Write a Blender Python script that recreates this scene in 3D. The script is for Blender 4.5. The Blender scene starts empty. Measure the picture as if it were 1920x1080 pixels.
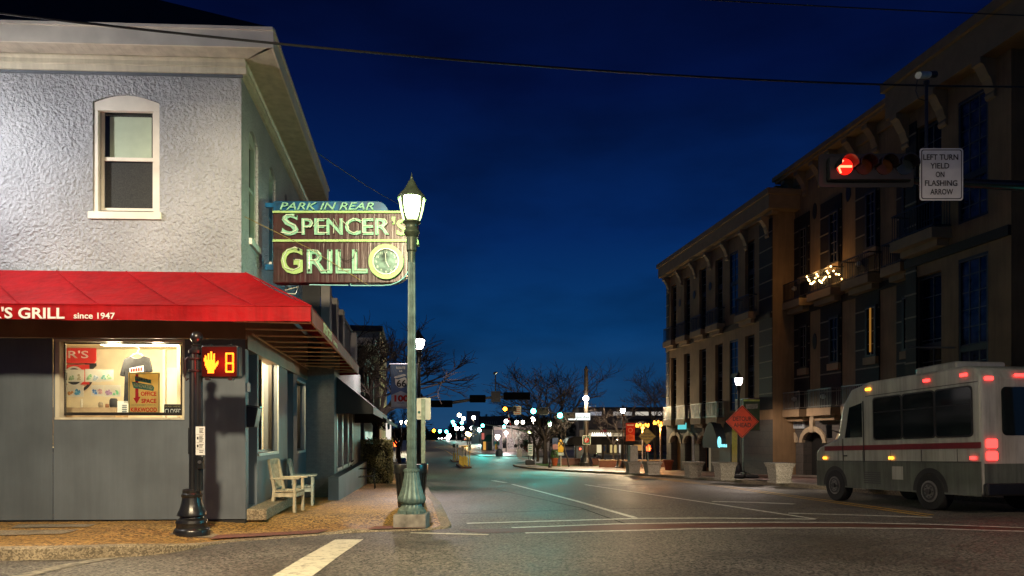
import bpy, math, random
from math import sin, cos, tan, atan, radians as R, pi
from mathutils import Vector, Matrix
random.seed(7)
sc = bpy.context.scene
col = sc.collection

# ------------------------------------------------------------------ camera, world, exposure
F, CX, HY, H = 1280.0, 960.0, 815.0, 1.17      # focal length in photo pixels, principal column, horizon row, eye height
TH = atan(185 / F)                              # the camera looks a little to the right of the street's axis (+Y)
CT, ST = cos(TH), sin(TH)
cam = bpy.data.cameras.new('camera'); camo = bpy.data.objects.new('camera', cam); col.objects.link(camo)
camo.location = (0, 0, H); camo.rotation_euler = (R(90), 0, -TH)
cam.sensor_width = 36; cam.lens = F / 1920 * 36; cam.shift_y = (HY - 540) / 1920
cam.clip_start = .1; cam.clip_end = 6000
sc.camera = camo
sc.view_settings.view_transform = 'Standard'; sc.view_settings.look = 'None'
sc.view_settings.exposure = 0; sc.view_settings.gamma = 1
sc.cycles.use_denoising = True
sc.cycles.max_bounces = 6; sc.cycles.transparent_max_bounces = 12
sc.cycles.sample_clamp_indirect = 4

w = bpy.data.worlds.new('World'); sc.world = w; w.use_nodes = True
nt = w.node_tree; N = nt.nodes; L = nt.links
bg = N['Background']
tc = N.new('ShaderNodeTexCoord'); sp = N.new('ShaderNodeSeparateXYZ'); L.new(tc.outputs['Generated'], sp.inputs[0])
rp = N.new('ShaderNodeValToRGB'); L.new(sp.outputs['Z'], rp.inputs[0])
cr = rp.color_ramp
cr.elements[0].position = 0; cr.elements[0].color = (.0150, .058, .140, 1)
cr.elements[1].position = .62; cr.elements[1].color = (.0006, .0016, .0125, 1)
for p, c in ((.05, (.0085, .052, .140)), (.15, (.0026, .0370, .1350)), (.28, (.0014, .0170, .0920)), (.45, (.0008, .0050, .0400))):
    e = cr.elements.new(p); e.color = (*c, 1)
# faint night clouds, soft and stretched
mp = N.new('ShaderNodeMapping'); mp.inputs['Scale'].default_value = (1.6, 1.6, 5); L.new(tc.outputs['Generated'], mp.inputs[0])
nz = N.new('ShaderNodeTexNoise'); nz.inputs['Scale'].default_value = 2.2; nz.inputs['Detail'].default_value = 5; L.new(mp.outputs[0], nz.inputs[0])
cl = N.new('ShaderNodeMapRange'); cl.inputs[1].default_value = .42; cl.inputs[2].default_value = .72; cl.inputs[3].default_value = 1.12; cl.inputs[4].default_value = .62
L.new(nz.outputs[0], cl.inputs[0])
mx = N.new('ShaderNodeVectorMath'); mx.operation = 'SCALE'; L.new(rp.outputs[0], mx.inputs[0]); L.new(cl.outputs[0], mx.inputs['Scale'])
L.new(mx.outputs[0], bg.inputs[0]); bg.inputs[1].default_value = 1.0

# ------------------------------------------------------------------ measuring helpers
def CW(xc, D): return (xc * CT + D * ST, -xc * ST + D * CT)
def W(px, py, D, n=0.0):
    xc = (px - CX) / F * D; u, v = CW(xc, D)
    return Vector((u - n * ST, v - n * CT, H - (py - HY) / F * D))
_pts = [(-400, 13.3), (58, -1.93), (76, -2.08), (96, -2.06), (255, -.86), (262, -.85), (330, -2.6), (460, -5), (4000, -5)]
def _lin(v):
    for (a, za), (b, zb) in zip(_pts, _pts[1:]):
        if v <= b: return za + (zb - za) * (v - a) / (b - a)
    return _pts[-1][1]
def g(v):
    if v < 45: return _lin(v)
    return sum(_lin(v + k) for k in (-9, -6, -3, 0, 3, 6, 9)) / 7
def Dof(u, v): return u * ST + v * CT
def VU(px, u):
    k = (px - CX) / F
    return u * (CT - k * ST) / (ST + k * CT)
def ZP(py, u, v): return H - (py - HY) / F * Dof(u, v)
def G(px, py, h=0.0):
    a, b = 2.0, 600.0
    for _ in range(60):
        m = (a + b) / 2; p = W(px, py, m)
        if p.z > g(p.y) + h: a = m
        else: b = m
    return W(px, py, a)

# ------------------------------------------------------------------ materials
def mat(name, color=(.5, .5, .5), rough=.6, metal=0, var=.15, scale=6, bump=0, bscale=40, bdist=.01, detail=4, color2=None, spec=.5, rvar=0, coat=0, streak=0):
    m = bpy.data.materials.new(name); m.use_nodes = True
    nt = m.node_tree; N = nt.nodes; L = nt.links; b = N['Principled BSDF']
    b.inputs['Roughness'].default_value = rough; b.inputs['Metallic'].default_value = metal
    b.inputs['Specular IOR Level'].default_value = spec
    if coat: b.inputs['Coat Weight'].default_value = coat
    tc = N.new('ShaderNodeTexCoord')
    nz = N.new('ShaderNodeTexNoise'); nz.inputs['Scale'].default_value = scale; nz.inputs['Detail'].default_value = detail
    L.new(tc.outputs['Object'], nz.inputs['Vector'])
    rp = N.new('ShaderNodeValToRGB'); cr = rp.color_ramp
    c2 = color2 or tuple(max(0, x * (1 - var * 1.6)) for x in color)
    c1 = color if color2 else tuple(min(1, x * (1 + var)) for x in color)
    cr.elements[0].position = .3; cr.elements[0].color = (*c2, 1)
    cr.elements[1].position = .7; cr.elements[1].color = (*c1, 1)
    L.new(nz.outputs[0], rp.inputs[0]); L.new(rp.outputs[0], b.inputs['Base Color'])
    if streak:      # rain streaks and grime with their own shapes
        mp = N.new('ShaderNodeMapping'); mp.inputs['Scale'].default_value = (3.2, 3.2, .22); ns_ = N.new('ShaderNodeTexNoise'); ns_.inputs['Scale'].default_value = 2.4; ns_.inputs['Detail'].default_value = 7; ns_.inputs['Roughness'].default_value = .7
        L.new(tc.outputs['Object'], mp.inputs[0]); L.new(mp.outputs[0], ns_.inputs[0]); mr = N.new('ShaderNodeMapRange'); mr.inputs[1].default_value = .35; mr.inputs[2].default_value = .62; mr.inputs[3].default_value = 1 - streak; mr.inputs[4].default_value = 1
        L.new(ns_.outputs[0], mr.inputs[0]); vm = N.new('ShaderNodeVectorMath'); vm.operation = 'SCALE'; L.new(rp.outputs[0], vm.inputs[0]); L.new(mr.outputs[0], vm.inputs['Scale']); L.new(vm.outputs[0], b.inputs['Base Color'])
    if rvar:
        mr = N.new('ShaderNodeMapRange'); mr.inputs[3].default_value = rough - rvar; mr.inputs[4].default_value = rough + rvar
        L.new(nz.outputs[0], mr.inputs[0]); L.new(mr.outputs[0], b.inputs['Roughness'])
    if bump:
        n2 = N.new('ShaderNodeTexNoise'); n2.inputs['Scale'].default_value = bscale; n2.inputs['Detail'].default_value = 5
        L.new(tc.outputs['Object'], n2.inputs['Vector'])
        bp = N.new('ShaderNodeBump'); bp.inputs['Strength'].default_value = bump; bp.inputs['Distance'].default_value = bdist
        L.new(n2.outputs[0], bp.inputs['Height']); L.new(bp.outputs[0], b.inputs['Normal'])
    return m
def emis(name, color, s):
    m = bpy.data.materials.new(name); m.use_nodes = True
    N = m.node_tree.nodes; L = m.node_tree.links; N.remove(N['Principled BSDF'])
    e = N.new('ShaderNodeEmission'); e.inputs[0].default_value = (*color, 1); e.inputs[1].default_value = s
    L.new(e.outputs[0], N['Material Output'].inputs[0]); return m
def leafy(m, t=.5):      # paper and cloth let light through
    N = m.node_tree.nodes; L = m.node_tree.links; b = N['Principled BSDF']; tr = N.new('ShaderNodeBsdfTranslucent'); mx = N.new('ShaderNodeMixShader')
    L.new(b.inputs['Base Color'].links[0].from_socket, tr.inputs[0]); mx.inputs[0].default_value = t; L.new(b.outputs[0], mx.inputs[1]); L.new(tr.outputs[0], mx.inputs[2]); L.new(mx.outputs[0], N['Material Output'].inputs[0]); return m
def spot(name, loc, target, power, color, angle=120, blend=.8, r=.12, parent=None):
    l = bpy.data.lights.new(name, 'SPOT'); l.energy = power; l.color = color; l.shadow_soft_size = r; l.spot_size = R(angle); l.spot_blend = blend
    o = bpy.data.objects.new(name, l); col.objects.link(o); d = Vector(target) - Vector(loc); o.rotation_euler = d.to_track_quat('-Z', 'Y').to_euler(); o.location = loc
    if parent: o.parent = parent; o.location = Vector(loc) - parent.location
    return o
def lampglass(name, color, s):      # lit frosted glass: glows and lets the lamp's own light through
    m = bpy.data.materials.new(name); m.use_nodes = True
    N = m.node_tree.nodes; L = m.node_tree.links; N.remove(N['Principled BSDF'])
    e = N.new('ShaderNodeEmission'); e.inputs[0].default_value = (*color, 1); e.inputs[1].default_value = s
    t = N.new('ShaderNodeBsdfTransparent'); a = N.new('ShaderNodeAddShader')
    L.new(e.outputs[0], a.inputs[0]); L.new(t.outputs[0], a.inputs[1]); L.new(a.outputs[0], N['Material Output'].inputs[0]); return m
def clearglass(name, tint=(.9, .95, .95), refl=.08):
    m = bpy.data.materials.new(name); m.use_nodes = True
    N = m.node_tree.nodes; L = m.node_tree.links; N.remove(N['Principled BSDF'])
    t = N.new('ShaderNodeBsdfTransparent'); t.inputs[0].default_value = (*tint, 1)
    gl = N.new('ShaderNodeBsdfGlossy'); gl.inputs['Roughness'].default_value = .03
    lw = N.new('ShaderNodeFresnel'); lw.inputs[0].default_value = 1.5
    mx = N.new('ShaderNodeMixShader'); L.new(lw.outputs[0], mx.inputs[0]); L.new(t.outputs[0], mx.inputs[1]); L.new(gl.outputs[0], mx.inputs[2])
    L.new(mx.outputs[0], N['Material Output'].inputs[0]); return m
def brickmat(name, c1, c2, mortar, scale=4.0, rough=.8, axis='yz', bump=.5, rw=.5, rh=.17):
    m = bpy.data.materials.new(name); m.use_nodes = True
    N = m.node_tree.nodes; L = m.node_tree.links; b = N['Principled BSDF']; b.inputs['Roughness'].default_value = rough
    tc = N.new('ShaderNodeTexCoord'); s = N.new('ShaderNodeSeparateXYZ'); c = N.new('ShaderNodeCombineXYZ'); L.new(tc.outputs['Object'], s.inputs[0])
    if axis == 'xy+':
        L.new(s.outputs['X'], c.inputs[0]); L.new(s.outputs['Y'], c.inputs[1])
    else:
        ad = N.new('ShaderNodeMath'); L.new(s.outputs['X'], ad.inputs[0]); L.new(s.outputs['Y'], ad.inputs[1])
        L.new(ad.outputs[0], c.inputs[0]); L.new(s.outputs['Z'], c.inputs[1])
    br = N.new('ShaderNodeTexBrick'); L.new(c.outputs[0], br.inputs[0])
    br.inputs['Color1'].default_value = (*c1, 1); br.inputs['Color2'].default_value = (*c2, 1); br.inputs['Mortar'].default_value = (*mortar, 1)
    br.inputs['Scale'].default_value = scale; br.inputs['Brick Width'].default_value = rw; br.inputs['Row Height'].default_value = rh
    br.inputs['Mortar Size'].default_value = .012
    nz = N.new('ShaderNodeTexNoise'); nz.inputs['Scale'].default_value = 9; L.new(tc.outputs['Object'], nz.inputs[0])
    mm = N.new('ShaderNodeMixRGB'); mm.blend_type = 'MULTIPLY'; mm.inputs[0].default_value = .5
    L.new(br.outputs[0], mm.inputs[1]); L.new(nz.outputs[0], mm.inputs[2]); L.new(mm.outputs[0], b.inputs['Base Color'])
    bp = N.new('ShaderNodeBump'); bp.inputs['Strength'].default_value = bump; bp.inputs['Distance'].default_value = .01; bp.invert = True
    L.new(br.outputs['Fac'], bp.inputs['Height']); L.new(bp.outputs[0], b.inputs['Normal'])
    return m
def speckle(name, c_dark, c_light, scale=70, rough=.6, rvar=.15, bdist=.006, patch=.35, pscale=.35, worn=0, spec=.5, thresh=(.35, .68)):
    """aggregate surfaces (asphalt, exposed-aggregate paving): pebbles, larger patches, rough bump"""
    m = bpy.data.materials.new(name); m.use_nodes = True
    N = m.node_tree.nodes; L = m.node_tree.links; b = N['Principled BSDF']; b.inputs['Specular IOR Level'].default_value = spec
    tc = N.new('ShaderNodeTexCoord')
    vo = N.new('ShaderNodeTexVoronoi'); vo.inputs['Scale'].default_value = scale; L.new(tc.outputs['Object'], vo.inputs[0])
    n1 = N.new('ShaderNodeTexNoise'); n1.inputs['Scale'].default_value = scale * .55; n1.inputs['Detail'].default_value = 3; L.new(tc.outputs['Object'], n1.inputs[0])
    sx = N.new('ShaderNodeSeparateColor'); L.new(vo.outputs['Color'], sx.inputs[0])
    av = N.new('ShaderNodeMath'); av.operation = 'ADD'; L.new(sx.outputs[0], av.inputs[0]); L.new(n1.outputs[0], av.inputs[1])
    hf = N.new('ShaderNodeMath'); hf.operation = 'MULTIPLY'; hf.inputs[1].default_value = .5; L.new(av.outputs[0], hf.inputs[0])
    rp = N.new('ShaderNodeValToRGB'); cr = rp.color_ramp
    cr.elements[0].position = thresh[0]; cr.elements[0].color = (*c_dark, 1); cr.elements[1].position = thresh[1]; cr.elements[1].color = (*c_light, 1)
    L.new(hf.outputs[0], rp.inputs[0])
    n2 = N.new('ShaderNodeTexNoise'); n2.inputs['Scale'].default_value = pscale; n2.inputs['Detail'].default_value = 6; n2.inputs['Roughness'].default_value = .65
    L.new(tc.outputs['Object'], n2.inputs[0])
    mr = N.new('ShaderNodeMapRange'); mr.inputs[1].default_value = .3; mr.inputs[2].default_value = .7; mr.inputs[3].default_value = 1 - patch; mr.inputs[4].default_value = 1 + patch
    L.new(n2.outputs[0], mr.inputs[0])
    vm = N.new('ShaderNodeVectorMath'); vm.operation = 'SCALE'; L.new(rp.outputs[0], vm.inputs[0]); L.new(mr.outputs[0], vm.inputs['Scale'])
    L.new(vm.outputs[0], b.inputs['Base Color'])
    r2 = N.new('ShaderNodeMapRange'); r2.inputs[1].default_value = .3; r2.inputs[2].default_value = .7; r2.inputs[3].default_value = rough - rvar; r2.inputs[4].default_value = rough + rvar
    L.new(n2.outputs[0], r2.inputs[0]); L.new(r2.outputs[0], b.inputs['Roughness'])
    bp = N.new('ShaderNodeBump'); bp.inputs['Strength'].default_value = .8; bp.inputs['Distance'].default_value = bdist
    L.new(hf.outputs[0], bp.inputs['Height']); L.new(bp.outputs[0], b.inputs['Normal'])
    return m
def paintmat(name, c, worn=(.06, .055, .05), amt=.5, scale=14, rough=.55):
    m = bpy.data.materials.new(name); m.use_nodes = True
    N = m.node_tree.nodes; L = m.node_tree.links; b = N['Principled BSDF']; b.inputs['Roughness'].default_value = rough
    tc = N.new('ShaderNodeTexCoord'); nz = N.new('ShaderNodeTexNoise'); nz.inputs['Scale'].default_value = scale; nz.inputs['Detail'].default_value = 8; nz.inputs['Roughness'].default_value = .75
    L.new(tc.outputs['Object'], nz.inputs[0])
    rp = N.new('ShaderNodeValToRGB'); cr = rp.color_ramp
    cr.elements[0].position = amt - .14; cr.elements[0].color = (*worn, 1); cr.elements[1].position = amt + .08; cr.elements[1].color = (*c, 1)
    L.new(nz.outputs[0], rp.inputs[0]); L.new(rp.outputs[0], b.inputs['Base Color']); return m

# ------------------------------------------------------------------ mesh helpers
BASE = {}
class Frame:
    def __init__(s, O, A, B, Nn): s.O, s.A, s.B, s.N = Vector(O), Vector(A), Vector(B), Vector(Nn)
    def __call__(s, a, b, n=0): return s.O + s.A * a + s.B * b + s.N * n
WORLD = Frame((0, 0, 0), (1, 0, 0), (0, 1, 0), (0, 0, 1))
class MB:
    def __init__(s): s.v = []; s.f = []; s.m = []
    def add(s, vs, fs, mi=0):
        k = len(s.v); s.v += [Vector(p) for p in vs]
        for f in fs: s.f.append([i + k for i in f]); s.m.append(mi)
        return s
    def box(s, a0, a1, b0, b1, n0, n1, fr=WORLD, mi=0):
        P = [fr(a, b, n) for n in (n0, n1) for b in (b0, b1) for a in (a0, a1)]
        return s.add(P, [(0, 2, 3, 1), (4, 5, 7, 6), (0, 1, 5, 4), (2, 6, 7, 3), (0, 4, 6, 2), (1, 3, 7, 5)], mi)
    def taper(s, cx, cy, z0, z1, w0, w1, d0=None, d1=None, mi=0):
        d0 = w0 if d0 is None else d0; d1 = w1 if d1 is None else d1
        P = []
        for z, w_, d in ((z0, w0, d0), (z1, w1, d1)):
            P += [(cx - w_, cy - d, z), (cx + w_, cy - d, z), (cx - w_, cy + d, z), (cx + w_, cy + d, z)]
        return s.add(P, [(0, 2, 3, 1), (4, 5, 7, 6), (0, 1, 5, 4), (2, 6, 7, 3), (0, 4, 6, 2), (1, 3, 7, 5)], mi)
    def quad(s, a, b, c, d, mi=0): return s.add([a, b, c, d], [(0, 1, 2, 3)], mi)
    def tube(s, pts, r, n=8, mi=0, cap=True):
        pts = [Vector(p) for p in pts]; k = len(pts)
        rs = r if isinstance(r, (list, tuple)) else [r] * k
        vs = []; prev = None
        for i, p in enumerate(pts):
            t = (pts[min(i + 1, k - 1)] - pts[max(i - 1, 0)])
            if t.length < 1e-9: t = Vector((0, 0, 1))
            t.normalize()
            if prev is None:
                a = t.cross(Vector((0, 0, 1)))
                if a.length < 1e-3: a = t.cross(Vector((1, 0, 0)))
            else:
                a = prev - t * prev.dot(t)
            a.normalize(); prev = a; b = t.cross(a)
            for j in range(n):
                q = 2 * pi * j / n
                vs.append(p + (a * cos(q) + b * sin(q)) * rs[i])
        fs = []
        for i in range(k - 1):
            for j in range(n):
                fs.append((i * n + j, i * n + (j + 1) % n, (i + 1) * n + (j + 1) % n, (i + 1) * n + j))
        if cap: fs.append(tuple(range(n - 1, -1, -1))); fs.append(tuple((k - 1) * n + j for j in range(n)))
        return s.add(vs, fs, mi)
    def lathe(s, prof, n=20, c=(0, 0, 0), mi=0, flute=0, nf=0, sq=None):
        vs = []; fs = []; k = len(prof)
        for r, z in prof:
            for j in range(n):
                q = 2 * pi * j / n
                rr = r * (1 - (flute * (0.5 + .5 * cos(nf * q))) if nf else 1)
                vs.append((c[0] + rr * cos(q), c[1] + rr * sin(q), c[2] + z))
        for i in range(k - 1):
            for j in range(n):
                fs.append((i * n + j, i * n + (j + 1) % n, (i + 1) * n + (j + 1) % n, (i + 1) * n + j))
        fs.append(tuple(range(n - 1, -1, -1))); fs.append(tuple((k - 1) * n + j for j in range(n)))
        return s.add(vs, fs, mi)
    def prism(s, poly, fr, n0, n1, mi=0):
        k = len(poly); vs = [fr(a, b, n0) for a, b in poly] + [fr(a, b, n1) for a, b in poly]
        fs = [tuple(range(k - 1, -1, -1)), tuple(range(k, 2 * k))]
        fs += [(i, (i + 1) % k, k + (i + 1) % k, k + i) for i in range(k)]
        return s.add(vs, fs, mi)
    def ball(s, c, r, n=10, m=6, mi=0, sz=1):
        return s.lathe([(max(1e-4, r * sin(pi * i / m)), -r * sz * cos(pi * i / m)) for i in range(m + 1)], n, c, mi)
    def wall(s, fr, a0, a1, b0, b1, ops, t=.15, mi=0, back=False):
        """a wall face with rectangular openings (a0,a1,b0,b1) and their reveals to depth t"""
        As = sorted({a0, a1, *[x for o in ops for x in o[:2]]}); Bs = sorted({b0, b1, *[x for o in ops for x in o[2:4]]})
        As = [x for x in As if a0 - 1e-6 <= x <= a1 + 1e-6]; Bs = [x for x in Bs if b0 - 1e-6 <= x <= b1 + 1e-6]
        for i in range(len(As) - 1):
            for j in range(len(Bs) - 1):
                ca, cb = (As[i] + As[i + 1]) / 2, (Bs[j] + Bs[j + 1]) / 2
                if any(o[0] < ca < o[1] and o[2] < cb < o[3] for o in ops): continue
                s.quad(fr(As[i], Bs[j]), fr(As[i + 1], Bs[j]), fr(As[i + 1], Bs[j + 1]), fr(As[i], Bs[j + 1]), mi)
        for o in ops:
            p, q, r_, z = o[:4]
            for (x0, y0), (x1, y1) in (((p, r_), (q, r_)), ((q, r_), (q, z)), ((q, z), (p, z)), ((p, z), (p, r_))):
                s.quad(fr(x0, y0), fr(x1, y1), fr(x1, y1, -t), fr(x0, y0, -t), mi)
        return s
    def build(s, name, mats, parent=None, smooth=False, bevel=0, merge=False):
        me = bpy.data.meshes.new(name)
        off = BASE.get(parent.name, Vector((0, 0, 0))) if parent else Vector((0, 0, 0))
        me.from_pydata([tuple(p - off) for p in s.v], [], s.f)
        mats = mats if isinstance(mats, (list, tuple)) else [mats]
        for m_ in mats: me.materials.append(m_)
        if len(mats) > 1: me.polygons.foreach_set('material_index', s.m)
        if smooth:
            me.polygons.foreach_set('use_smooth', [True] * len(s.f))
            try: me.set_sharp_from_angle(angle=R(40))
            except Exception: pass
        me.update()
        o = bpy.data.objects.new(name, me); col.objects.link(o)
        if parent:
            o.parent = parent; BASE[o.name] = off
        if bevel:
            b = o.modifiers.new('bevel', 'BEVEL'); b.width = bevel; b.segments = 2; b.limit_method = 'ANGLE'
        return o
def tag(o, label, cat, group=None, kind=None):
    o['label'] = label; o['category'] = cat
    if group: o['group'] = group
    if kind: o['kind'] = kind
    return o
def struct(o): o['kind'] = 'structure'; return o
def thing(name, label, cat, loc=(0, 0, 0), rz=0, group=None, local=True):
    o = bpy.data.objects.new(name, None); col.objects.link(o); o.empty_display_size = .2
    o.location = loc; o.rotation_euler = (0, 0, rz)
    BASE[o.name] = Vector((0, 0, 0)) if local else Vector(loc)
    return tag(o, label, cat, group)
def copy_tree(o, parent=None):
    c = o.copy(); col.objects.link(c)
    if parent: c.parent = parent
    for ch in list(o.children): copy_tree(ch, c)
    return c
def dup(o, loc, rz=0, label=None, scale=None):
    c = copy_tree(o); c.location = loc; c.rotation_euler = (0, 0, rz)
    if label: c['label'] = label
    if scale: c.scale = scale
    return c
def point(name, loc, power, color, r=.05, parent=None):
    l = bpy.data.lights.new(name, 'POINT'); l.energy = power; l.color = color; l.shadow_soft_size = r
    o = bpy.data.objects.new(name, l); col.objects.link(o)
    o.location = Vector(loc) - (BASE.get(parent.name, Vector()) if parent else Vector()); o.parent = parent
    return o
def txt(parent, name, s, O, A, B, h, m, width=None, align='L', shear=0, bold=0, ext=.004, spacing=1.0, ref='H'):
    """lettering as a mesh: cap height h, origin O (left / centre / right of the baseline), A right, B up"""
    def mk(t):
        cu = bpy.data.curves.new('lettering', 'FONT'); cu.body = t; cu.size = 1; cu.shear = shear; cu.offset = bold
        cu.extrude = 0; cu.space_character = spacing; cu.resolution_u = 3
        ob = bpy.data.objects.new('lettering', cu); col.objects.link(ob)
        bpy.context.view_layer.update()
        me = bpy.data.meshes.new_from_object(ob.evaluated_get(bpy.context.evaluated_depsgraph_get()))
        bpy.data.objects.remove(ob); bpy.data.curves.remove(cu); return me
    r = mk(ref); ch = max(v.co.y for v in r.vertices) - min(v.co.y for v in r.vertices); bpy.data.meshes.remove(r)
    me = mk(s)
    x0 = min(v.co.x for v in me.vertices); x1 = max(v.co.x for v in me.vertices)
    sy = h / ch; sx = sy if width is None else width / (x1 - x0)
    dx = {'L': x0, 'C': (x0 + x1) / 2, 'R': x1}[align]
    A = Vector(A).normalized(); B = Vector(B).normalized(); Nn = A.cross(B); O = Vector(O)
    vs = [O + A * ((v.co.x - dx) * sx) + B * (v.co.y * sy) + Nn * ext for v in me.vertices]
    fs = [list(p.vertices) for p in me.polygons]; bpy.data.meshes.remove(me)
    # give the letters their thickness: front faces plus side walls
    k = len(vs); from collections import Counter
    ec = Counter(); 
    for f in fs:
        for i in range(len(f)): ec[(f[i], f[(i + 1) % len(f)])] += 1
    side = [(a, b) for (a, b) in ec if (b, a) not in ec]
    vs2 = vs + [p - Nn * ext for p in vs]
    fs2 = fs + [(b, a, a + k, b + k) for a, b in side]
    mb = MB(); mb.v = vs2; mb.f = [list(f) for f in fs2]; mb.m = [0] * len(fs2)
    return mb.build(name, m, parent)
CA = Vector((CT, -ST, 0)); CB = Vector((0, 0, 1)); CN = Vector((-ST, -CT, 0))   # a sign square to the camera: right, up, towards us
class PX:
    """px-measured frame on the plane at depth D facing the camera: (px, py, n) -> point"""
    def __init__(s, D): s.D = D; s.k = D / F
    def __call__(s, px, py, n=0): return W(px, py, s.D) + CN * n

# ------------------------------------------------------------------ shared materials
A_ROAD = speckle('asphalt', (.013, .0115, .010), (.215, .192, .160), scale=46, rough=.60, rvar=.13, bdist=.008, patch=.45, pscale=.45, thresh=(.30, .74))
M_WALK = speckle('exposed_aggregate', (.07, .036, .009), (.58, .33, .09), scale=40, rough=.62, rvar=.12, bdist=.008, patch=.25, pscale=.5)
M_PLAZA = speckle('plaza_concrete', (.10, .085, .07), (.26, .22, .18), scale=40, rough=.5, patch=.3)
M_KERB = speckle('kerb_concrete', (.14, .11, .07), (.36, .29, .19), scale=55, rough=.7, patch=.35, pscale=1.2)
M_EARTH = mat('dark_earth', (.03, .03, .025), .9)
M_WHITE = paintmat('road_paint_white', (.72, .70, .62), amt=.46)
M_CREAM = paintmat('road_paint_cream', (.62, .58, .44), amt=.42, scale=9)
M_FAINT = paintmat('road_paint_faint', (.34, .30, .22), amt=.52, scale=9)
M_YEL = paintmat('road_paint_yellow', (.62, .36, .04), amt=.45)
M_TACT = mat('tactile_brick', (.20, .075, .05), .8, var=.3, scale=20, bump=.4)
M_BRICKPAVE = brickmat('brick_paving', (.17, .055, .035), (.13, .045, .03), (.07, .05, .04), scale=5, axis='xy+', rough=.55)
M_STUCCO = None

# ------------------------------------------------------------------ ground, road, pavements
def sheet(name, us, vs, m, dz=0):
    mb = MB(); P = [(u, v, g(v) + dz) for v in vs for u in us]; n = len(us)
    fs = [(j * n + i, j * n + i + 1, (j + 1) * n + i + 1, (j + 1) * n + i) for j in range(len(vs) - 1) for i in range(n - 1)]
    return struct(mb.add(P, fs).build(name, m))
VS = [-25, -10, 0, 10, 20, 30, 40, 46] + list(range(50, 110, 4)) + list(range(110, 300, 10)) + [320, 350, 400, 460]
sheet('ground', [-2600, -300, -60, 60, 300, 2600], [-60] + VS + [600, 1000, 4000], M_EARTH, -.05)
sheet('road', [-60, -30, -10, 0, 5, 10, 14, 30, 60], VS, A_ROAD, 0)

def resample(pts, step):
    out = [Vector(pts[0])]
    for a, b in zip(pts, pts[1:]):
        a, b = Vector(a), Vector(b); n = max(1, int((b - a).length / step))
        out += [a.lerp(b, i / n) for i in range(1, n + 1)]
    return out
def smooth(pts, it=3):
    for _ in range(it):
        q = [pts[0]]
        for a, b in zip(pts, pts[1:]): q += [a * .75 + b * .25, a * .25 + b * .75]
        pts = q + [pts[-1]]
    return pts
# the corner pavement: its kerb line, dipping to the road at two ramps
KH = .14
kpx = [(-700, 1024), (-200, 1028), (0, 1029), (150, 1026), (270, 1021), (345, 1012)]
rpx = [(420, 1015), (530, 1008), (640, 999), (700, 996), (770, 994), (835, 991)]
kerb = [G(x, y, KH).xy for x, y in kpx] + [G(x, y, .01).xy for x, y in rpx]
kerb += [G(848, 983, .03).xy, G(836, 965, KH).xy, G(824, 940, KH).xy]
ku = kerb[-1][0]
kerb += [Vector((.50, 20)), Vector((.50, 40)), Vector((.5, 56)), Vector((-1, 60)), Vector((-5, 61)), Vector((-60, 61))]
kerb = [Vector((p[0], p[1])) for p in kerb]
ramps = [(G(505, 1008).xy, 1.7), (G(755, 991).xy, 1.15)]
def S(u, v):
    h = KH
    for c, r in ramps:
        d = (Vector((u, v)) - Vector(c)).length
        t = max(0, min(1, (d - r * .45) / (r * .9))); t = t * t * (3 - 2 * t)
        h = min(h, .012 + (KH - .012) * t)
    return h
def SZ(u, v): return g(v) + S(u, v)
kline = resample(smooth(kerb[:15], 2) + kerb[15:], .22 if False else .3)
def inner(p):
    return Vector((min(p[0] - .3, -4.5) if p[1] > 12 else p[0] - .2 * 0, p[1] if p[1] > 12 else 14.5))
def walk():
    mb = MB(); ts = [0, .012] + [.03 + i * .0323 for i in range(31)]
    n = len(ts); vs = []; k = len(kline)
    for i, p in enumerate(kline):
        # fan in from the cross-street kerb to the street kerb
        if p[1] < 9.2: q = Vector((p[0] - .6, 14.0))
        elif p[1] < 13: 
            f_ = (p[1] - 9.2) / 3.8; q = Vector((p[0] - .6, 14.0)).lerp(Vector((-5, 14.2)), min(1, f_ * 1.2))
        else: q = Vector((-5, p[1] + 1.2))
        if p[1] > 56: q = Vector((min(p[0], -5), 57))
        for t in ts:
            r = p.lerp(q, t); vs.append((r[0], r[1], SZ(r[0], r[1])))
    fs = [(i * n + j, (i + 1) * n + j, (i + 1) * n + j + 1, i * n + j + 1) for i in range(k - 1) for j in range(n - 1)]
    mb.add(vs, fs); struct(mb.build('pavement', M_WALK, smooth=True))
    kb = MB(); vs = []; off = []
    for i, p in enumerate(kline):
        a, b = kline[max(0, i - 1)], kline[min(k - 1, i + 1)]; t = (b - a).normalized(); nr = Vector((-t[1], t[0]))
        q = p + nr * .17; e = p - nr * .012
        vs += [(e[0], e[1], g(e[1]) - .06), (e[0], e[1], SZ(e[0], e[1]) - .012), (p[0] + nr[0] * .012, p[1] + nr[1] * .012, SZ(p[0], p[1]) + .006), (q[0], q[1], SZ(q[0], q[1]) + .005), (q[0], q[1], SZ(q[0], q[1]) - .03)]
    fs = [(i * 5 + j, (i + 1) * 5 + j, (i + 1) * 5 + j + 1, i * 5 + j + 1) for i in range(k - 1) for j in range(4)]
    kb.add(vs, fs); struct(kb.build('kerb', M_KERB, smooth=True))
walk()
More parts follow.
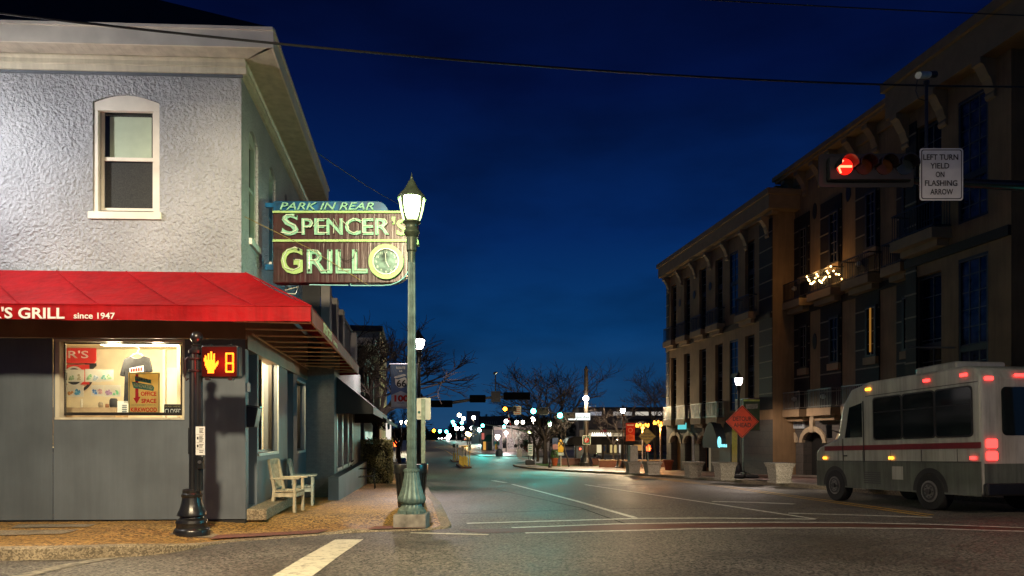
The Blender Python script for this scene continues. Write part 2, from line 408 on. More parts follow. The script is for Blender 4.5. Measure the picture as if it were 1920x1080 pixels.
def patch(name, poly_px, m, dz, hz=0.1, nn=8, kind='structure'):
    """a flat-laid quad on the pavement, subdivided so it follows the ramps"""
    c = [G(x, y, hz).xy for x, y in poly_px]; mb = MB(); vs = []
    for i in range(nn + 1):
        for j in range(nn + 1):
            a = Vector(c[0]).lerp(Vector(c[1]), i / nn); b = Vector(c[3]).lerp(Vector(c[2]), i / nn); p = a.lerp(b, j / nn)
            vs.append((p[0], p[1], SZ(p[0], p[1]) + dz))
    k = nn + 1; fs = [(i * k + j, (i + 1) * k + j, (i + 1) * k + j + 1, i * k + j + 1) for i in range(nn) for j in range(nn)]
    o = mb.add(vs, fs).build(name, m); o['kind'] = kind; return o
patch('tactile_paving', [(392, 1011), (598, 999.5), (616, 993.5), (408, 1003.5)], M_TACT, .024, .03)
patch('tactile_paving', [(688, 990.5), (800, 987.5), (785, 983.5), (703, 985)], M_TACT, .024, .05)
patch('concrete_pad', [(-60, 1007), (118, 1002), (150, 994), (-60, 996)], M_KERB, .011, KH)
patch('concrete_pad', [(20, 991), (165, 989), (182, 983.5), (35, 984)], M_KERB, .011, KH)
patch('concrete_pad', [(318, 993), (405, 993), (410, 987), (330, 987)], M_KERB, .012, KH)

def strip(name, pts_px, wd, m, dz=.006, px=True, step=1.0):
    """a painted line of real width on the road, following its slope"""
    pts = [G(x, y).xy for x, y in pts_px] if px else [Vector(p) for p in pts_px]
    pts = resample([Vector((p[0], p[1])) for p in pts], step); mb = MB(); vs = []; k = len(pts)
    for i, p in enumerate(pts):
        t = (pts[min(k - 1, i + 1)] - pts[max(0, i - 1)]).normalized(); nr = Vector((-t[1], t[0])) * wd / 2
        for q in (p - nr, p + nr): vs.append((q[0], q[1], g(q[1]) + dz))
    fs = [(2 * i, 2 * i + 2, 2 * i + 3, 2 * i + 1) for i in range(k - 1)]
    return struct(mb.add(vs, fs).build(name, m))
def area(name, px, m, dz):
    mb = MB(); P = [G(x, y) for x, y in px]; mb.add([(p.x, p.y, g(p.y) + dz) for p in P], [tuple(range(len(P)))]); return struct(mb.build(name, m))
strip('lane_line', [(1190, 971), (1080, 939.5), (960, 908)], .13, M_WHITE)
strip('lane_line', [(1528, 973.5), (1310, 940.5), (1097, 909)], .12, M_WHITE)
strip('stop_line', [(1478, 962.5), (1600, 966), (1748, 970.5)], .17, M_WHITE)
strip('stop_line', [(875, 982), (1050, 977), (1200, 972.5), (1330, 972), (1528, 974)], .17, M_WHITE, .0075)
strip('crosswalk_line', [(960, 990), (1150, 983), (1300, 980.5), (1450, 979.8), (1600, 980.5), (1760, 984), (1990, 993)], .12, M_WHITE)
strip('crosswalk_line', [(985, 1000), (1150, 996), (1300, 992), (1450, 990.5), (1600, 990.5), (1760, 992), (1990, 999)], .12, M_WHITE)
area('brick_crosswalk', [(900, 1000), (985, 998), (1150, 994.5), (1300, 990.7), (1450, 989.3), (1600, 989.3), (1760, 991), (1990, 998), (1990, 994), (1760, 985), (1600, 981.5), (1450, 980.8), (1300, 981.5), (1150, 984), (960, 991), (860, 993)], M_BRICKPAVE, .004)
strip('crosswalk_line', [(770, 999.5), (850, 1001.5), (916, 1003)], .11, M_CREAM)
strip('crosswalk_bar', [(655, 1012), (600, 1046), (520, 1100)], .40, M_CREAM, .006, step=.3)
strip('faint_line', [(318, 1030), (230, 1042), (130, 1060), (20, 1085)], .20, M_FAINT, .006, step=.3)
strip('gutter_line', [(0, 1050), (110, 1051), (190, 1048)], .05, M_FAINT, .005)
strip('yellow_line', [(1740, 968.5), (1600, 948), (1475, 930.5), (1340, 911), (1220, 897), (1100, 886.5), (1020, 880)], .11, M_YEL, .006)
strip('yellow_line', [(1748, 966), (1606, 945.7), (1480, 928.5), (1345, 909.4), (1224, 895.8), (1104, 885.5), (1026, 879.2)], .11, M_YEL, .006)
strip('yellow_line', [(848, 853), (838, 846), (826, 841), (815, 838)], .25, M_YEL, .01)
strip('turn_arrow', [(1335, 940.5), (1420, 942.5), (1490, 945.5)], .28, M_WHITE, .006)
strip('turn_arrow', [(1120, 909.5), (1160, 910), (1208, 911)], .3, M_WHITE, .006)
strip('edge_line', [(924, 901), (934, 903), (948, 905)], .25, M_WHITE, .006)
# seams and patches in the asphalt
M_SEAM = mat('tar_seam', (.012, .012, .012), .8, spec=.1)
strip('tar_seam', [(930, 918), (1010, 935), (1090, 953), (1180, 985)], .035, M_SEAM, .0036, step=.5)
strip('tar_seam', [(850, 964), (960, 960), (1100, 955), (1240, 953)], .05, M_SEAM, .003)

# plaza and pavement on the far side
def slab(name, outline, m, h=KH, step=3.0, grid=True):
    mb = MB(); pts = resample([Vector(p) for p in outline] + [Vector(outline[0])], step)[:-1]; k = len(pts)
    uc = sum(p[0] for p in pts) / k
    top = [(p[0], p[1], g(p[1]) + h) for p in pts]; bot = [(p[0], p[1], g(p[1]) - .05) for p in pts]
    mb.add(bot + top, [(i, (i + 1) % k, k + (i + 1) % k, k + i) for i in range(k)])
    import bmesh
    bm = bmesh.new(); bv = [bm.verts.new(p) for p in top]; f = bm.faces.new(bv)
    bmesh.ops.triangulate(bm, faces=[f]); me_f = [[v.index for v in q.verts] for q in bm.faces]
    bm.verts.index_update(); me_f = [[v.index for v in q.verts] for q in bm.faces]; bm.free()
    mb.add(top, me_f); return struct(mb.build(name, m))
pl = [(14.0, 11), (14.0, 40), (13.0, 47), (11.4, 54), (10.3, 60), (9.9, 67), (10.3, 71), (12, 73), (18, 74), (60, 75)]
# split the plaza in strips along the street so that it follows the slope
def plaza():
    mb = MB(); ln = resample(smooth([Vector(p) for p in pl], 2), 1.2); us = [0, .2, .6, 1.2, 2.5, 5, 10, 20, 50]; n = len(us); vs = []
    ln = [p for p in ln if p[1] < 73.2]
    for p in ln:
        for d in us: vs.append((p[0] + d, p[1], g(p[1]) + KH))
    fs = [(i * n + j, i * n + j + 1, (i + 1) * n + j + 1, (i + 1) * n + j) for i in range(len(ln) - 1) for j in range(n - 1)]
    mb.add(vs, fs); struct(mb.build('plaza', M_PLAZA))
    kb = MB(); vs = []
    for p in ln: vs += [(p[0] - .01, p[1], g(p[1]) - .05), (p[0] - .01, p[1], g(p[1]) + KH), (p[0] + .18, p[1], g(p[1]) + KH + .006)]
    kb.add(vs, [(i * 3 + j, (i + 1) * 3 + j, (i + 1) * 3 + j + 1, i * 3 + j + 1) for i in range(len(ln) - 1) for j in range(2)])
    struct(kb.build('kerb', M_KERB))
plaza()
M_GRASS = mat('lawn', (.05, .13, .02), .8, var=.5, scale=30, bump=1, bscale=90, bdist=.05)
def flat(name, us, vs, m, dz):
    mb = MB(); n = len(us); P = [(u, v, g(v) + dz) for v in vs for u in us]
    return struct(mb.add(P, [(j * n + i, j * n + i + 1, (j + 1) * n + i + 1, (j + 1) * n + i) for j in range(len(vs) - 1) for i in range(n - 1)]).build(name, m))
flat('lawn', [12.2, 16, 22], [63, 66, 69, 71.5], M_GRASS, KH + .012)
flat('brick_paving', [14.9, 16, 18.9], [14, 20, 30, 40, 50], M_BRICKPAVE, KH + .006)
flat('far_pavement', [9.5, 14, 60], [98, 110] + list(range(120, 250, 10)), M_PLAZA, .12)
flat('far_pavement', [-60, -20, -.6], [78, 90, 110] + list(range(120, 250, 10)), M_PLAZA, .12)

# ------------------------------------------------------------------ the corner grill
def stucco():
    m = bpy.data.materials.new('stucco'); m.use_nodes = True
    N = m.node_tree.nodes; L = m.node_tree.links; b = N['Principled BSDF']; b.inputs['Roughness'].default_value = .75
    tc = N.new('ShaderNodeTexCoord')
    n1 = N.new('ShaderNodeTexNoise'); n1.inputs['Scale'].default_value = 20; n1.inputs['Detail'].default_value = 6; n1.inputs['Roughness'].default_value = .62; n1.inputs['Distortion'].default_value = .25
    v1 = N.new('ShaderNodeTexVoronoi'); v1.inputs['Scale'].default_value = 17; v1.feature = 'SMOOTH_F1'
    n0 = N.new('ShaderNodeTexNoise'); n0.inputs['Scale'].default_value = 6; n0.inputs['Detail'].default_value = 3
    L.new(tc.outputs['Object'], n0.inputs[0])
    wv = N.new('ShaderNodeVectorMath'); wv.operation = 'MULTIPLY_ADD'; wv.inputs[1].default_value = (.12, .12, .12)
    L.new(n0.outputs['Color'], wv.inputs[0]); L.new(tc.outputs['Object'], wv.inputs[2]); L.new(wv.outputs[0], v1.inputs[0])
    L.new(tc.outputs['Object'], n1.inputs[0])
    ad = N.new('ShaderNodeMath'); ad.operation = 'MULTIPLY_ADD'; ad.inputs[1].default_value = .55; L.new(v1.outputs[0], ad.inputs[0]); L.new(n1.outputs[0], ad.inputs[2])
    bp = N.new('ShaderNodeBump'); bp.inputs['Strength'].default_value = 1; bp.inputs['Distance'].default_value = .095
    L.new(ad.outputs[0], bp.inputs['Height']); L.new(bp.outputs[0], b.inputs['Normal'])
    n3 = N.new('ShaderNodeTexNoise'); n3.inputs['Scale'].default_value = .9; n3.inputs['Detail'].default_value = 5; L.new(tc.outputs['Object'], n3.inputs[0])
    rp = N.new('ShaderNodeValToRGB'); cr = rp.color_ramp; cr.elements[0].position = .32; cr.elements[0].color = (.38, .40, .44, 1); cr.elements[1].position = .66; cr.elements[1].color = (.50, .52, .57, 1)
    L.new(n3.outputs[0], rp.inputs[0]); L.new(rp.outputs[0], b.inputs['Base Color']); return m
M_STUCCO = stucco()
M_PANEL = mat('grey_panel', (.125, .15, .18), .55, streak=.14, var=.12, scale=1.2, bump=.15, bscale=60, bdist=.003)
M_PANEL2 = mat('grey_panel_dark', (.105, .128, .155), .55, streak=.14, var=.12, scale=1.2, bump=.15, bscale=60, bdist=.003)
M_BAND = mat('brown_band', (.20, .13, .085), .5, var=.15, scale=2)
M_TRIM = mat('cream_trim', (.62, .58, .46), .5, streak=.18, var=.1, scale=3, bump=.1, bscale=30)
M_TRIM2 = mat('painted_trim', (.70, .66, .58), .5, var=.08, scale=3)
def soffitmat():
    m = mat('vinyl_soffit', (.50, .46, .38), .5)
    N = m.node_tree.nodes; L = m.node_tree.links; b = N['Principled BSDF']
    tc = N.new('ShaderNodeTexCoord'); wv = N.new('ShaderNodeTexWave'); wv.wave_type = 'BANDS'; wv.bands_direction = 'Y'; wv.inputs['Scale'].default_value = 2.6; wv.wave_profile = 'SAW'
    L.new(tc.outputs['Object'], wv.inputs[0]); bp = N.new('ShaderNodeBump'); bp.inputs['Strength'].default_value = .9; bp.inputs['Distance'].default_value = .02
    L.new(wv.outputs[0], bp.inputs['Height']); L.new(bp.outputs[0], b.inputs['Normal']); return m
def soffitmat_x():
    m = mat('vinyl_soffit_front', (.50, .46, .38), .5)
    N = m.node_tree.nodes; L = m.node_tree.links; b = N['Principled BSDF']
    tc = N.new('ShaderNodeTexCoord'); wv = N.new('ShaderNodeTexWave'); wv.wave_type = 'BANDS'; wv.bands_direction = 'X'; wv.inputs['Scale'].default_value = 2.6; wv.wave_profile = 'SAW'
    L.new(tc.outputs['Object'], wv.inputs[0]); bp = N.new('ShaderNodeBump'); bp.inputs['Strength'].default_value = .9; bp.inputs['Distance'].default_value = .02
    L.new(wv.outputs[0], bp.inputs['Height']); L.new(bp.outputs[0], b.inputs['Normal']); return m
M_SOFFIT = soffitmat(); M_SOFFITX = soffitmat_x()
M_ROOF = mat('dark_shingle', (.022, .02, .02), .85, var=.3, scale=8, bump=.6, bscale=14, bdist=.02)
M_BLACK = mat('black_metal', (.012, .012, .013), .32, var=.2, scale=8, bump=.1, bscale=25, bdist=.002)
M_DARKFRAME = mat('dark_frame', (.02, .017, .015), .4)
M_GLASS = clearglass('window_glass')
M_ROOM = mat('shop_wall', (.80, .70, .50), .8, var=.05)
M_ROOMW = mat('shop_white', (.82, .78, .68), .8, var=.05)
M_WOOD = mat('bleached_wood', (.50, .43, .30), .7, var=.22, scale=9, bump=.3, bscale=40, bdist=.003)
M_REDSIGN = mat('red_print', (.55, .03, .02), .5, var=.05)
M_BLK = mat('black_print', (.015, .015, .015), .6, var=0)
M_PAPER = leafy(mat('paper', (.80, .78, .72), .8, var=.05))
M_WHITEP = mat('white_print', (.80, .80, .78), .6, var=0)
M_REDTXT = leafy(mat('red_lettering', (.55, .02, .02), .6, var=0), .5)
M_TEALTXT = leafy(mat('teal_lettering', (.06, .20, .17), .6, var=.05), .5)
M_GOLD = leafy(mat('gold_poster', (.60, .47, .20), .6, var=.06), .6)

AL = R(2.5)
Cc = ((460 - CX) / F * 11.4, 11.4)
def fdir(x, y): u, v = CW(x, y); return Vector((u, v, 0))
FA_, FN_ = fdir(-cos(AL), -sin(AL)), fdir(sin(AL), -cos(AL))
C0 = Vector((*CW(*Cc), 0)); ZG = g(C0.y) + KH                    # corner of the lower walls
FR = Frame(C0, FA_, (0, 0, 1), FN_)                             # front: a = to the left, b = height, n = out
SD = Frame(C0, (0, 1, 0), (0, 0, 1), (1, 0, 0))                 # side: a = along the street, n = out
def fa(px, py=0, n=0):
    cx, cd = Cc[0] + n * sin(AL), Cc[1] - n * cos(AL); k = (px - CX) / F
    a = (cx - k * cd) / (cos(AL) - k * sin(AL)); return a, H - (py - HY) / F * (cd - a * sin(AL))
def sa(px, py=0, n=0):
    u = C0.x + n; v = VU(px, u); return v - C0.y, ZP(py, u, v)
SEND = sa(594, 0)[0]                                            # the grill's far end along the street
gr = thing('corner_grill', 'two-storey corner diner, pale stucco above and grey panels below the red awning', 'building', (C0.x, C0.y, ZG), local=False)
UN = -.10                                                       # the stucco storey stands a little behind the panels
# lower front
z0 = ZG; zb = fa(250, 507)[1]
wx0, wzt = fa(107, 637); wx1, wzb = fa(344, 783)
seam = fa(100, 0)[0]
zband = fa(250, 635)[1]
mb = MB(); mb.wall(FR, 0, seam, z0 + .02, zband, [(wx1, wx0, wzb, wzt - .002)], .16); mb.build('front_panel', M_PANEL, gr)
MB().wall(FR, seam + .008, 9, z0 + .02, zband, [], .1).build('front_panel', M_PANEL2, gr)
MB().box(-.02, 9, zband + .003, zb - .16, -.15, .03, FR).build('header_band', M_BAND, gr)
MB().box(.01, 9, z0 - .2, z0 + .025, -.3, -.03, FR).build('plinth', M_BLK, gr)
# big display window: cream surround, dark frame, glass
mb = MB()
mb.box(wx1 - .02, wx0 + .03, wzb - .035, wzb, -.12, .018, FR); mb.box(wx1 - .02, wx0 + .03, wzt - .03, wzt + .012, -.12, .02, FR)
mb.box(wx0 - .045, wx0 + .022, wzb + .002, wzt - .032, -.15, .016, FR); mb.box(wx1 - .02, wx1 + .012, wzb + .002, wzt - .032, -.15, .016, FR)
sf = mb.build('display_window', M_TRIM, gr)
gx0, gzt = fa(118, 640, -.12); gx1, gzb = fa(341, 779, -.12)
mb = MB(); b_ = .05
for q in ((gx1, gx0, gzb, gzb + b_), (gx1, gx0, gzt - b_ * .8, gzt), (gx0 - b_ * .7, gx0, gzb + b_ + .001, gzt - b_), (gx1, gx1 + .02, gzb + b_ + .001, gzt - b_)): mb.box(*q, -.16, -.115, FR)
mb.build('window_frame', M_DARKFRAME, sf)
MB().quad(FR(gx1, gzb, -.14), FR(gx0, gzb, -.14), FR(gx0, gzt, -.14), FR(gx1, gzt, -.14)).build('pane', M_GLASS, sf)
# the lit room behind it
rm = MB(); ra0, ra1, rz0, rz1, rd = gx1 - .45, gx0 + 1.6, wzb - .5, wzt + .06, -1.75
rm.quad(FR(ra0, rz0, rd), FR(ra1, rz0, rd), FR(ra1, rz1, rd), FR(ra0, rz1, rd)); rm.quad(FR(ra0, rz0, rd), FR(ra0, rz0, -.17), FR(ra0, rz1, -.17), FR(ra0, rz1, rd))
rm.quad(FR(ra1, rz0, rd), FR(ra1, rz0, -.17), FR(ra1, rz1, -.17), FR(ra1, rz1, rd)); rm.quad(FR(ra0, rz1, rd), FR(ra1, rz1, rd), FR(ra1, rz1, -.17), FR(ra0, rz1, -.17))
rm.quad(FR(ra0, rz0, rd), FR(ra1, rz0, rd), FR(ra1, rz0, -.17), FR(ra0, rz0, -.17))
rm.build('shop_interior', M_ROOM, gr)
dx = fa(312, 0, rd)[0]
mb = MB(); mb.box(dx, dx + .05, rz0, rz1, rd + .005, rd + .05, FR); mb.box(dx - .42, dx - .37, rz0, rz1, rd + .005, rd + .05, FR); mb.box(dx - .36, dx - .02, rz0, fa(0, 688, rd)[1], rd + .004, rd + .02, FR)
mb.build('interior_door', M_ROOMW, gr)
mb = MB(); mb.box(gx1 + .25, gx0 - .45, rz1 - .09, rz1 - .03, -.55, -.42, FR)
mb.build('tube_light', emis('fluorescent_tube', (1, .86, .58), 16), gr)
for i, a_ in enumerate((gx1 + .5, gx0 - .7)): point('shop_light', FR(a_, rz1 - .14, -.40), 105, (1, .80, .50), .12, gr)
# things in the window
def spx(D): return PX(D)
P = PX(12.7)
DW = 12.85
def wpx(px, py, n): a, z = fa(px, py, n); return FR(a, z, n)
class WF:
    def __init__(s, n): s.n = n
    def __call__(s, px, py, k=0): a, z = fa(px, py, s.n); return FR(a, z, s.n + k)
FAL = -FA_
B3 = Vector((0, 0, 1))
w1 = WF(-1.60)
sg = thing('diner_poster', 'red and black diner poster with white R\'S lettering on the lit window\'s back wall', 'poster', w1(150, 690), local=False)
MB().prism([(112, 652), (181, 652), (181, 676), (178, 681), (112, 681)], w1, 0, .02).build('red_panel', M_REDSIGN, sg)
MB().prism([(112, 684), (168, 684), (168, 721), (112, 721)], w1, 0, .015).build('red_panel', M_REDSIGN, sg)
MB().prism([(160, 681.3), (181, 681.3), (181, 686), (174, 693), (168.3, 693), (168.3, 683.5), (160, 683.5)], w1, 0, .012).build('black_panel', M_BLK, sg)
def ring(fr, cx, cy, r0, r1, n0, n1, a0=0, a1=2 * pi, seg=36):
    mb = MB()
    for i in range(seg):
        p, q = a0 + (a1 - a0) * i / seg, a0 + (a1 - a0) * (i + 1) / seg
        mb.prism([(cx + r0 * cos(p), cy + r0 * sin(p)), (cx + r1 * cos(p), cy + r1 * sin(p)), (cx + r1 * cos(q), cy + r1 * sin(q)), (cx + r0 * cos(q), cy + r0 * sin(q))], fr, n0, n1)
    return mb
def disc(fr, cx, cy, r, n0, n1, seg=32, a0=0, a1=2 * pi):
    return MB().prism([(cx + r * cos(a0 + (a1 - a0) * i / seg), cy + r * sin(a0 + (a1 - a0) * i / seg)) for i in range(seg)], fr, n0, n1)
disc(w1, 140, 706, 15.5, .016, .02).build('clock_disc', M_BLK, sg)
ring(w1, 140, 706, 15.5, 19, .016, .024).build('clock_ring', M_PAPER, sg)
ring(w1, 140, 700, 32, 37, .001, .01, .1, 1.4, 14).build('sign_arc', M_BLK, sg)
txt(sg, 'lettering', "R'S", w1(129, 671.5, .022), FAL, B3, .135, M_PAPER, width=.37, bold=.01)
w2 = WF(-.55)
pap = [(126, 693, 32, 23), (160, 692.5, 30, 24), (188, 693, 25, 22), (124, 722, 33, 22), (171, 722, 24, 21), (196, 722, 31, 22)]
cols = [((.35, .5, .3), (.55, .5, .35)), ((.3, .55, .3), (.4, .5, .6)), ((.2, .45, .4), (.3, .5, .3)), ((.65, .3, .1), (.1, .35, .6)), ((.1, .25, .6), (.6, .35, .35)), ((.5, .3, .5), (.2, .55, .3))]
plabs = ['child\'s drawing of a pale green house, top left of the six on the shop window', 'child\'s drawing of a green house, top middle of the six on the window', 'child\'s drawing of a small teal house, top right of the six on the shop window', 'child\'s drawing with an orange roof, bottom left of the six on the shop window', 'child\'s drawing of a blue tower, bottom middle of the six on the shop window', 'child\'s drawing with a small green patch, bottom right of the six on the shop window']
for i, (x, y, w_, h_) in enumerate(pap):
    d = thing('drawing', plabs[i], 'drawing', w2(x, y), group='children\'s drawings in the shop window', local=False)
    k = random.uniform(-1, 1)
    MB().prism([(x, y + k), (x + w_, y), (x + w_, y + h_), (x, y + h_ + k * .5)], w2, 0, .004).build('paper_sheet', M_PAPER, d)
    rr = random.Random(i)
    for j in range(2):
        m_ = mat('crayon', cols[i][j], .8, var=.4, scale=60)
        mb = MB()
        for q in range(7):
            cx = x + w_ * (.25 + .4 * j + rr.uniform(-.12, .14)); cy = y + h_ * rr.uniform(.45, .8); s_ = rr.uniform(1.2, 3.2)
            mb.prism([(cx - s_, cy + s_ * .7), (cx + s_, cy + s_ * .7), (cx + s_ * .9, cy - s_ * .5), (cx, cy - s_ * 1.2), (cx - s_ * .9, cy - s_ * .4)], w2, .004, .0045 + .0002 * q + .0015 * j)
        mb.build('crayon_house', m_, d)
# T-shirt on a hanger
w3 = WF(-.6)
ts = thing('t_shirt', 'charcoal T-shirt with red and white print on a white hanger in the lit window', 'T-shirt', w3(258, 700), local=False)
poly = [(246, 668.5), (251, 671.5), (259, 673), (266, 671.5), (271, 668), (281, 671), (285, 686), (287, 697), (280, 699), (277.5, 693), (277, 742), (276, 757), (234, 757), (235, 741), (236.5, 700), (236, 694), (234, 706.5), (227, 704.5), (230, 692), (235, 674)]
MB().prism(poly, w3, 0, .05).build('shirt_body', mat('charcoal_cotton', (.020, .020, .023), .9, var=.2, scale=12, bump=.5, bscale=10, bdist=.03), ts, bevel=.012)
mb = MB(); mb.tube([w3(246, 670, .03), w3(252, 664.5, .03), w3(259, 662.5, .03), w3(266, 664.5, .03), w3(271, 670, .03), w3(259, 673.5, .03), w3(246, 670, .03)], .006, 6)
mb.tube([w3(259, 662.5, .03), w3(260, 659, .03), w3(263, 655, .03), w3(260, 651, .03), w3(257.5, 653, .03)], .004, 6); mb.build('hanger', M_WHITEP, ts)
MB().prism([(246, 691), (272, 686), (272.5, 697.5), (246, 700)], w3, .051, .054).build('print', M_WHITEP, ts)
mb = MB()
for k in range(5): mb.prism([(248 + k * 4.6, 692.5 - k * .8), (251 + k * 4.6, 692 - k * .8), (251 + k * 4.6, 697.5 - k * .5), (248 + k * 4.6, 698 - k * .5)], w3, .055, .058)
mb.build('print_letters', M_REDTXT, ts)
# office-space poster
w4 = WF(-.20)
op = thing('office_poster', 'gold poster with a bent red arrow and green border leaning in the shop window', 'poster', w4(270, 776), local=False)
MB().prism([(241, 698.5), (300, 698.5), (300, 775), (241, 775)], w4, 0, .006).build('board', M_GOLD, op)
ring_ = MB()
for q in ((242.5, 297, 700, 701), (242.5, 297, 773, 774), (242.5, 243.5, 700, 774), (297.8, 298.8, 700, 774)): ring_.prism([(q[0], q[2]), (q[1], q[2]), (q[1], q[3]), (q[0], q[3])], w4, .006, .008)
ring_.build('border', M_TEALTXT, op)
MB().prism([(254.5, 702), (259.5, 702), (260, 744), (264, 744), (257, 757), (250, 746), (254, 746)], w4, .007, .009).build('arrow', M_REDTXT, op)
MB().prism([(254, 705.5), (284, 712.5), (284, 719), (254, 714)], w4, .010, .013).build('banner_panel', M_TEALTXT, op)
MB().prism([(248, 716), (253, 716.5), (287, 723), (290, 727), (288, 733), (251, 727.5)], w4, .0105, .0145).build('banner_panel', M_TEALTXT, op)
sl = (FAL * 1 + B3 * -.17); 
def ptext(s, x0, x1, yb, h, m, slp=0, n=.016, bold=.012):
    o = w4(x0, yb, n); wd = (w4(x1, yb, n) - o).length
    A = (FAL - B3 * slp).normalized(); return txt(op, 'lettering', s, o, A, (B3 + FAL * slp * 0), h, m, width=wd, bold=bold, ext=.001)
ptext('FRESHLY', 257, 281, 711.5, .048, M_GOLD, .19); ptext('RENOVATED', 252, 287, 724.5, .058, M_GOLD, .17)
ptext('OFFICE', 265, 294, 742, .072, M_REDTXT, bold=.03); ptext('SPACE', 266, 294, 755.5, .072, M_REDTXT, bold=.03)
ptext('ON THE BUSIEST STREET IN', 247.5, 292, 760.5, .02, M_TEALTXT, bold=0); ptext('KIRKWOOD', 246, 295, 772, .074, M_REDTXT, bold=.03)
cs = thing('closed_sign', 'small black SORRY WE\'RE CLOSED sign in the window\'s lower right corner', 'sign', w4(324, 777), local=False)
MB().prism([(308, 758), (343, 758), (343, 777), (308, 777)], w4, 0, .006).build('board', M_BLK, cs)
txt(cs, 'lettering', "SORRY WE'RE", w4(310, 763.5, .009), FAL, B3, .026, M_GOLD, width=.25, ext=.001)
txt(cs, 'lettering', 'CLOSED', w4(309.5, 775, .009), FAL, B3, .075, M_WHITEP, width=.275, ext=.001)
# counter, papers and jars at the bottom of the window
cn = thing('shop_counter', 'pale wooden counter cluttered with cups inside the lit window', 'counter', w3(170, 780), local=False)
w5 = WF(-.9)
a0_, zt_ = fa(118, 764, -.9); a1_, _ = fa(219, 764, -.9)
MB().box(a1_, a0_ + .3, zt_ - .5, zt_, -1.3, -.85, FR).build('counter_top', mat('tan_laminate', (.42, .30, .19), .6), cn)
jr = [(153, 764, 748, 2.2, M_PAPER, 'white paper sleeve standing on the counter under the drawings'), (189, 764, 754, 4.2, mat('stoneware', (.30, .26, .2), .6), 'tan jar standing on the window counter'), (201, 764, 757, 3.5, mat('copper_cup', (.35, .17, .09), .5), 'reddish cup standing on the window counter'), (213, 764, 747, 7, mat('dark_bag', (.03, .03, .035), .8), 'dark bag slumped on the counter beside the T-shirt')]
for x, yb, yt, r_, m_, lb in jr:
    a_, zb_ = fa(x, yb, -.95); zt2 = fa(x, yt, -.95)[1]; rr = r_ / 104
    c_ = FR(a_, 0, -.95); t_ = MB().lathe([(rr * .8, 0), (rr, (zt2 - zb_) * .3), (rr * .95, (zt2 - zb_) * .8), (rr * .7, zt2 - zb_)], 14, (c_.x, c_.y, zb_)).build('counter_item', m_, smooth=True)
    tag(t_, lb, 'shop item')
fo = thing('framed_notice', 'white framed notice standing between the counter and the gold poster', 'notice', w2(228, 776), local=False)
MB().prism([(220, 752), (240, 752), (240, 778), (220, 778)], w2, -.03, 0).build('board', M_WHITEP, fo)
mb = MB()
for q in range(4): mb.prism([(229, 759 + q * 4), (238, 759 + q * 4), (238, 760.6 + q * 4), (229, 760.6 + q * 4)], w2, .001, .004)
mb.build('print_lines', M_PANEL, fo)

# upper front: stucco, window, cornice, roof
UF = Frame(C0 + FN_ * UN + FA_ * .10, FA_, (0, 0, 1), FN_)
def ua(px, py=0, n=0): a, z = fa(px, py, UN + n); return a - .10, z
zt = ua(300, 93)[1] + .05
q0, qz0 = ua(301, 412); q1, qz1 = ua(172, 178); arch = ua(236, 191)[1]
ox0, oz1 = ua(299, 178); ox1, _ = ua(174, 0); _, oz0 = ua(236, 408)
mb = MB(); mb.wall(UF, 0, 9, zb - .3, zt + .2, [(ox0, ox1, oz0, oz1)], .2)
# stucco spandrels over the arched head
m_ = 9
for sgn in (0, 1):
    pts = []
    for i in range(m_ + 1):
        t = i / m_ * .5; x = ox0 + (ox1 - ox0) * (t if sgn == 0 else 1 - t); y = arch + (oz1 - arch) * sin(pi * t); pts.append((x, y))
    pts.append((pts[-1][0], oz1)); pts.append((ox0 if sgn == 0 else ox1, oz1)); mb.prism(pts[::1], UF, -.12, -.001)
mb.build('stucco_wall', M_STUCCO, gr)
wn = MB()
hd = [(ox1 - .0, arch - .14)] + [(ox0 + (ox1 - ox0) * (1 - i / 16), arch + (oz1 - arch) * sin(pi * i / 16) - .01) for i in range(17)] + [(ox0, arch - .14)]
wn.prism(hd, UF, -.10, -.02)
ia0, iz1 = ua(289, 203, -.06); ia1, iz0 = ua(187, 393, -.06)
wn.box(ox0, ia0 - .005, oz0, arch - .142, -.10, -.02, UF); wn.box(ia1 + .005, ox1, oz0, arch - .142, -.10, -.02, UF)
s0, sz = ua(302, 411.5, .03); s1, sz1 = ua(165, 396, .03)
wn.box(s0, s1, sz, sz1, -.1, .04, UF)
wo = wn.build('sash_window', M_TRIM2, gr, bevel=.004)
mb = MB(); f_ = .045; im = (iz0 + iz1) / 2 + .01
for q in ((ia0, ia0 + f_, iz0, iz1), (ia1 - f_, ia1, iz0, iz1), (ia0 + f_, ia1 - f_, iz1 - f_, iz1), (ia0 + f_, ia1 - f_, iz0, iz0 + f_), (ia0 + f_, ia1 - f_, im - .03, im + .03)): mb.box(*q, -.14, -.105, UF)
mb.build('sash', M_TRIM2, wo)
mb = MB(); mb.quad(UF(ia0, iz0, -.125), UF(ia1, iz0, -.125), UF(ia1, iz1, -.125), UF(ia0, iz1, -.125)); mb.build('pane', M_GLASS, wo)
MB().box(ia0 + .1, ia1 - .1, im + .06, iz1 - .1, -.2, -.185, UF).build('roller_blind', mat('pale_blind', (.55, .58, .44), .7, var=.04), wo)
MB().box(ia0 + .05, ia1 - .05, iz0 + .03, im - .04, -.165, -.155, UF).build('insect_screen', mat('dark_screen', (.045, .038, .032), .8, var=.3, scale=50), wo)
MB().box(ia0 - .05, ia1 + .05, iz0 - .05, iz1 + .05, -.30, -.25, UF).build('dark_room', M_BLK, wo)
# eaves
EO = .50
fz0 = ua(300, 84, EO)[1]; fz1 = ua(300, 49, EO)[1]
UCx = C0.x - .10
BD = SEND
def at_front(a, z, n): return UF(a, z, n)
US = Frame((UCx, (C0 + FN_ * UN + FA_ * .10).y, 0), (0, 1, 0), (0, 0, 1), (1, 0, 0))
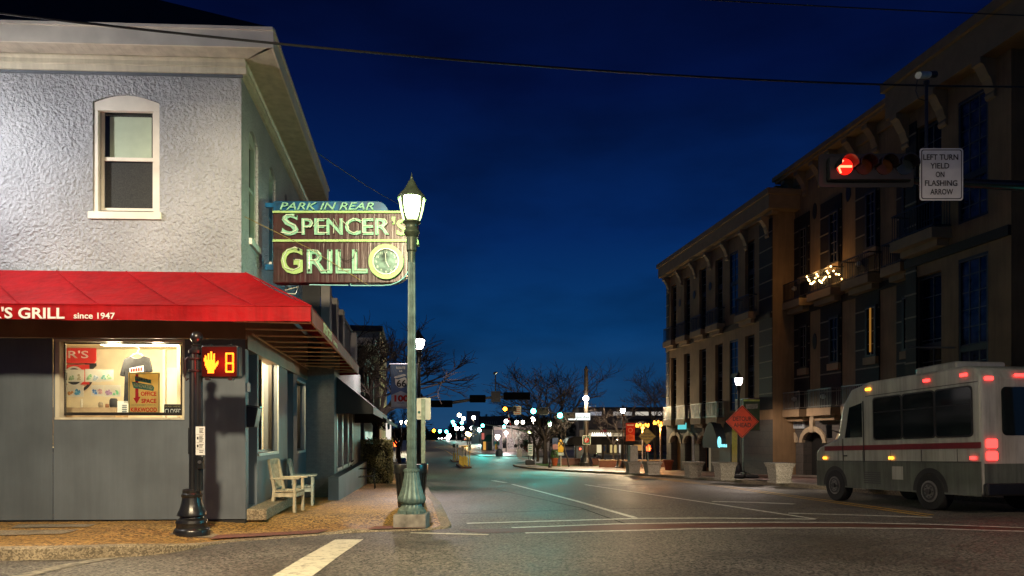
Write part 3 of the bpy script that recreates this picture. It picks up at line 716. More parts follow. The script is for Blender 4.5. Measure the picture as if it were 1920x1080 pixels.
# outer corner of the eaves, shared by both fascias
Ocor = W(508, 70, 10.9); ocu = Ocor.x
of = lambda a, z: UF(a, z, EO)
k_ = (Ocor - UF(0, 0, EO)); acor = k_.dot(FA_)
mb = MB(); mb.box(acor, 9, fz0, fz1, EO - .03, EO, UF); mb.box(acor, 9, fz1 - .03, fz1 + .02, EO, EO + .03, UF); mb.build('fascia', M_TRIM2, gr)
SE = Frame((ocu, UF(acor, 0, EO).y, 0), (0, 1, 0), (0, 0, 1), (1, 0, 0)); SL = VU(616, ocu) - SE.O.y
mb = MB(); mb.box(.005, SL, fz0, fz1, -.03, 0, SE); mb.box(0, SL, fz1 - .03, fz1 + .02, 0, .03, SE); mb.build('fascia', M_TRIM2, gr)
mb = MB(); mb.add([UF(acor, fz0 + .02, EO - .03), UF(9, fz0 + .02, EO - .03), UF(9, fz0 + .02, 0), UF(0, fz0 + .02, 0)], [(0, 1, 2, 3)]); mb.build('soffit', M_SOFFITX, gr)
mb = MB(); mb.add([SE(0, fz0 + .02, -.03), UF(0, fz0 + .02, 0), US(SL, fz0 + .02, 0), SE(SL, fz0 + .02, -.03)], [(0, 1, 2, 3)]); mb.build('soffit', M_SOFFIT, gr)
fr0 = ua(300, 134, .06)[1]
mb = MB()
prof = [(0, fr0 - .005), (.05, fr0), (.06, fr0 + .09), (.085, fr0 + .10), (.075, fr0 + .17), (.11, fr0 + .20), (.10, fr0 + .26), (.14, fz0 + .005), (0, fz0 + .015)]
def extr(mb, fr, a0, a1, pr):
    k = len(pr); vs = [fr(a0, z, n) for n, z in pr] + [fr(a1, z, n) for n, z in pr]
    mb.add(vs, [(i, (i + 1) % k, k + (i + 1) % k, k + i) for i in range(k)] + [tuple(range(k)), tuple(range(2 * k - 1, k - 1, -1))])
extr(mb, UF, -.10, 9, prof); mb.build('frieze', M_TRIM, gr)
mb = MB(); extr(mb, US, .002, SL - .1, prof); mb.build('frieze', M_TRIM, gr)
MB().box(-.03, 9, fr0 - .05, fr0 - .008, 0, .03, UF).build('painted_shadow_strip', M_PANEL, gr)  # dark strip standing for the shadow under the frieze
# hip roof
pt = .71; e1 = UF(acor, fz1 + .02, EO); e2 = SE(SL, fz1 + .02, 0); hl = 3.9
r1 = e1 + Vector((-hl, hl, hl * pt)); r2 = e2 + Vector((-hl, -hl * .6, hl * pt)); e0 = UF(9, fz1 + .02, EO)
r0 = e0 + Vector((0, hl, hl * pt)); e3 = e2 + Vector((-9, 0, 0))
mb = MB(); mb.add([e1, e2, r2, r1, e0, r0, e3], [(0, 1, 2, 3), (0, 3, 5, 4), (1, 6, 2)]); mb.build('roof', M_ROOF, gr)

# side: stucco with two arched windows, far end wall
ops = []
for x0, x1, yt, yb in ((467, 484, 232, 448), (504.5, 516.5, 306, 470), (533, 541, 360, 485)):
    a0, z1 = sa(x0, yt, -.1); a1, _ = sa(x1, yt, -.1); zz0 = ZP(yb, UCx, C0.y + a0); ops.append((a0 - (US.O.y - C0.y), a1 - (US.O.y - C0.y), zz0, z1))
z_s0, z_s1 = ops[0][2], ops[0][3]
ops = [(a, b, z_s0, z_s1) for a, b, _, _ in ops]
mb = MB(); mb.wall(US, 0, SL - .15, zb - .3, zt + .2, ops, .16)
for a, b, c, d in ops:
    for sgn in (0, 1):
        pts = []
        for i in range(8):
            t = i / 7 * .5; x = a + (b - a) * (t if sgn == 0 else 1 - t); pts.append((x, d - .16 + .16 * sin(pi * t)))
        pts += [(pts[-1][0], d), (a if sgn == 0 else b, d)]; mb.prism(pts, US, -.12, -.001)
bk = US(SL - .15, 0, 0)
mb.add([US(SL - .15, zb - .1, 0), US(SL - .15, zb - .1, -9), US(SL - .15, zt + .2, -9), US(SL - .15, zt + .2, 0)], [(0, 1, 2, 3)])
mb.build('stucco_wall', M_STUCCO, gr)
M_TEALTRIM = mat('white_sash', (.62, .64, .60), .5, var=.06)
for a, b, c, d in ops:
    mb = MB(); mb.box(a, b, c - .09, c + .02, -.1, .05, US)
    mb.box(a + .002, a + .09, c + .02, d - .02, -.14, -.05, US); mb.box(b - .09, b - .002, c + .02, d - .02, -.14, -.05, US); mb.box(a + .09, b - .09, d - .22, d - .02, -.14, -.06, US); mb.box(a + .09, b - .09, (c + d) / 2 - .04, (c + d) / 2 + .02, -.14, -.08, US)
    o = mb.build('sash_window', M_TEALTRIM, gr)
    MB().quad(US(a, c, -.12), US(b, c, -.12), US(b, d, -.12), US(a, d, -.12)).build('pane', mat('dark_pane', (.01, .015, .02), .05, var=0), o)
# side, lower storey
L0, L1 = 0, SEND
d0, dz1 = sa(466, 668); d1, _ = sa(482, 0); dz0 = ZG + .18
g0, gz1 = sa(485, 655); g1, _ = sa(520, 0); gz0 = ZP(850, C0.x, C0.y + g0)
h0, hz1 = sa(557, 715); h1, _ = sa(571, 0); hz0 = ZP(846, C0.x, C0.y + h0)
r0_, _ = sa(539, 0); r1_, _ = sa(550, 0); t0_, _ = sa(574, 0); t1_, _ = sa(579, 0)
zh = ZP(690, C0.x, C0.y + sa(530)[0])
opl = [(d0, d1, dz0, zh), (g0, g1, gz0, gz1), (r0_, r1_, ZG + .02, zh), (h0, h1, hz0, hz1), (t0_, t1_, ZG + .02, zh)]
zhh = ZP(722, C0.x, C0.y + L1 - .3)
MB().wall(SD, L0, L1, ZG + .02, zh, opl, .28).build('side_panel', M_PANEL, gr)
MB().box(.032, L1, zh + .003, zb - .16, -.2, .03, SD).build('header_band', M_BAND, gr)
dr = MB().box(d0, d1, dz0, zh, -.24, -.19, SD).build('door', mat('teal_door', (.10, .13, .14), .5), gr)
MB().box(d0 + .12, d1 - .12, dz0 + .3, zh - .15, -.188, -.18, SD).build('door_pane', mat('brown_pane', (.10, .055, .045), .2), dr)
for a, b in ((r0_, r1_), (t0_, t1_)): MB().box(a, b, ZG + .02, zh, -.32, -.27, SD).build('recess_panel', mat('teal_panel', (.05, .09, .095), .5), gr)
def lit_window(a, b, c, d, mull, lit):
    mb = MB(); f_ = .05
    for q in [(a, a + f_, c, d), (b - f_, b, c, d), (a + f_, b - f_, c, c + f_), (a + f_, b - f_, d - f_, d)] + [(x - .03, x + .03, c + f_ + .001, d - f_ - .001) for x in mull]: mb.box(*q, -.17, -.10, SD)
    o = mb.build('shop_window', M_DARKFRAME, gr)
    mb = MB(); mb.box(a - .05, b + .05, c - .05, c - .002, -.16, .025, SD); mb.box(b + .002, b + .06, c, d + .05, -.18, .02, SD); mb.box(a - .03, b + .06, d + .002, d + .05, -.18, .022, SD); mb.build('sill', M_TEALTRIM, o)
    MB().quad(SD(a, c, -.135), SD(b, c, -.135), SD(b, d, -.135), SD(a, d, -.135)).build('pane', M_GLASS, o)
    mb = MB(); mb.box(a - .3, b + .3, c - .4, d + .2, -1.3, -1.25, SD)
    mb.quad(SD(b + .3, c - .4, -1.25), SD(b + .3, d + .2, -1.25), SD(b + .3, d + .2, -.3), SD(b + .3, c - .4, -.3)); mb.quad(SD(a - .3, d + .2, -1.25), SD(b + .3, d + .2, -1.25), SD(b + .3, d + .2, -.3), SD(a - .3, d + .2, -.3)); mb.quad(SD(a - .3, c - .4, -1.25), SD(b + .3, c - .4, -1.25), SD(b + .3, c - .4, -.3), SD(a - .3, c - .4, -.3)); mb.build('lit_interior', M_ROOM, o)
    if lit: point('shop_light', SD((a + b) / 2, d - .1, -.6), lit, (1, .74, .42), .15, gr)
    return o
lit_window(g0, g1, gz0, gz1, [g0 + (g1 - g0) * .42], 520)
lit_window(h0, h1, hz0, hz1, [], 40)
# things fixed to or standing against the side wall
stp = MB().box(d0 - .12, sa(524, 0, .0)[0], ZG - .02, ZG + .17, -.25, .32, SD).build('concrete_step', M_KERB, bevel=.015); tag(stp, 'low concrete doorstep beside the diner\'s side door', 'step')
mx_ = thing('mailbox', 'black wall mailbox by the corner of the diner\'s grey side wall', 'mailbox', SD(.25, 1.2, 0), local=False)
ma, mz1 = sa(459, 759, .1); mz0 = ZP(801, C0.x, C0.y + .15)
mb = MB(); mb.add([SD(.06, mz0, 0.005), SD(.36, mz0, .005), SD(.06, mz0, .13), SD(.36, mz0, .13), SD(.06, mz1, .005), SD(.36, mz1, .005), SD(.06, mz1 - .03, .19), SD(.36, mz1 - .03, .19)], [(0, 1, 3, 2), (4, 6, 7, 5), (0, 4, 5, 1), (2, 3, 7, 6), (0, 2, 6, 4), (1, 5, 7, 3)]); mb.build('box', M_BLACK, mx_, bevel=.01)
mb = MB(); mb.add([SD(.05, mz1 + .004, .004), SD(.37, mz1 + .004, .004), SD(.37, mz1 - .02, .21), SD(.05, mz1 - .02, .21), SD(.05, mz1 + .02, .004), SD(.37, mz1 + .02, .004), SD(.37, mz1 - .004, .21), SD(.05, mz1 - .004, .21)], [(0, 1, 2, 3), (4, 7, 6, 5), (0, 4, 5, 1), (1, 5, 6, 2), (2, 6, 7, 3), (3, 7, 4, 0)]); mb.build('lid', M_BLACK, mx_)
bx = MB().box(.1, .16, ZP(735, C0.x, C0.y + .1), ZP(718, C0.x, C0.y + .1), .003, .05, SD).build('junction_box', M_PANEL, bevel=.006); tag(bx, 'small grey junction box above the black mailbox', 'junction box')

# ------------------------------------------------------------------ red awning
def awnmat(name, c, r=.6):
    m = mat(name, c, r, var=.14, scale=1.4, bump=.6, bscale=2.2, bdist=.09, spec=.12, streak=.3); return m
M_RED = awnmat('red_canvas', (.31, .004, .008)); M_REDV = awnmat('red_valance', (.34, .007, .011))
Oc = W(583, 574, 10.1); p_z1 = Oc.z; p_z0 = W(583, 603, 10.1).z; OU = Oc.x
aw = thing('red_awning', 'red canvas awning wrapping the diner\'s corner over the lit shop window', 'awning', (C0.x, C0.y, zb), local=False)
wz = W(460, 510, 11.35).z
OF = Frame(Vector((Oc.x, Oc.y, 0)), FA_, (0, 0, 1), FN_)
vE = VU(673, OU); OS = Frame(Vector((Oc.x, Oc.y, 0)), (0, 1, 0), (0, 0, 1), (1, 0, 0)); LE = vE - Oc.y
def sheetq(mb, a, b, c, d, nu, nv, sag=0):
    P = []
    a, b, c, d = map(Vector, (a, b, c, d))
    for i in range(nv + 1):
        for j in range(nu + 1):
            s_, t = j / nu, i / nv; p = a.lerp(b, s_).lerp(d.lerp(c, s_), t); p.z -= sag * sin(pi * t) * (.6 + .4 * abs(sin(pi * s_ * 6))); P.append(p)
    k = nu + 1; mb.add(P, [(i * k + j, i * k + j + 1, (i + 1) * k + j + 1, (i + 1) * k + j) for i in range(nv) for j in range(nu)])
mb = MB(); wc = FR(0, wz, .005)
sheetq(mb, OF(0, p_z1), OF(9, p_z1), FR(9, wz, .005), wc, 48, 8, .06)
sheetq(mb, OS(0, p_z1), OS(LE, p_z1), SD(L1 - .2, wz, .005), wc, 36, 8, .06)
mb.add([OS(LE, p_z1), OS(LE, p_z0), SD(L1 - .2, p_z0, .005), SD(L1 - .2, wz, .005)], [(0, 1, 2, 3)])
mb.build('canopy', M_RED, aw, smooth=True)
mb = MB()
for k in range(1, 8): a_ = k * 1.12 - .3; q0 = OF(a_, p_z1); q1 = FR(a_, wz, .005); mb.tube([q0 + Vector((0, 0, .004)), q0.lerp(q1, .3) + Vector((0, 0, -.012)), q0.lerp(q1, .7) + Vector((0, 0, -.012)), q1], .012, 5)
for k in range(1, 7): a_ = LE * k / 7; q0 = OS(a_, p_z1); q1 = SD((L1 - .2) * k / 7, wz, .005); mb.tube([q0 + Vector((0, 0, .004)), q0.lerp(q1, .3) + Vector((0, 0, -.012)), q0.lerp(q1, .7) + Vector((0, 0, -.012)), q1], .012, 5)
mb.tube([OF(0, p_z1), wc], .014, 5); mb.tube([OF(0, p_z1 - .002, .003), OF(9, p_z1 - .002, .003)], .010, 5); mb.tube([OS(0, p_z1 - .002, .003), OS(LE, p_z1 - .002, .003)], .010, 5); mb.build('seam', M_RED, aw, smooth=True)
def valance(fr, a0, a1, m_, sd):
    r_ = random.Random(sd); mb = MB(); n = int((a1 - a0) / .12); P = []
    for i in range(n + 1):
        a = a0 + (a1 - a0) * i / n; d = .010 * sin(a * 5.1 + sd) + r_.uniform(-.004, .004); zz = p_z0 + .006 * sin(a * 3.3) + r_.uniform(-.003, .003)
        P += [fr(a, p_z1 - .004, .001), fr(a, (p_z0 + p_z1) / 2, .003 + d * .6), fr(a, zz, .002 + d), fr(a, zz, -.006 + d), fr(a, p_z1 - .004, -.007)]
    mb.add(P, [(i * 5 + j, (i + 1) * 5 + j, (i + 1) * 5 + (j + 1) % 5, i * 5 + (j + 1) % 5) for i in range(n) for j in range(5)]); return mb.build('valance', m_, aw, smooth=True)
valance(OF, .002, 9, M_REDV, 1)
valance(OS, -.002, LE, mat('red_side_valance', (.36, .05, .03), .6, var=.15, scale=3), 2)
mb = MB()
for k in range(12):
    a = .5 + k * (LE - .6) / 11
    mb.tube([OS(a, p_z0 + .06, -.03), Vector((C0.x + .06, Oc.y + a, p_z0 + .06))], .018, 6)
mb.tube([OS(.05, p_z0 + .03, -.03), OS(LE, p_z0 + .03, -.03)], .02, 6); mb.tube([Vector((C0.x + .05, C0.y + .3, p_z0 + .05)), Vector((C0.x + .05, Oc.y + LE, p_z0 + .05))], .02, 6)
mb.tube([OF(.1, p_z0 + .03, -.03), OF(8.5, p_z0 + .03, -.03)], .02, 6)
mb.tube([OS(LE - .1, p_z0 + .08, -.05), Vector((C0.x + .05, Oc.y + LE - 1.8, p_z0 + .08))], .015, 6)
mb.build('frame_bars', mat('tan_bars', (.50, .36, .22), .5), aw)
M_AWTXT = mat('awning_lettering', (.74, .73, .70), .6, var=.03)
o_ = OF(0, 0); 
def vpt(px, py): # a point on the front valance
    k = (px - CX) / F; xc, D = (583 - CX) / F * 10.1, 10.1
    a = (xc - k * D) / (cos(AL) - k * sin(AL)); D2 = D - a * sin(AL); return OF(a, H - (py - HY) / F * D2, .021)
p0, p1 = vpt(123, 597.5), vpt(38, 597.5)
txt(aw, 'lettering', "SPENCER'S GRILL", p0, -FA_, B3, .158, M_AWTXT, width=(p0 - p1).length / .265 * .80, align='R', bold=.022)
p0, p1 = vpt(140, 597.5), vpt(217, 597.5)
txt(aw, 'lettering', 'since 1947', p0, -FA_, B3, .088, M_AWTXT, width=(p1 - p0).length, bold=.016)
sy = OS(VU(604, OU) - Oc.y, 0).y; ey = OS(VU(640, OU) - Oc.y, 0).y; ey1 = VU(620, OU); ey2 = VU(623, OU); ey3 = VU(631, OU)
M_PALEY = mat('pale_yellow_lettering', (.62, .55, .32), .6, var=.05)
txt(aw, 'lettering', "SPENCER'S", Vector((OU + .021, sy, p_z0 + .03)), (0, 1, 0), B3, .17, M_PALEY, width=ey1 - sy, bold=.02)
txt(aw, 'lettering', 'GRILL', Vector((OU + .021, ey2, p_z0 + .03)), (0, 1, 0), B3, .07, M_PALEY, width=ey3 - ey2, bold=.015)

# ------------------------------------------------------------------ neon sign
SG = PX(12.7)
ns = thing('neon_sign', 'maroon and blue vintage neon grill sign with a clock projecting from the side wall', 'sign', SG(512, 530), local=False)
def signmat():
    m = mat('maroon_enamel', (.048, .009, .010), .30, streak=.4, var=.35, scale=3, coat=.4)
    N = m.node_tree.nodes; L = m.node_tree.links; b = N['Principled BSDF']
    tc = N.new('ShaderNodeTexCoord'); mp = N.new('ShaderNodeMapping'); mp.inputs['Scale'].default_value = (9, 9, .5); nz = N.new('ShaderNodeTexNoise'); nz.inputs['Scale'].default_value = 2; nz.inputs['Detail'].default_value = 4
    L.new(tc.outputs['Object'], mp.inputs[0]); L.new(mp.outputs[0], nz.inputs[0])
    bp = N.new('ShaderNodeBump'); bp.inputs['Strength'].default_value = .5; bp.inputs['Distance'].default_value = .01; L.new(nz.outputs[0], bp.inputs['Height']); L.new(bp.outputs[0], b.inputs['Normal'])
    return m
M_MAROON = signmat(); M_BLUE = mat('blue_enamel', (.004, .10, .26), .3, var=.35, scale=5)
M_NEONL = mat('pale_green_letters', (.26, .55, .41), .45, var=.2, scale=12)
M_LIME = mat('lime_stripe', (.38, .58, .22), .45, var=.1, scale=8)
low = [(512, 530), (512, 398), (784, 398), (784, 457), (764.5, 457), (764.5, 505)] + [(733 + 31.5 * cos(t), 505 + 25 * sin(t)) for t in [i * pi / 16 for i in range(1, 9)]]
MB().prism(low, SG, -.22, 0).build('sign_cabinet', M_MAROON, ns, bevel=.008)
top = [(512, 398), (512, 377)] + [(705 + 23 * sin(t), 398 - 21 * cos(t)) for t in [i * pi / 16 for i in range(9)]]
MB().prism(top, SG, -.20, -.002).build('top_panel', M_BLUE, ns, bevel=.006)
mb = MB(); mb.prism([(512, 396.2), (784.5, 396.2), (784.5, 400), (512, 400)], SG, -.001, .035); mb.prism([(512, 449.8), (784.5, 449.8), (784.5, 454), (512, 454)], SG, -.001, .035); mb.prism([(764, 451), (785, 451), (785, 458.5), (764, 458.5)], SG, -.1, .03); mb.build('stripe_tube', M_LIME, ns)
K = 12.7 / F
def st(s, x0, x1, yb, h, m, shear=0, bold=.012, n=.02, name='lettering'):
    return txt(ns, name, s, SG(x0, yb, n), CA, CB, h * K, m, width=(x1 - x0) * K, shear=shear, bold=bold, ext=.018)
st('S', 529.6, 560.5, 440.5, 39.5, M_NEONL, bold=.022); st('PENCER', 566.5, 730.5, 440.5, 30.5, M_NEONL, bold=.014)
st("'", 735, 741.5, 441, 33, M_LIME, bold=.03); st('S', 744, 763.5, 441, 29, M_LIME, bold=.028)
st('G', 527.8, 568.5, 512.2, 49, M_LIME, bold=.026); st('RILL', 576.3, 690, 511.8, 44.5, M_NEONL, bold=.026)
st('PARK IN REAR', 525.5, 701.5, 394, 13.2, M_NEONL, shear=.28, bold=.004)
# glass tubes following the strokes
M_TUBE = mat('neon_glass', (.72, .78, .66), .15, var=.05)
mb = MB()
def tb(pts, r=.010, n=.055): mb.tube([SG(x, y, n) for x, y in pts], r, 6)
tb([(528.5, 437), (545, 440), (557, 433), (556, 425), (544, 420), (534, 412), (538, 404), (556, 406)])
tb([(570, 439), (570, 413), (584, 413), (588, 420), (584, 427), (571, 427)]); tb([(598, 438), (598, 412), (615, 412)]); tb([(598, 425), (613, 425)]); tb([(598, 438), (616, 438)])
tb([(627, 439), (627, 412), (642, 438), (642, 411)]); tb([(673, 416), (664, 411), (655, 416), (653, 425), (656, 434), (664, 438.5), (672, 435)])
tb([(681, 438), (681, 412), (697, 412)]); tb([(681, 425), (696, 425)]); tb([(681, 438), (698, 438)]); tb([(709, 439), (709, 412), (723, 413), (727, 419), (722, 425), (711, 425)]); tb([(718, 426), (727, 439)])
tb([(566, 470), (555, 465), (540, 470), (532, 485), (536, 503), (550, 508), (563, 502), (564, 488), (552, 488)]); tb([(581, 510), (581, 471), (597, 471), (602, 480), (596, 489), (583, 489)]); tb([(592, 490), (604, 509), (619, 507), (620, 472)])
tb([(637, 472), (637, 508), (656, 508)]); tb([(667, 472), (667, 508), (687, 508)])
tb([(589, 426), (599, 414)], .006, .05); tb([(644, 416), (656, 428)], .006, .05); tb([(559, 437), (570, 437)], .006, .05); tb([(672, 415), (682, 415)], .006, .05)
mb.build('neon_tubes', M_TUBE, ns, smooth=True)
mb = MB()
for x, y in ((637.5, 471.5), (668.5, 471.5), (561.5, 469), (553.5, 486.5), (620, 471), (581, 508), (556, 406), (737, 418)): disc(SG, x, y, 2.2, .04, .066, 10).build('wire_cap', M_BLACK, ns)
mb.tube([SG(637.5, 473, .06), SG(639, 483, .06), SG(645, 489, .06), SG(654, 490, .06), SG(664, 485, .06), SG(668.5, 473, .06)], .005, 5); mb.build('slack_wire', M_BLACK, ns)
mb = MB()
mb.tube([SG(580, 534, 0), SG(653, 535, 0)], .011, 8); mb.tube([SG(657, 532.5, 0), SG(658, 535.5, 0), SG(715, 535.5, 0), SG(733, 534, 0), SG(748, 528, 0), SG(759, 519, 0), SG(766, 508, 0)], .011, 8); mb.build('edge_tube', mat('blue_neon_glass', (.30, .62, .70), .15, var=.05), ns, smooth=True)
ck = MB(); ck = ring(SG, 724.8, 492, 24, 32.5, 0, .07).build('clock', M_LIME, ns, smooth=False)
disc(SG, 724.8, 492, 24.3, .03, .045, 36).build('clock_face', mat('clock_glass', (.20, .27, .27), .15, var=.5, scale=7), ck)
ring(SG, 724.8, 492, 23, 24.6, .045, .085).build('clock_rim', mat('steel_rim', (.35, .38, .34), .3, metal=.8), ck)
for i in range(1, 13):
    q = i * pi / 6; x, y = 724.8 + 18.5 * sin(q), 492 - 18.5 * cos(q)
    txt(ck, 'numeral', str(i), SG(x, y + 2, .047), CA, CB, 4.4 * K, M_WHITEP, align='C', ext=.002)
mb = MB(); mb.tube([SG(724.8, 492, .055), SG(730.5, 502.5, .055)], .008, 5); mb.tube([SG(724.8, 492, .055), SG(723.5, 476, .055)], .006, 5); mb.build('clock_hands', M_WHITEP, ck)
mb = MB()
for y in (383, 575 - 75): pass
for y, dy in ((383.5, 4), (500, 5)): 
    q = SG(497, y); mb.add([SG(496.5, y - dy, -.02), SG(513, y - dy, -.02), SG(513, y + dy, -.02), SG(496.5, y + dy, -.02), SG(496.5, y - dy, -.09), SG(513, y - dy, -.09), SG(513, y + dy, -.09), SG(496.5, y + dy, -.09)], [(0, 1, 2, 3), (7, 6, 5, 4), (0, 4, 5, 1), (3, 2, 6, 7), (1, 5, 6, 2), (0, 3, 7, 4)])
mb.build('wall_bracket', M_BLUE, ns)
mb = MB(); mb.tube([Vector((UCx + .005, C0.y + .35, W(474, 412, 11.9).z)), SG(585, 470, .14), SG(690, 534, -.02)], .006, 5); mb.build('guy_wire', mat('brass_wire', (.45, .33, .12), .4, metal=.5), ns)
mb = MB(); mb.tube([SG(528, 540, -.2), SG(555, 534, -.15), SG(548, 547, -.2), SG(530, 546, -.2)], .008, 5); mb.build('cable_loop', M_TUBE, ns)

# ------------------------------------------------------------------ street lamps
M_LAMPMETAL = mat('weathered_green_metal', (.12, .19, .17), .5, metal=.3, var=.25, scale=10, bump=.15, bscale=30, bdist=.004)
M_LAMPHEAD = mat('dark_green_metal', (.06, .085, .055), .45, metal=.3, var=.2, scale=10)
M_BLOCK = mat('stone_block', (.22, .21, .18), .8, var=.3, scale=7, bump=.5, bscale=35, bdist=.006)
def make_lamp(label, glow, gs, power, pcol, metal, head, block=True, cut=0):
    t = thing('street_lamp', label, 'street lamp', group='acorn street lamps along the street')
    if block: MB().taper(0, 0, -.08, .24, .27, .265).build('base_block', M_BLOCK, t, bevel=.012)
    z = .24 if block else .0
    MB().lathe([(.235, z), (.235, z + .05), (.21, z + .07), (.17, z + .12), (.165, z + .15), (.20, z + .17), (.232, z + .21), (.228, z + .26), (.205, z + .30), (.185, z + .36), (.158, z + .46), (.135, z + .58), (.122, z + .68), (.135, z + .69), (.135, z + .72), (.11, z + .74)], 40, flute=.07, nf=20).build('base', metal, t, smooth=True)
    MB().lathe([(.086, z + .72), (.076, 2.6), (.062, 4.5)], 48, flute=.16, nf=16).build('pole', metal, t, smooth=True)
    MB().lathe([(.06, 4.4), (.062, 4.58), (.082, 4.60), (.088, 4.80), (.082, 4.82), (.10, 4.84), (.132, 4.89), (.125, 4.93), (.105, 4.95), (.098, 5.0), (.115, 5.04), (.15, 5.06), (.15, 5.08), (.09, 5.085)], 24).build('capital', head, t, smooth=True)
    gl = MB().lathe([(.125, 5.085), (.155, 5.15), (.195, 5.30), (.215, 5.44), (.215, 5.465)], 24).build('globe', lampglass('lamp_glow', glow, gs), t, smooth=True)
    mb = MB()
    for k in range(4):
        q = k * pi / 2 + .95; c_, s_ = cos(q), sin(q)
        mb.tube([(.132 * c_, .132 * s_, 5.08), (.163 * c_, .163 * s_, 5.15), (.203 * c_, .203 * s_, 5.30), (.222 * c_, .222 * s_, 5.46)], [.026, .02, .02, .028], 6)
    for k in range(28):
        q = k * pi / 14; mb.tube([(.222 * cos(q), .222 * sin(q), 5.43), (.228 * cos(q), .228 * sin(q), 5.49)], .007, 4)
    mb.build('cage', head, t)
    MB().lathe([(.232, 5.455), (.236, 5.475), (.222, 5.50), (.175, 5.56), (.12, 5.62), (.085, 5.68), (.06, 5.74), (.035, 5.77), (.022, 5.79), (.026, 5.81), (.012, 5.84), (.003, 5.90)], 28).build('lamp_roof', head, t, smooth=True)
    if power and cut: spot('lamp_light', (0, 0, 5.36), (0, 0, 0), power, pcol, cut, .35, .09, parent=t)
    elif power: point('lamp_light', (0, 0, 5.36), power, pcol, .16, t)
    return t
def onwalk(px, D, h=KH):
    p = W(px, 900, D); return (p.x, p.y, g(p.y) + h)
lamp1 = make_lamp('weathered street lamp glowing lime white in front of the neon sign', (.78, 1, .36), 1.75, 225, (.66, 1, .44), M_LAMPMETAL, M_LAMPHEAD)
p_ = onwalk(772, 11.35); lamp1.location = (p_[0], p_[1], SZ(p_[0], p_[1])); lamp1.rotation_euler = (0, 0, -TH)
def lampcopy(px, D, label, glow, gs, power, pcol, base=None, scale=1.0, loc=None, cut=0):
    t = make_lamp(label, glow, gs, power, pcol, M_BLACK, M_BLACK, block=False, cut=cut); l_ = loc or onwalk(px, D)
    t.location = l_; t.scale = (scale,) * 3; return t
lampcopy(785.5, 25.6, 'dark street lamp glowing pinkish white behind the Route 66 banner', (1, .86, .84), 12, 1900, (1, .80, .74), cut=158)
lampcopy(790.5, 51, 'distant street lamp with lime glow peeking above the white parking sign', (.75, 1, .45), 8, 300, (.7, 1, .45))
lampcopy(1385, 34, 'black street lamp with pinkish white glow above the detour sign', (1, .88, .90), 14, 1100, (1, .80, .66), scale=.9, cut=160)
lampcopy(1168, 57.6, 'bright white street lamp beside the red hanging banner', (1, .90, .76), 30, 3600, (1, .72, .40), scale=.92)
lampcopy(1031, 60, 'lamp post with small greenish globe standing on the lawn corner', (.75, 1, .55), 6, 160, (.75, 1, .5), scale=.72)
# the same lamps outside the frame that light this corner
lampcopy(0, 0, 'street lamp at the far left end of the diner\'s front pavement', (1, .93, .78), 6, 980, (1, .95, .90), loc=(*CW(-9.4, 9.0), -.1), scale=1.14)
t_ = lampcopy(0, 0, 'street lamp on the near corner behind the viewpoint', (1, .85, .5), 6, 0, (1, .74, .36), loc=(*CW(-2.6, .2), .14), scale=1.15)
spot('lamp_beam', (*CW(-2.3, .9), 6.6), (*CW(-3.1, 10.4), .2), 8300, (1, .80, .50), 68, .6, .34, parent=t_)
t_ = lampcopy(0, 0, 'street lamp on the opposite near corner across the cross street', (1, .9, .7), 6, 0, (1, .74, .50), loc=(*CW(8, -2), .4), scale=1.15)
spot('lamp_beam', (*CW(7.0, -.5), 6.8), (*CW(5.8, 5.5), -.3), 3300, (1, .76, .56), 96, .9, parent=t_)

# ------------------------------------------------------------------ pedestrian signal at the corner
pq = G(360, 990, KH); ps = thing('pedestrian_signal', 'black fluted signal post with a glowing red hand and number 8 before the shop window', 'pedestrian signal', (pq.x, pq.y, SZ(pq.x, pq.y)), -TH)
MB().lathe([(.255, 0), (.258, .07), (.245, .10), (.22, .115), (.215, .17), (.228, .19), (.218, .23), (.17, .26), (.165, .28), (.205, .30), (.20, .345), (.175, .39), (.15, .47), (.135, .56), (.15, .58), (.15, .61), (.13, .63), (.135, .67), (.11, .69)], 40, flute=.05, nf=16).build('base', M_BLACK, ps, smooth=True)
MB().lathe([(.098, .66), (.092, 2.60), (.085, 2.74)], 48, flute=.13, nf=12, c=(.06, 0, 0)).build('pole', M_BLACK, ps, smooth=True)
MB().lathe([(.11, 2.70), (.115, 2.74), (.085, 2.77), (.055, 2.80), (.07, 2.82), (.04, 2.84), (.055, 2.86), (.082, 2.90), (.09, 2.94), (.08, 2.985), (.05, 3.02), (.002, 3.03)], 24, c=(.07, 0, 0)).build('ball_finial', M_BLACK, ps, smooth=True)
mb = MB()
for z in (2.42, 2.60): mb.lathe([(.10, z), (.108, z + .005), (.108, z + .03), (.10, z + .035)], 20, c=(.06, 0, 0))
mb.tube([(-.05, -.02, 2.64), (-.09, -.02, 2.60), (-.10, -.02, 2.36), (-.07, -.02, 2.30), (-.04, -.02, 2.33)], .014, 6); mb.build('clamp', mat('worn_band', (.05, .03, .03), .3, metal=.6), ps)
k1 = 1 / 129.3
def rrect_(x0, x1, y0, y1): return [(x0, y0), (x1, y0), (x1, y1), (x0, y1)]
def sx(px): return (px - 360) * k1
def sz_(py): return (990 - py) * k1
hd = MB().box(sx(384), sx(455), -.13, .06, sz_(689), sz_(627)).build('signal_head', M_BLACK, ps, bevel=.03)
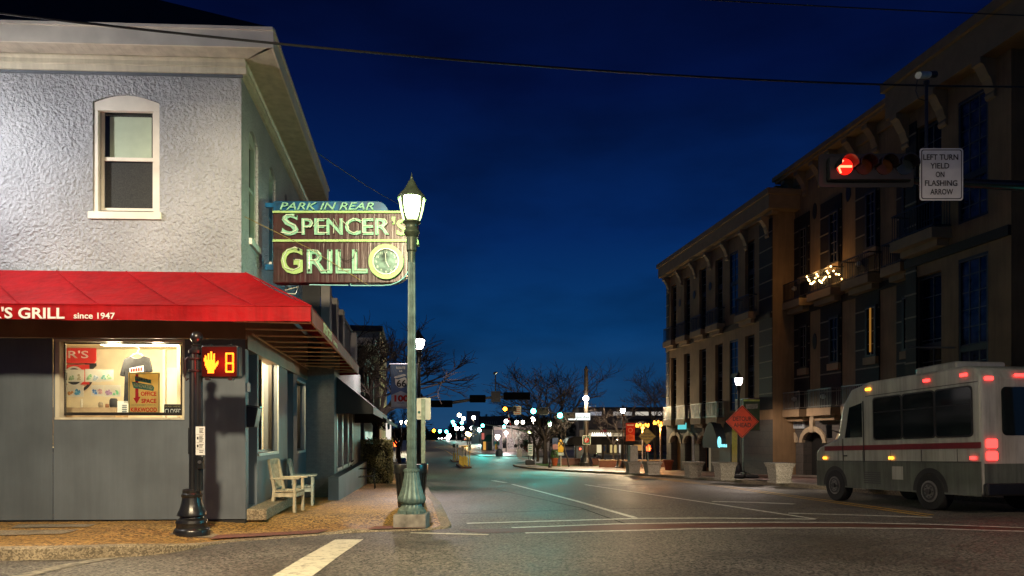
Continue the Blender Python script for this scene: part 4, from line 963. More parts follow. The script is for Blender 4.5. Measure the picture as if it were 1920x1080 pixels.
for q in ((.12, sx(384) + .01, -.05, .0, sz_(640), sz_(634)), (.12, sx(384) + .01, -.05, 0, sz_(684), sz_(678)), (sx(392), sx(400), -.12, -.04, sz_(693), sz_(688)), (sx(436), sx(444), -.12, -.04, sz_(693), sz_(688)), (sx(395), sx(401), -.1, -.02, sz_(627.5), sz_(624)), (sx(433), sx(439), -.1, -.02, sz_(627.5), sz_(624))): MB().box(*q).build('bracket', M_BLACK, hd)
MB().prism(rrect_(sx(386.5), sx(452.5), sz_(686.5), sz_(630)), Frame((0, -.130, 0), (1, 0, 0), (0, 0, 1), (0, -1, 0)), 0, .0008).build('face_plate', mat('red_glow_plate', (.022, .002, .0015), .8, spec=.08), hd)  # added plate, its dark red imitating the glow around the symbols
M_LED = emis('red_led', (1, .20, .012), 5)
hand = [(397, 681), (397, 673), (392.5, 664), (391.3, 655), (392.5, 645.5), (395, 645.5), (395.6, 655), (397, 655), (397.6, 641.8), (400.8, 641.8), (401, 654), (402.2, 654), (403, 639.5), (406, 639.5), (406, 654), (407.4, 654), (409, 643), (411.6, 643.4), (411, 659), (411, 664), (417, 656.5), (419.5, 658), (415, 668), (410.5, 674), (410.5, 681)]
def inside(x, y, P):
    c = False; j = len(P) - 1
    for i in range(len(P)):
        if (P[i][1] > y) != (P[j][1] > y) and x < (P[j][0] - P[i][0]) * (y - P[i][1]) / (P[j][1] - P[i][1]) + P[i][0]: c = not c
        j = i
    return c
FP = Frame((0, -.1315, 0), (1, 0, 0), (0, 0, 1), (0, -1, 0))
def led(mb, x, y, r=.0078): mb.prism([(sx(x) + r * cos(q * pi / 3), sz_(y) + r * sin(q * pi / 3)) for q in range(6)], FP, 0, .006)
mb = MB(); y = 640
while y < 682:
    x = 390
    while x < 421:
        if inside(x, y, hand): led(mb, x, y)
        x += 1.72
    y += 1.72
mb.build('hand_symbol', M_LED, hd)
mb = MB()
segs = [((433, 642), (446, 642)), ((432, 643), (432, 659)), ((447, 643), (447, 659)), ((433, 660.5), (446, 660.5)), ((432, 662), (432, 677)), ((447, 662), (447, 677)), ((433, 678.5), (446, 678.5))]
for a, b in segs:
    for dd in (0, 1.9):
        n_ = 8
        for i in range(n_ + 1):
            x = a[0] + (b[0] - a[0]) * i / n_; y = a[1] + (b[1] - a[1]) * i / n_
            if a[0] == b[0]: x += (dd if a[0] < 440 else -dd)
            else: y += (dd if a[1] < 675 else -dd)
            led(mb, x, y, .0072)
mb.build('digit_eight', M_LED, hd)
point('signal_glow', ((sx(404) + sx(440)) / 2, -.30, sz_(660)), 20, (1, .03, .012), .12, ps)
point('signal_glow', (sx(436), -.22, sz_(664)), 9, (1, .04, .012), .08, ps)
bs = MB().box(sx(373), sx(390.5), -.10, -.09, sz_(836), sz_(781.5)).build('button_sign', mat('white_sign_face', (.72, .72, .70), .5, var=.04), ps, bevel=.002)
FS = Frame((0, -.1005, 0), (1, 0, 0), (0, 0, 1), (0, -1, 0))
def rect(mb, fr, x0, x1, y0, y1, n0, n1): mb.prism([(x0, y0), (x1, y0), (x1, y1), (x0, y1)], fr, n0, n1)
mb = MB()
for y in (796.5, 812, 824): rect(mb, FS, sx(374.5), sx(389), sz_(y + .5), sz_(y), 0, .002)
for i, y in enumerate((785, 787.5, 790, 792.5, 799, 801.5, 804, 806.5, 809, 815, 817.5, 820, 827, 830)): rect(mb, FS, sx(380), sx(388 - (i % 3)), sz_(y + 1.2), sz_(y), 0, .002)
for y in (801, 816): rect(mb, FS, sx(375.5), sx(378.5), sz_(y + 5), sz_(y), 0, .0022)
mb.build('sign_print', M_BLK, bs)
mb = MB(); mb.box(sx(376), sx(386), -.10, -.02, sz_(862), sz_(838)); bt = mb.build('push_button', M_BLACK, ps, bevel=.012)
MB().lathe([(.001, 0), (.024, .0), (.024, .02), (.001, .021)], 14).build('button_knob', mat('steel_knob', (.4, .38, .36), .3, metal=.9), bt, smooth=True)
bt.children[0].rotation_euler = (pi / 2, 0, 0); bt.children[0].location = (sx(381), -.10, sz_(849))
MB().box(sx(355), sx(358.5), -.05, .04, sz_(834), sz_(783)).build('side_button_plate', M_BLACK, ps, bevel=.01)

# ------------------------------------------------------------------ chairs, bench, hedge, bin, sign post
def armchair(label, u, v, rz, wood):
    t = thing('wooden_armchair', label, 'chair', (u, v, SZ(-1.5, v)), rz, group='wooden armchairs against the diner wall')
    # faces +x, width along y
    for y in (-.27, .27):
        MB().box(.50, .56, y - .03, y + .03, 0, .64).build('leg', wood, t, bevel=.006)
        MB().add([(0, y - .03, 0), (.06, y - .03, 0), (.06, y + .03, 0), (0, y + .03, 0), (.06, y - .03, .45), (.12, y - .03, .45), (.12, y + .03, .45), (.06, y + .03, .45), (-.06, y - .03, 1.0), (-.005, y - .03, 1.0), (-.005, y + .03, 1.0), (-.06, y + .03, 1.0)], [(0, 3, 2, 1), (0, 1, 5, 4), (1, 2, 6, 5), (2, 3, 7, 6), (3, 0, 4, 7), (4, 5, 9, 8), (5, 6, 10, 9), (6, 7, 11, 10), (7, 4, 8, 11), (8, 9, 10, 11)]).build('leg', wood, t)
        MB().box(.0, .64, y - .045, y + .045, .641, .672).build('armrest', wood, t, bevel=.01)
    mb = MB()
    for k in range(6): mb.box(.07 + k * .085, .145 + k * .085, -.28, .28, .40, .43)
    mb.build('seat', wood, t, bevel=.005)
    mb = MB(); mb.box(.07, .56, -.298, -.275, .31, .385); mb.box(.07, .56, .275, .298, .31, .385); mb.box(.54, .563, -.24, .24, .31, .385); mb.build('seat_rail', wood, t)
    mb = MB()
    for k in range(6):
        y = -.2 + k * .08; mb.add([(.045, y - .024, .48), (.045, y + .024, .48), (-.045, y + .024, .93), (-.045, y - .024, .93), (.065, y - .024, .48), (.065, y + .024, .48), (-.022, y + .024, .93), (-.022, y - .024, .93)], [(0, 1, 2, 3), (7, 6, 5, 4), (0, 4, 5, 1), (1, 5, 6, 2), (2, 6, 7, 3), (3, 7, 4, 0)])
    mb.box(-.07, -.02, -.25, .25, .92, 1.02); mb.box(.03, .07, -.25, .25, .455, .495); mb.build('backrest', wood, t, bevel=.004)
    return t
armchair('bleached wooden armchair nearest the doorstep by the lit side window', C0.x + .14, VU(560, -2.2) - .02, -.15, M_WOOD).scale = (.86, .92, 1)
armchair('grey wooden armchair standing behind the nearer one by the pale pillar', C0.x + .12, VU(597, -2.1) - .2, .1, mat('grey_wood', (.34, .38, .35), .7, var=.2, scale=9)).scale = (.86, .92, 1)
mbn = thing('metal_chair', 'black bent-metal garden chair on the pavement in front of the hedge', 'chair', (-2.02, 23.4, SZ(-1.5, 23.4)), .0)
mb = MB(); mb.tube([(.75, -.25, 0), (.70, -.25, .42), (.1, -.25, .40), (-.05, -.25, .85), (.02, -.25, .95)], .016, 6); mb.tube([(.75, .25, 0), (.70, .25, .42), (.1, .25, .40), (-.05, .25, .85), (.02, .25, .95)], .016, 6); mb.tube([(.05, -.25, 0), (.1, -.25, .4)], .016, 6); mb.tube([(.05, .25, 0), (.1, .25, .4)], .016, 6); mb.tube([(.0, -.27, .68), (.72, -.27, .66), (.72, -.27, .42)], .014, 6); mb.tube([(.0, .27, .68), (.72, .27, .66), (.72, .27, .42)], .014, 6); mb.build('frame', M_BLACK, mbn)
mb = MB()
for k in range(7): mb.box(.1 + k * .085, .16 + k * .085, -.25, .25, .40, .415)
mb.build('seat', M_BLACK, mbn)
mb = MB()
for k in range(6): mb.box(.075 - k * .022, .09 - k * .022, -.25, .25, .47 + k * .07, .52 + k * .07)
mb.build('backrest', M_BLACK, mbn)

def leafmat(name, c, c2):
    m = mat(name, c, .6, scale=2.2, color2=c2, detail=2); return m
def leaves(mb, n, size, pick, rnd):
    for _ in range(n):
        p, nr = pick(rnd); d = Vector((rnd.uniform(-1, 1), rnd.uniform(-1, 1), rnd.uniform(-1, 1))) + nr * .8
        a = d.cross(Vector((rnd.uniform(-1, 1), rnd.uniform(-1, 1), rnd.uniform(-1, 1))))
        if a.length < .01: continue
        a.normalize(); b = d.normalized().cross(a); s_ = size * rnd.uniform(.6, 1.4)
        mb.add([p - a * s_, p + b * s_ * .5, p + a * s_, p - b * s_ * .5], [(0, 1, 2, 3)])
M_HEDGE = leafmat('hedge_leaves', (.27, .25, .08), (.06, .07, .02))
hg = thing('hedge', 'clipped green hedge block standing on the pavement beyond the black awnings', 'hedge', (-1.4, 28.2, SZ(-1.4, 28.2)))
rn = random.Random(3)
hx0, hx1, hy0, hy1, hh = -.72, .56, -.6, 1.9, 1.75
MB().box(hx0 + .14, hx1 - .14, hy0 + .14, hy1 - .14, 0, hh - .16).build('dark_core', mat('hedge_inside', (.012, .013, .006), .9), hg)  # dark box standing for the shade inside the leaves
def pick(r):
    f = r.random(); z = r.uniform(.02, hh); j = r.gauss(0, .05)
    bul = .06 * sin(z * 4) + .07 * sin(z * 9 + 1)
    if f < .42: x = r.uniform(hx0, hx1); p = Vector((x, hy0 + abs(j) + .06 + .05 * sin(x * 7 + z * 5), z)); n = Vector((0, -1, 0))
    elif f < .75: y = r.uniform(hy0, hy1); p = Vector((hx1 - abs(j) - .05 - .06 * sin(y * 6 + z * 4), y, z)); n = Vector((1, 0, 0))
    elif f < .85: y = r.uniform(hy0, hy1); p = Vector((hx0 + abs(j), y, z)); n = Vector((-1, 0, 0))
    else: x = r.uniform(hx0, hx1); y = r.uniform(hy0, hy1); p = Vector((x, y, hh - .05 + j + .05 * sin(x * 8) * sin(y * 5))); n = Vector((0, 0, 1))
    return p, n
mb = MB(); leaves(mb, 9000, .032, pick, rn); mb.build('foliage', M_HEDGE, hg)

tq = G(771, 946, KH); tr = thing('litter_bin', 'black slatted litter bin standing right behind the big street lamp', 'litter bin', (tq.x + .0, 14.35, SZ(.0, 14.4)))
for k in range(20):
    q = 2 * pi * k / 20; c_, s_ = cos(q), sin(q); MB().add([(.27 * c_ + dx_ * -s_ * .028, .27 * s_ + dx_ * c_ * .028, .04) for dx_ in (-1, 1)] + [(.335 * c_ + dx_ * -s_ * .032, .335 * s_ + dx_ * c_ * .032, .80) for dx_ in (-1, 1)] + [(.25 * c_ + dx_ * -s_ * .028, .25 * s_ + dx_ * c_ * .028, .04) for dx_ in (-1, 1)] + [(.318 * c_ + dx_ * -s_ * .032, .318 * s_ + dx_ * c_ * .032, .80) for dx_ in (-1, 1)], [(0, 1, 3, 2), (4, 6, 7, 5), (0, 2, 6, 4), (1, 5, 7, 3), (2, 3, 7, 6), (0, 4, 5, 1)]).build('slat', M_BLACK, tr)
MB().lathe([(.33, .72), (.345, .72), (.35, .88), (.34, .90), (.30, .91), (.30, .74)], 28).build('rim', M_BLACK, tr, smooth=True)
MB().lathe([(.27, .0), (.27, .04), (.23, .05), (.26, .75), (.20, .76), (.001, .4)], 24).build('liner', M_BLK, tr, smooth=True)
spq = thing('parking_sign_post', 'green steel post carrying two small white parking signs beside the lamp', 'sign post', W(793, 947, 15.6), local=False)
M_GALV = mat('galvanised_green_post', (.22, .28, .23), .45, metal=.4, var=.2, scale=14)
SP = PX(15.6); mb = MB(); mb.prism([(790.8, 955), (796.2, 955), (796.2, 748), (790.8, 748)], SP, 0, .012); mb.prism([(789.9, 955), (791, 955), (791, 748), (789.9, 748)], SP, -.03, .012); mb.prism([(796, 955), (797.1, 955), (797.1, 748), (796, 748)], SP, -.03, .012); mb.build('post', M_GALV, spq)
M_SIGNW = mat('white_sign_back', (.55, .56, .50), .45, var=.08, scale=5)
def rrect(x0, x1, y0, y1, r):
    P = []
    for cx, cy, a in ((x1 - r, y0 + r, -90), (x1 - r, y1 - r, 0), (x0 + r, y1 - r, 90), (x0 + r, y0 + r, 180)):
        for k in range(5): P.append((cx + r * cos(R(a + k * 22.5)), cy + r * sin(R(a + k * 22.5))))
    return P
f1 = MB().prism(rrect(780.8, 791, 746.5, 786.5, 1.5), SP, -.045, -.038).build('sign_face', M_SIGNW, spq)
txt(f1, 'lettering', '2 HR', SP(782.5, 783.5, -.036), CA, CB, .04, M_TEALTXT, width=.09, ext=.001); disc(SP, 785.3, 773, 2.6, -.038, -.036, 16).build('round_mark', M_TEALTXT, f1)
MB().prism(rrect(790, 807.3, 746, 787, 2), SP, -.036, -.030).build('sign_face', M_SIGNW, spq)
# Route 66 banner on the second lamp
BP = PX(25.55); bn = thing('route_banner', 'blue ROUTE 66 banner with a white shield and red 100 on the second lamp', 'banner', W(758, 724, 25.55), local=False)
M_NAVY = mat('navy_banner', (.085, .14, .30), .7, var=.3, scale=2.5)
MB().prism([(732, 683.5), (783, 683.5), (783, 764.5), (733.5, 763.5)], BP, -.01, 0).build('banner_cloth', M_NAVY, bn)
mb = MB(); mb.tube([BP(730.5, 682.6), BP(785, 682.6)], .022, 6); mb.tube([BP(731, 765), BP(785, 765)], .02, 6); mb.build('banner_arm', mat('silver_arm', (.4, .42, .5), .4, metal=.6), bn)
mb = MB(); mb.prism([(733, 741), (751.5, 733), (770, 741), (783, 741), (783, 763.5), (733.5, 763)], BP, .001, .006); mb.build('white_house', mat('pale_banner_print', (.42, .46, .55), .7, var=.15, scale=3), bn)
mb = MB(); mb.prism([(741, 711), (747, 711.5), (752, 709.5), (758, 707.5), (762, 709), (764, 716), (762, 722), (758, 726), (752, 728), (746, 726), (741.5, 721), (741, 716)], BP, .001, .007); mb.prism([(739, 707.5), (741, 709.5), (761, 704.5), (760.5, 702.5), (757, 701.5), (740.5, 706)], BP, .001, .008); mb.build('shield', M_WHITEP, bn)
mb = MB(); mb.prism([(735, 686), (735.8, 686), (752, 706), (751, 706)], BP, .001, .003); mb.prism([(735, 689), (735.6, 689), (741, 705), (740.2, 705)], BP, .001, .003); mb.build('light_rays', mat('ray_print', (.2, .25, .35), .7), bn)
def bt_(s, x, y, h, m, wd, n=.011, bold=.015): txt(bn, 'lettering', s, BP(x, y, n), CA, CB, h / 50.1, m, width=wd / 50.1, align='C', bold=bold, ext=.002)
bt_('ROUTE', 751.5, 692, 4.6, M_WHITEP, 17); bt_('66', 751.5, 697.3, 3.4, M_WHITEP, 6); bt_('66', 752.8, 725, 13, M_BLK, 18, .012, .02); bt_('100', 753, 752.3, 12.2, M_REDTXT, 27, .012, .05); bt_('YEARS', 751, 757, 3, M_NAVY, 15)
txt(bn, 'lettering', 'AMERICAN', BP(741.5, 708.3, .011), (CA + CB * .22).normalized(), CB, 2.2 / 50.1, M_NAVY, width=17 / 50.1, ext=.001)

# ------------------------------------------------------------------ overhead wires
def cable(label, a, b, r, sag=0.0, m=None, via=None):
    pts = []
    for i in range(41):
        t = i / 40; p = Vector(a).lerp(Vector(b), t); p.z -= sag * 4 * t * (1 - t); pts.append(p)
    return tag(MB().tube(pts, r, 6).build('overhead_cable', m or M_BLK, smooth=True), label, 'cable', 'overhead cables')
cable('thick black overhead cable crossing the whole street from the diner\'s roof', W(-80, 15, 9.2), W(2000, 163, 13.5), .017, .28, mat('cable_black', (.02, .022, .025), .4))
cable('higher thin overhead cable at the upper right of the sky', W(1200, -8, 14), W(2000, 32, 15), .012, .03)
cable('thin service wire running from the diner\'s eaves down behind the neon sign', W(560, 262, 14.6), W(790, 400, 40), .012, .2)

# ------------------------------------------------------------------ near signal mast on the right
RS = PX(12.2); KR = 12.2 / F
sm = thing('signal_mast', 'black mast arm with red arrow signal and LEFT TURN YIELD sign against the dark building', 'traffic signal', W(2080, 975, 12.2), local=False)
MB().tube([W(1690, 338, 12.38), W(1800, 343, 12.38), W(1950, 350, 12.38), W(2080, 356, 12.38)], [.055, .075, .095, .11], 16).build('mast_arm', M_BLACK, sm, smooth=True)
MB().tube([W(2080, 985, 12.38), W(2080, 340, 12.38)], [.16, .12], 16).build('mast_pole', M_BLACK, sm, smooth=True)
hb = MB().prism(rrect(1535, 1714, 288, 351, 7), RS, -.02, 0).build('backplate', mat('matt_black', (.012, .012, .014), .55), sm, bevel=.004)
MB().prism(rrect(1550, 1706, 298, 341, 4), RS, .001, .12).build('signal_head', mat('matt_black_housing', (.016, .015, .017), .5), hb, bevel=.01)
LX = [1577.5, 1613, 1651, 1688]
cols_ = [emis('red_lens_lit', (1, .015, .008), 1.6), mat('amber_lens_off', (.10, .035, .008), .15), mat('amber_lens_off_second', (.10, .04, .012), .15), mat('green_lens_off', (.035, .05, .055), .12)]
for i, x in enumerate(LX):
    disc(RS, x, 318, 15, .121, .135).build('lens', cols_[i], hb)
    ring(RS, x, 318, 15.2, 17, .12, .34, pi * .95, pi * 2.05, 20).build('visor', M_BLACK, hb)
mb = MB(); mb.prism([(1566, 316), (1590, 316), (1590, 320), (1566, 320)], RS, .14, .15)
mb.prism([(1563.5, 315.5), (1572, 305), (1575, 307.5), (1568, 316)], RS, .14, .151); mb.prism([(1563.5, 319.5), (1567, 319.5), (1571, 330), (1568, 331)], RS, .14, .1505)
mb.build('red_arrow', emis('red_arrow_led', (1, .20, .09), 4), hb)
point('signal_glow', RS(1577.5, 320, .55), 1.6, (1, .02, .01), .1, sm)
ls = MB().prism(rrect(1714, 1794, 285.5, 382, 5), RS, .16, .172).build('turn_sign', mat('white_sign', (.78, .80, .77), .4, var=.05), sm)
mb = MB()
o_, i_ = rrect(1716.5, 1791.5, 288, 379.5, 4), rrect(1718, 1790, 289.5, 378, 3.4)
for k in range(20): mb.prism([o_[k], o_[(k + 1) % 20], i_[(k + 1) % 20], i_[k]], RS, .1722, .1745)
mb.build('sign_border', M_BLK, ls)
for s, x0, x1, y in (('LEFT TURN', 1720, 1784.5, 307), ('YIELD', 1733, 1768, 323), ('ON', 1743, 1759, 339), ('FLASHING', 1723, 1783, 355), ('ARROW', 1733, 1775, 371)):
    txt(ls, 'lettering', s, RS(x0, y, .176), CA, CB, 10.2 * KR, M_BLK, width=(x1 - x0) * KR, ext=.002, bold=.014)
gh = MB().prism(rrect(-.25, .25, -.7, .7, .06), Frame(W(2080, 420, 12.2), CN, CB, -CA), .14, .36).build('signal_head', M_BLACK, sm, bevel=.02)
gf = Frame(W(2080, 420, 12.2), CN, CB, -CA); MB().prism([(.16 * cos(i * pi / 10), -.42 + .16 * sin(i * pi / 10)) for i in range(20)], gf, .361, .38).build('lens', emis('green_lens_near', (.08, 1, .82), 20), gh)
spot('signal_glow', gf(0, -.42, .45), (-2.7, 14.5, .8), 1500, (.06, .85, 1), 44, .6, .12, parent=sm)
cp = MB().tube([W(1737, 340, 12.3), W(1737, 158, 12.3)], .028, 10).build('camera_pole', M_BLACK, sm)
MB().tube([W(1737, 152, 12.3), W(1737, 158, 12.3)], .05, 10).build('camera_bracket', M_BLACK, cp)
mb = MB(); mb.tube([W(1722, 141, 12.15), W(1746, 140, 12.42)], .058, 14); mb.build('camera_housing', mat('camera_white', (.5, .5, .5), .4), cp, smooth=True)
MB().tube([W(1742, 140, 12.36), W(1752, 139.5, 12.48)], .062, 14).build('camera_hood', M_BLACK, cp, smooth=True)
MB().tube([W(1720, 150, 12.25), W(1717, 170, 12.25), W(1722, 185, 12.25), W(1736, 189, 12.28)], .008, 6).build('camera_cable', M_BLACK, cp, smooth=True)

# ------------------------------------------------------------------ shuttle bus passing on the right (at rest)
bu = 10.9; by1 = VU(1532, 10.9); by0 = by1 - 5.5
bs_ = thing('shuttle_bus', 'white and grey shuttle bus with dark windows and red tail lights on the right', 'bus', (bu, (by0 + by1) / 2, g((by0 + by1) / 2)))
bs_.rotation_euler = (-atan(.03325), 0, 0)
BL = (by1 - by0) / 2; BW = 2.3; BHt = 2.95
M_BUSW = mat('bus_pale_paint', (.42, .41, .36), .3, streak=.35, var=.1, scale=2, coat=.4); M_BUSG = mat('bus_grey_green_paint', (.11, .125, .10), .4, streak=.5, var=.15, scale=2, coat=.3)
M_BUSGL = mat('bus_dark_glass', (.008, .012, .014), .06, var=0); M_RSTR = mat('bus_light_streak_paint', (.16, .008, .016), .35, var=.1)
prof = [(-BL, .38), (-BL, 2.7), (-BL + .12, 2.88), (-BL + .35, BHt), (BL - 2.2, BHt), (BL - 1.55, 2.82), (BL - 1.2, 2.45), (BL - .95, 1.62), (BL - .15, 1.40), (BL, 1.25), (BL, .38)]
BF = Frame((0, 0, 0), (0, 1, 0), (0, 0, 1), (-1, 0, 0))
MB().prism(prof, BF, -BW, 0).build('body', M_BUSW, bs_, bevel=.05)
mb = MB(); mb.box(-BL + .02, BL - .03, .36, 1.02, .002, .016, BF); mb.box(-BL - .012, -BL - .001, .38, 1.0, -BW + .04, -.04, BF); mb.build('lower_skirt', M_BUSG, bs_, bevel=.004)
mb = MB(); mb.box(-BL + .02, BL - .4, 1.30, 1.42, .002, .010, BF); mb.build('painted_light_streak', M_RSTR, bs_)  # maroon paint standing in for a red streak of light
wz0, wz1 = 1.56, 2.52
for k in range(3):
    a = -BL + .22 + k * .98
    o = MB().prism(rrect(a, a + .92, wz0, wz1, .08), BF, .001, .012).build('side_window', M_BUSGL, bs_)
    mb = MB(); P_ = rrect(a - .03, a + .95, wz0 - .03, wz1 + .03, .09); Q_ = rrect(a, a + .92, wz0, wz1, .08)
    for j in range(20): mb.prism([P_[j], P_[(j + 1) % 20], Q_[(j + 1) % 20], Q_[j]], BF, .001, .018)
    mb.box(a + .02, a + .9, 2.18, 2.20, .012, .018, BF); mb.build('window_frame', M_BLACK, o)
MB().prism([(BL - 1.95, 1.62), (BL - 1.28, 1.62), (BL - 1.48, 2.38), (BL - 1.95, 2.46)], BF, .001, .012).build('cab_window', M_BUSGL, bs_)
dd = MB(); dd.box(BL - 2.02, BL - 2.005, .6, 2.5, .001, .02, BF); dd.box(BL - 1.2, BL - 1.185, .6, 1.6, .001, .02, BF); dd.build('cab_door', M_BLACK, bs_)
mb = MB(); mb.prism([(-.14, BL - 1.19), (-BW + .14, BL - 1.19)], BF, 0, 0) if False else None
ws = MB().add([(.14, BL - 1.175, 2.40), (BW - .14, BL - 1.175, 2.40), (BW - .14, BL - .93, 1.66), (.14, BL - .93, 1.66)], [(0, 1, 2, 3)]).build('windshield', M_BUSGL, bs_)
for yy in (-BL + 1.35, BL - .85):
    for s_ in (0, 1):
        wl = thing  # wheels are parts with tyre, rim
        q = MB(); c_ = (.10 if s_ == 0 else BW - .10)
        WFm = Frame((c_, yy, .40), (0, 1, 0), (0, 0, 1), (-1 if s_ == 0 else 1, 0, 0))
        q.prism([(.40 * cos(2 * pi * i / 32), .40 * sin(2 * pi * i / 32)) for i in range(32)], WFm, -.12, .13)
        wo_ = q.build('wheel', mat('tyre_rubber', (.014, .014, .014), .8), bs_, bevel=.02)
        q = MB(); q.prism([(.23 * cos(2 * pi * i / 24), .23 * sin(2 * pi * i / 24)) for i in range(24)], WFm, .131, .145)
        q.build('rim', mat('wheel_steel', (.25, .25, .24), .4, metal=.8), wo_)
        hq = ring(WFm, 0, 0, .15, .19, .146, .156, seg=24)
        for i in range(8): hq.prism([(.115 * cos(i * pi / 4) + .014 * cos(j * pi / 3), .115 * sin(i * pi / 4) + .014 * sin(j * pi / 3)) for j in range(6)], WFm, .146, .165)
        hq.prism([(.06 * cos(j * pi / 8), .06 * sin(j * pi / 8)) for j in range(16)], WFm, .146, .19); hq.build('hub', mat('dark_hub', (.08, .08, .08), .4, metal=.6), wo_)
    MB().prism([(yy + .5 * cos(pi * i / 16), .40 + .5 * sin(pi * i / 16)) for i in range(17)] , BF, .003, .0175).build('wheel_arch', M_BLK, bs_)
M_TAIL = emis('tail_light_red', (1, .035, .03), 5); M_AMB = emis('marker_amber', (1, .33, .02), 6)
FRr = Frame((0, -BL, 0), (1, 0, 0), (0, 0, 1), (0, -1, 0))
for s_ in (0, 1):
    x = .09 if s_ == 0 else BW - .31
    for z in (1.06, 1.30): MB().prism(rrect(x, x + .22, z, z + .18, .04), FRr, .001, .04).build('tail_light', M_TAIL, bs_)
    MB().prism(rrect(x, x + .18, 2.62, 2.70, .03), FRr, .001, .03).build('tail_light', M_TAIL, bs_)
mb = MB(); MB().prism(rrect(.75, BW - .75, 2.70, 2.76, .02), FRr, .001, .03).build('high_brake_light', M_TAIL, bs_)
MB().prism(rrect(.45, BW - .45, 1.55, 2.5, .1), FRr, .001, .012).build('rear_window', M_BUSGL, bs_)
MB().box(0, BW, -.12, -.005, .38, .62, Frame((0, -BL, 0), (1, 0, 0), (0, 1, 0), (0, 0, 1))).build('rear_bumper', M_BLACK, bs_, bevel=.03)
for a, m_ in ((-BL + .12, M_TAIL), (-.3, M_AMB), (BL - .5, M_AMB)):
    MB().box(a, a + .14, 1.08, 1.14, .017, .035, BF).build('side_marker', m_, bs_)
for a, m_ in ((-BL + .3, M_TAIL), (-BL + 1.3, M_TAIL), (BL - 2.3, M_AMB)):
    MB().box(a, a + .16, 2.74, 2.80, .002, .035, BF).build('roof_marker', m_, bs_)
M_SEAMD = mat('bus_seam', (.05, .05, .05), .5)
for hx in (.32, BW - .32): spot('headlight_beam', (hx, BL + .12, .95), (hx + 1.0, BL + 12, .55), 700, (1, .86, .66), 46, .7, .07, parent=bs_).location = (hx, BL + .12, .95)
mb = MB()
for k in range(6): x = -BL + .6 + k * .98; mb.box(x, x + .012, 1.03, 1.29, .002, .006, BF)
mb.box(-BL + .05, BL - 2.1, 2.60, 2.615, .002, .012, BF); mb.box(-BL + .02, BL - .05, 1.02, 1.04, .003, .018, BF); mb.build('panel_seams', M_SEAMD, bs_)
mb = MB()
for k in range(6): mb.box(.15, .75, .50 + k * .05, .525 + k * .05, .0165, .022, BF)
mb.build('vent_louvres', M_SEAMD, bs_)
mb = MB(); mb.box(-.6, -.25, .62, .92, .0165, .022, BF); mb.build('fuel_flap', M_BUSW, bs_)
mb = MB(); mb.box(BL - 1.35, BL - 1.22, 1.15, 1.18, .003, .04, BF); mb.build('door_handle', M_BLACK, bs_)
MB().box(.5, 1.7, -1.6, -.4, BHt + .003, BHt + .22).build('roof_unit', M_BUSW, bs_, bevel=.05)
mb = MB(); mb.tube([(-.02, BL - 1.1, 1.75), (-.25, BL - 1.0, 1.85)], .015, 6); mb.box(-.33, -.2, BL - 1.04, BL - .98, 1.62, 1.98); mb.build('wing_mirror', M_BLACK, bs_)
hl_ = MB().lathe([(.001, 0), (.10, 0), (.10, .03), (.001, .031)], 16).build('headlight', emis('headlight_glow', (1, .85, .6), 2), bs_)
hl_.rotation_euler = (-pi / 2, 0, 0); hl_.location = (.3, BL + .005, .95)

# ------------------------------------------------------------------ apartment building across the street
M_TAN = mat('tan_stucco', (.25, .152, .072), .8, streak=.22, var=.14, scale=.8, bump=.2, bscale=30, bdist=.005)
M_TAN2 = mat('tan_moulding', (.25, .165, .088), .75, var=.1, scale=2)
M_DBRICK = brickmat('dark_brick', (.016, .008, .006), (.022, .010, .008), (.008, .006, .005), scale=4, rough=.7)
M_COURSE = mat('pale_course', (.20, .16, .11), .7)
M_GSTONE = brickmat('grey_stone_base', (.10, .085, .07), (.085, .072, .06), (.04, .035, .03), scale=1.2, rough=.75, rw=.8, rh=.5)
M_ARCH = mat('sand_arch_stone', (.38, .29, .18), .75, var=.12, scale=5)
M_DPANE = mat('night_window_glass', (.006, .008, .011), .10, var=.5, scale=1.5, spec=.14)
M_DFR = mat('black_window_frame', (.012, .011, .010), .5)
M_PFR = mat('pale_muntin', (.09, .085, .085), .5)
M_RAIL = mat('pale_railing', (.22, .20, .175), .4, metal=.3); M_RAILB = mat('black_railing', (.012, .012, .012), .4)
M_ROOFD = mat('flat_roof_edge', (.03, .024, .018), .8)
ap = thing('apartment_building', 'long tan and dark brick apartment building with tall windows and balconies along the right', 'building', (19.3, 35, g(35)), local=False)
def RFm(u): return Frame((u, 0, 0), (0, 1, 0), (0, 0, 1), (-1, 0, 0))
U1, U2, U3 = 19.3, 20.6, 19.1
v1a, v1b = VU(1449, U1), VU(1250, U1)
v3a, v3b = VU(1905, U3), VU(1700, U3)
v2a, v2b = v3b, v1a
F1, F2, F3 = RFm(U1), RFm(U2), RFm(U3)
Z2, Z2t, Z3, Z3t = 2.25, 6.95, 8.15, 12.4
winid = 0
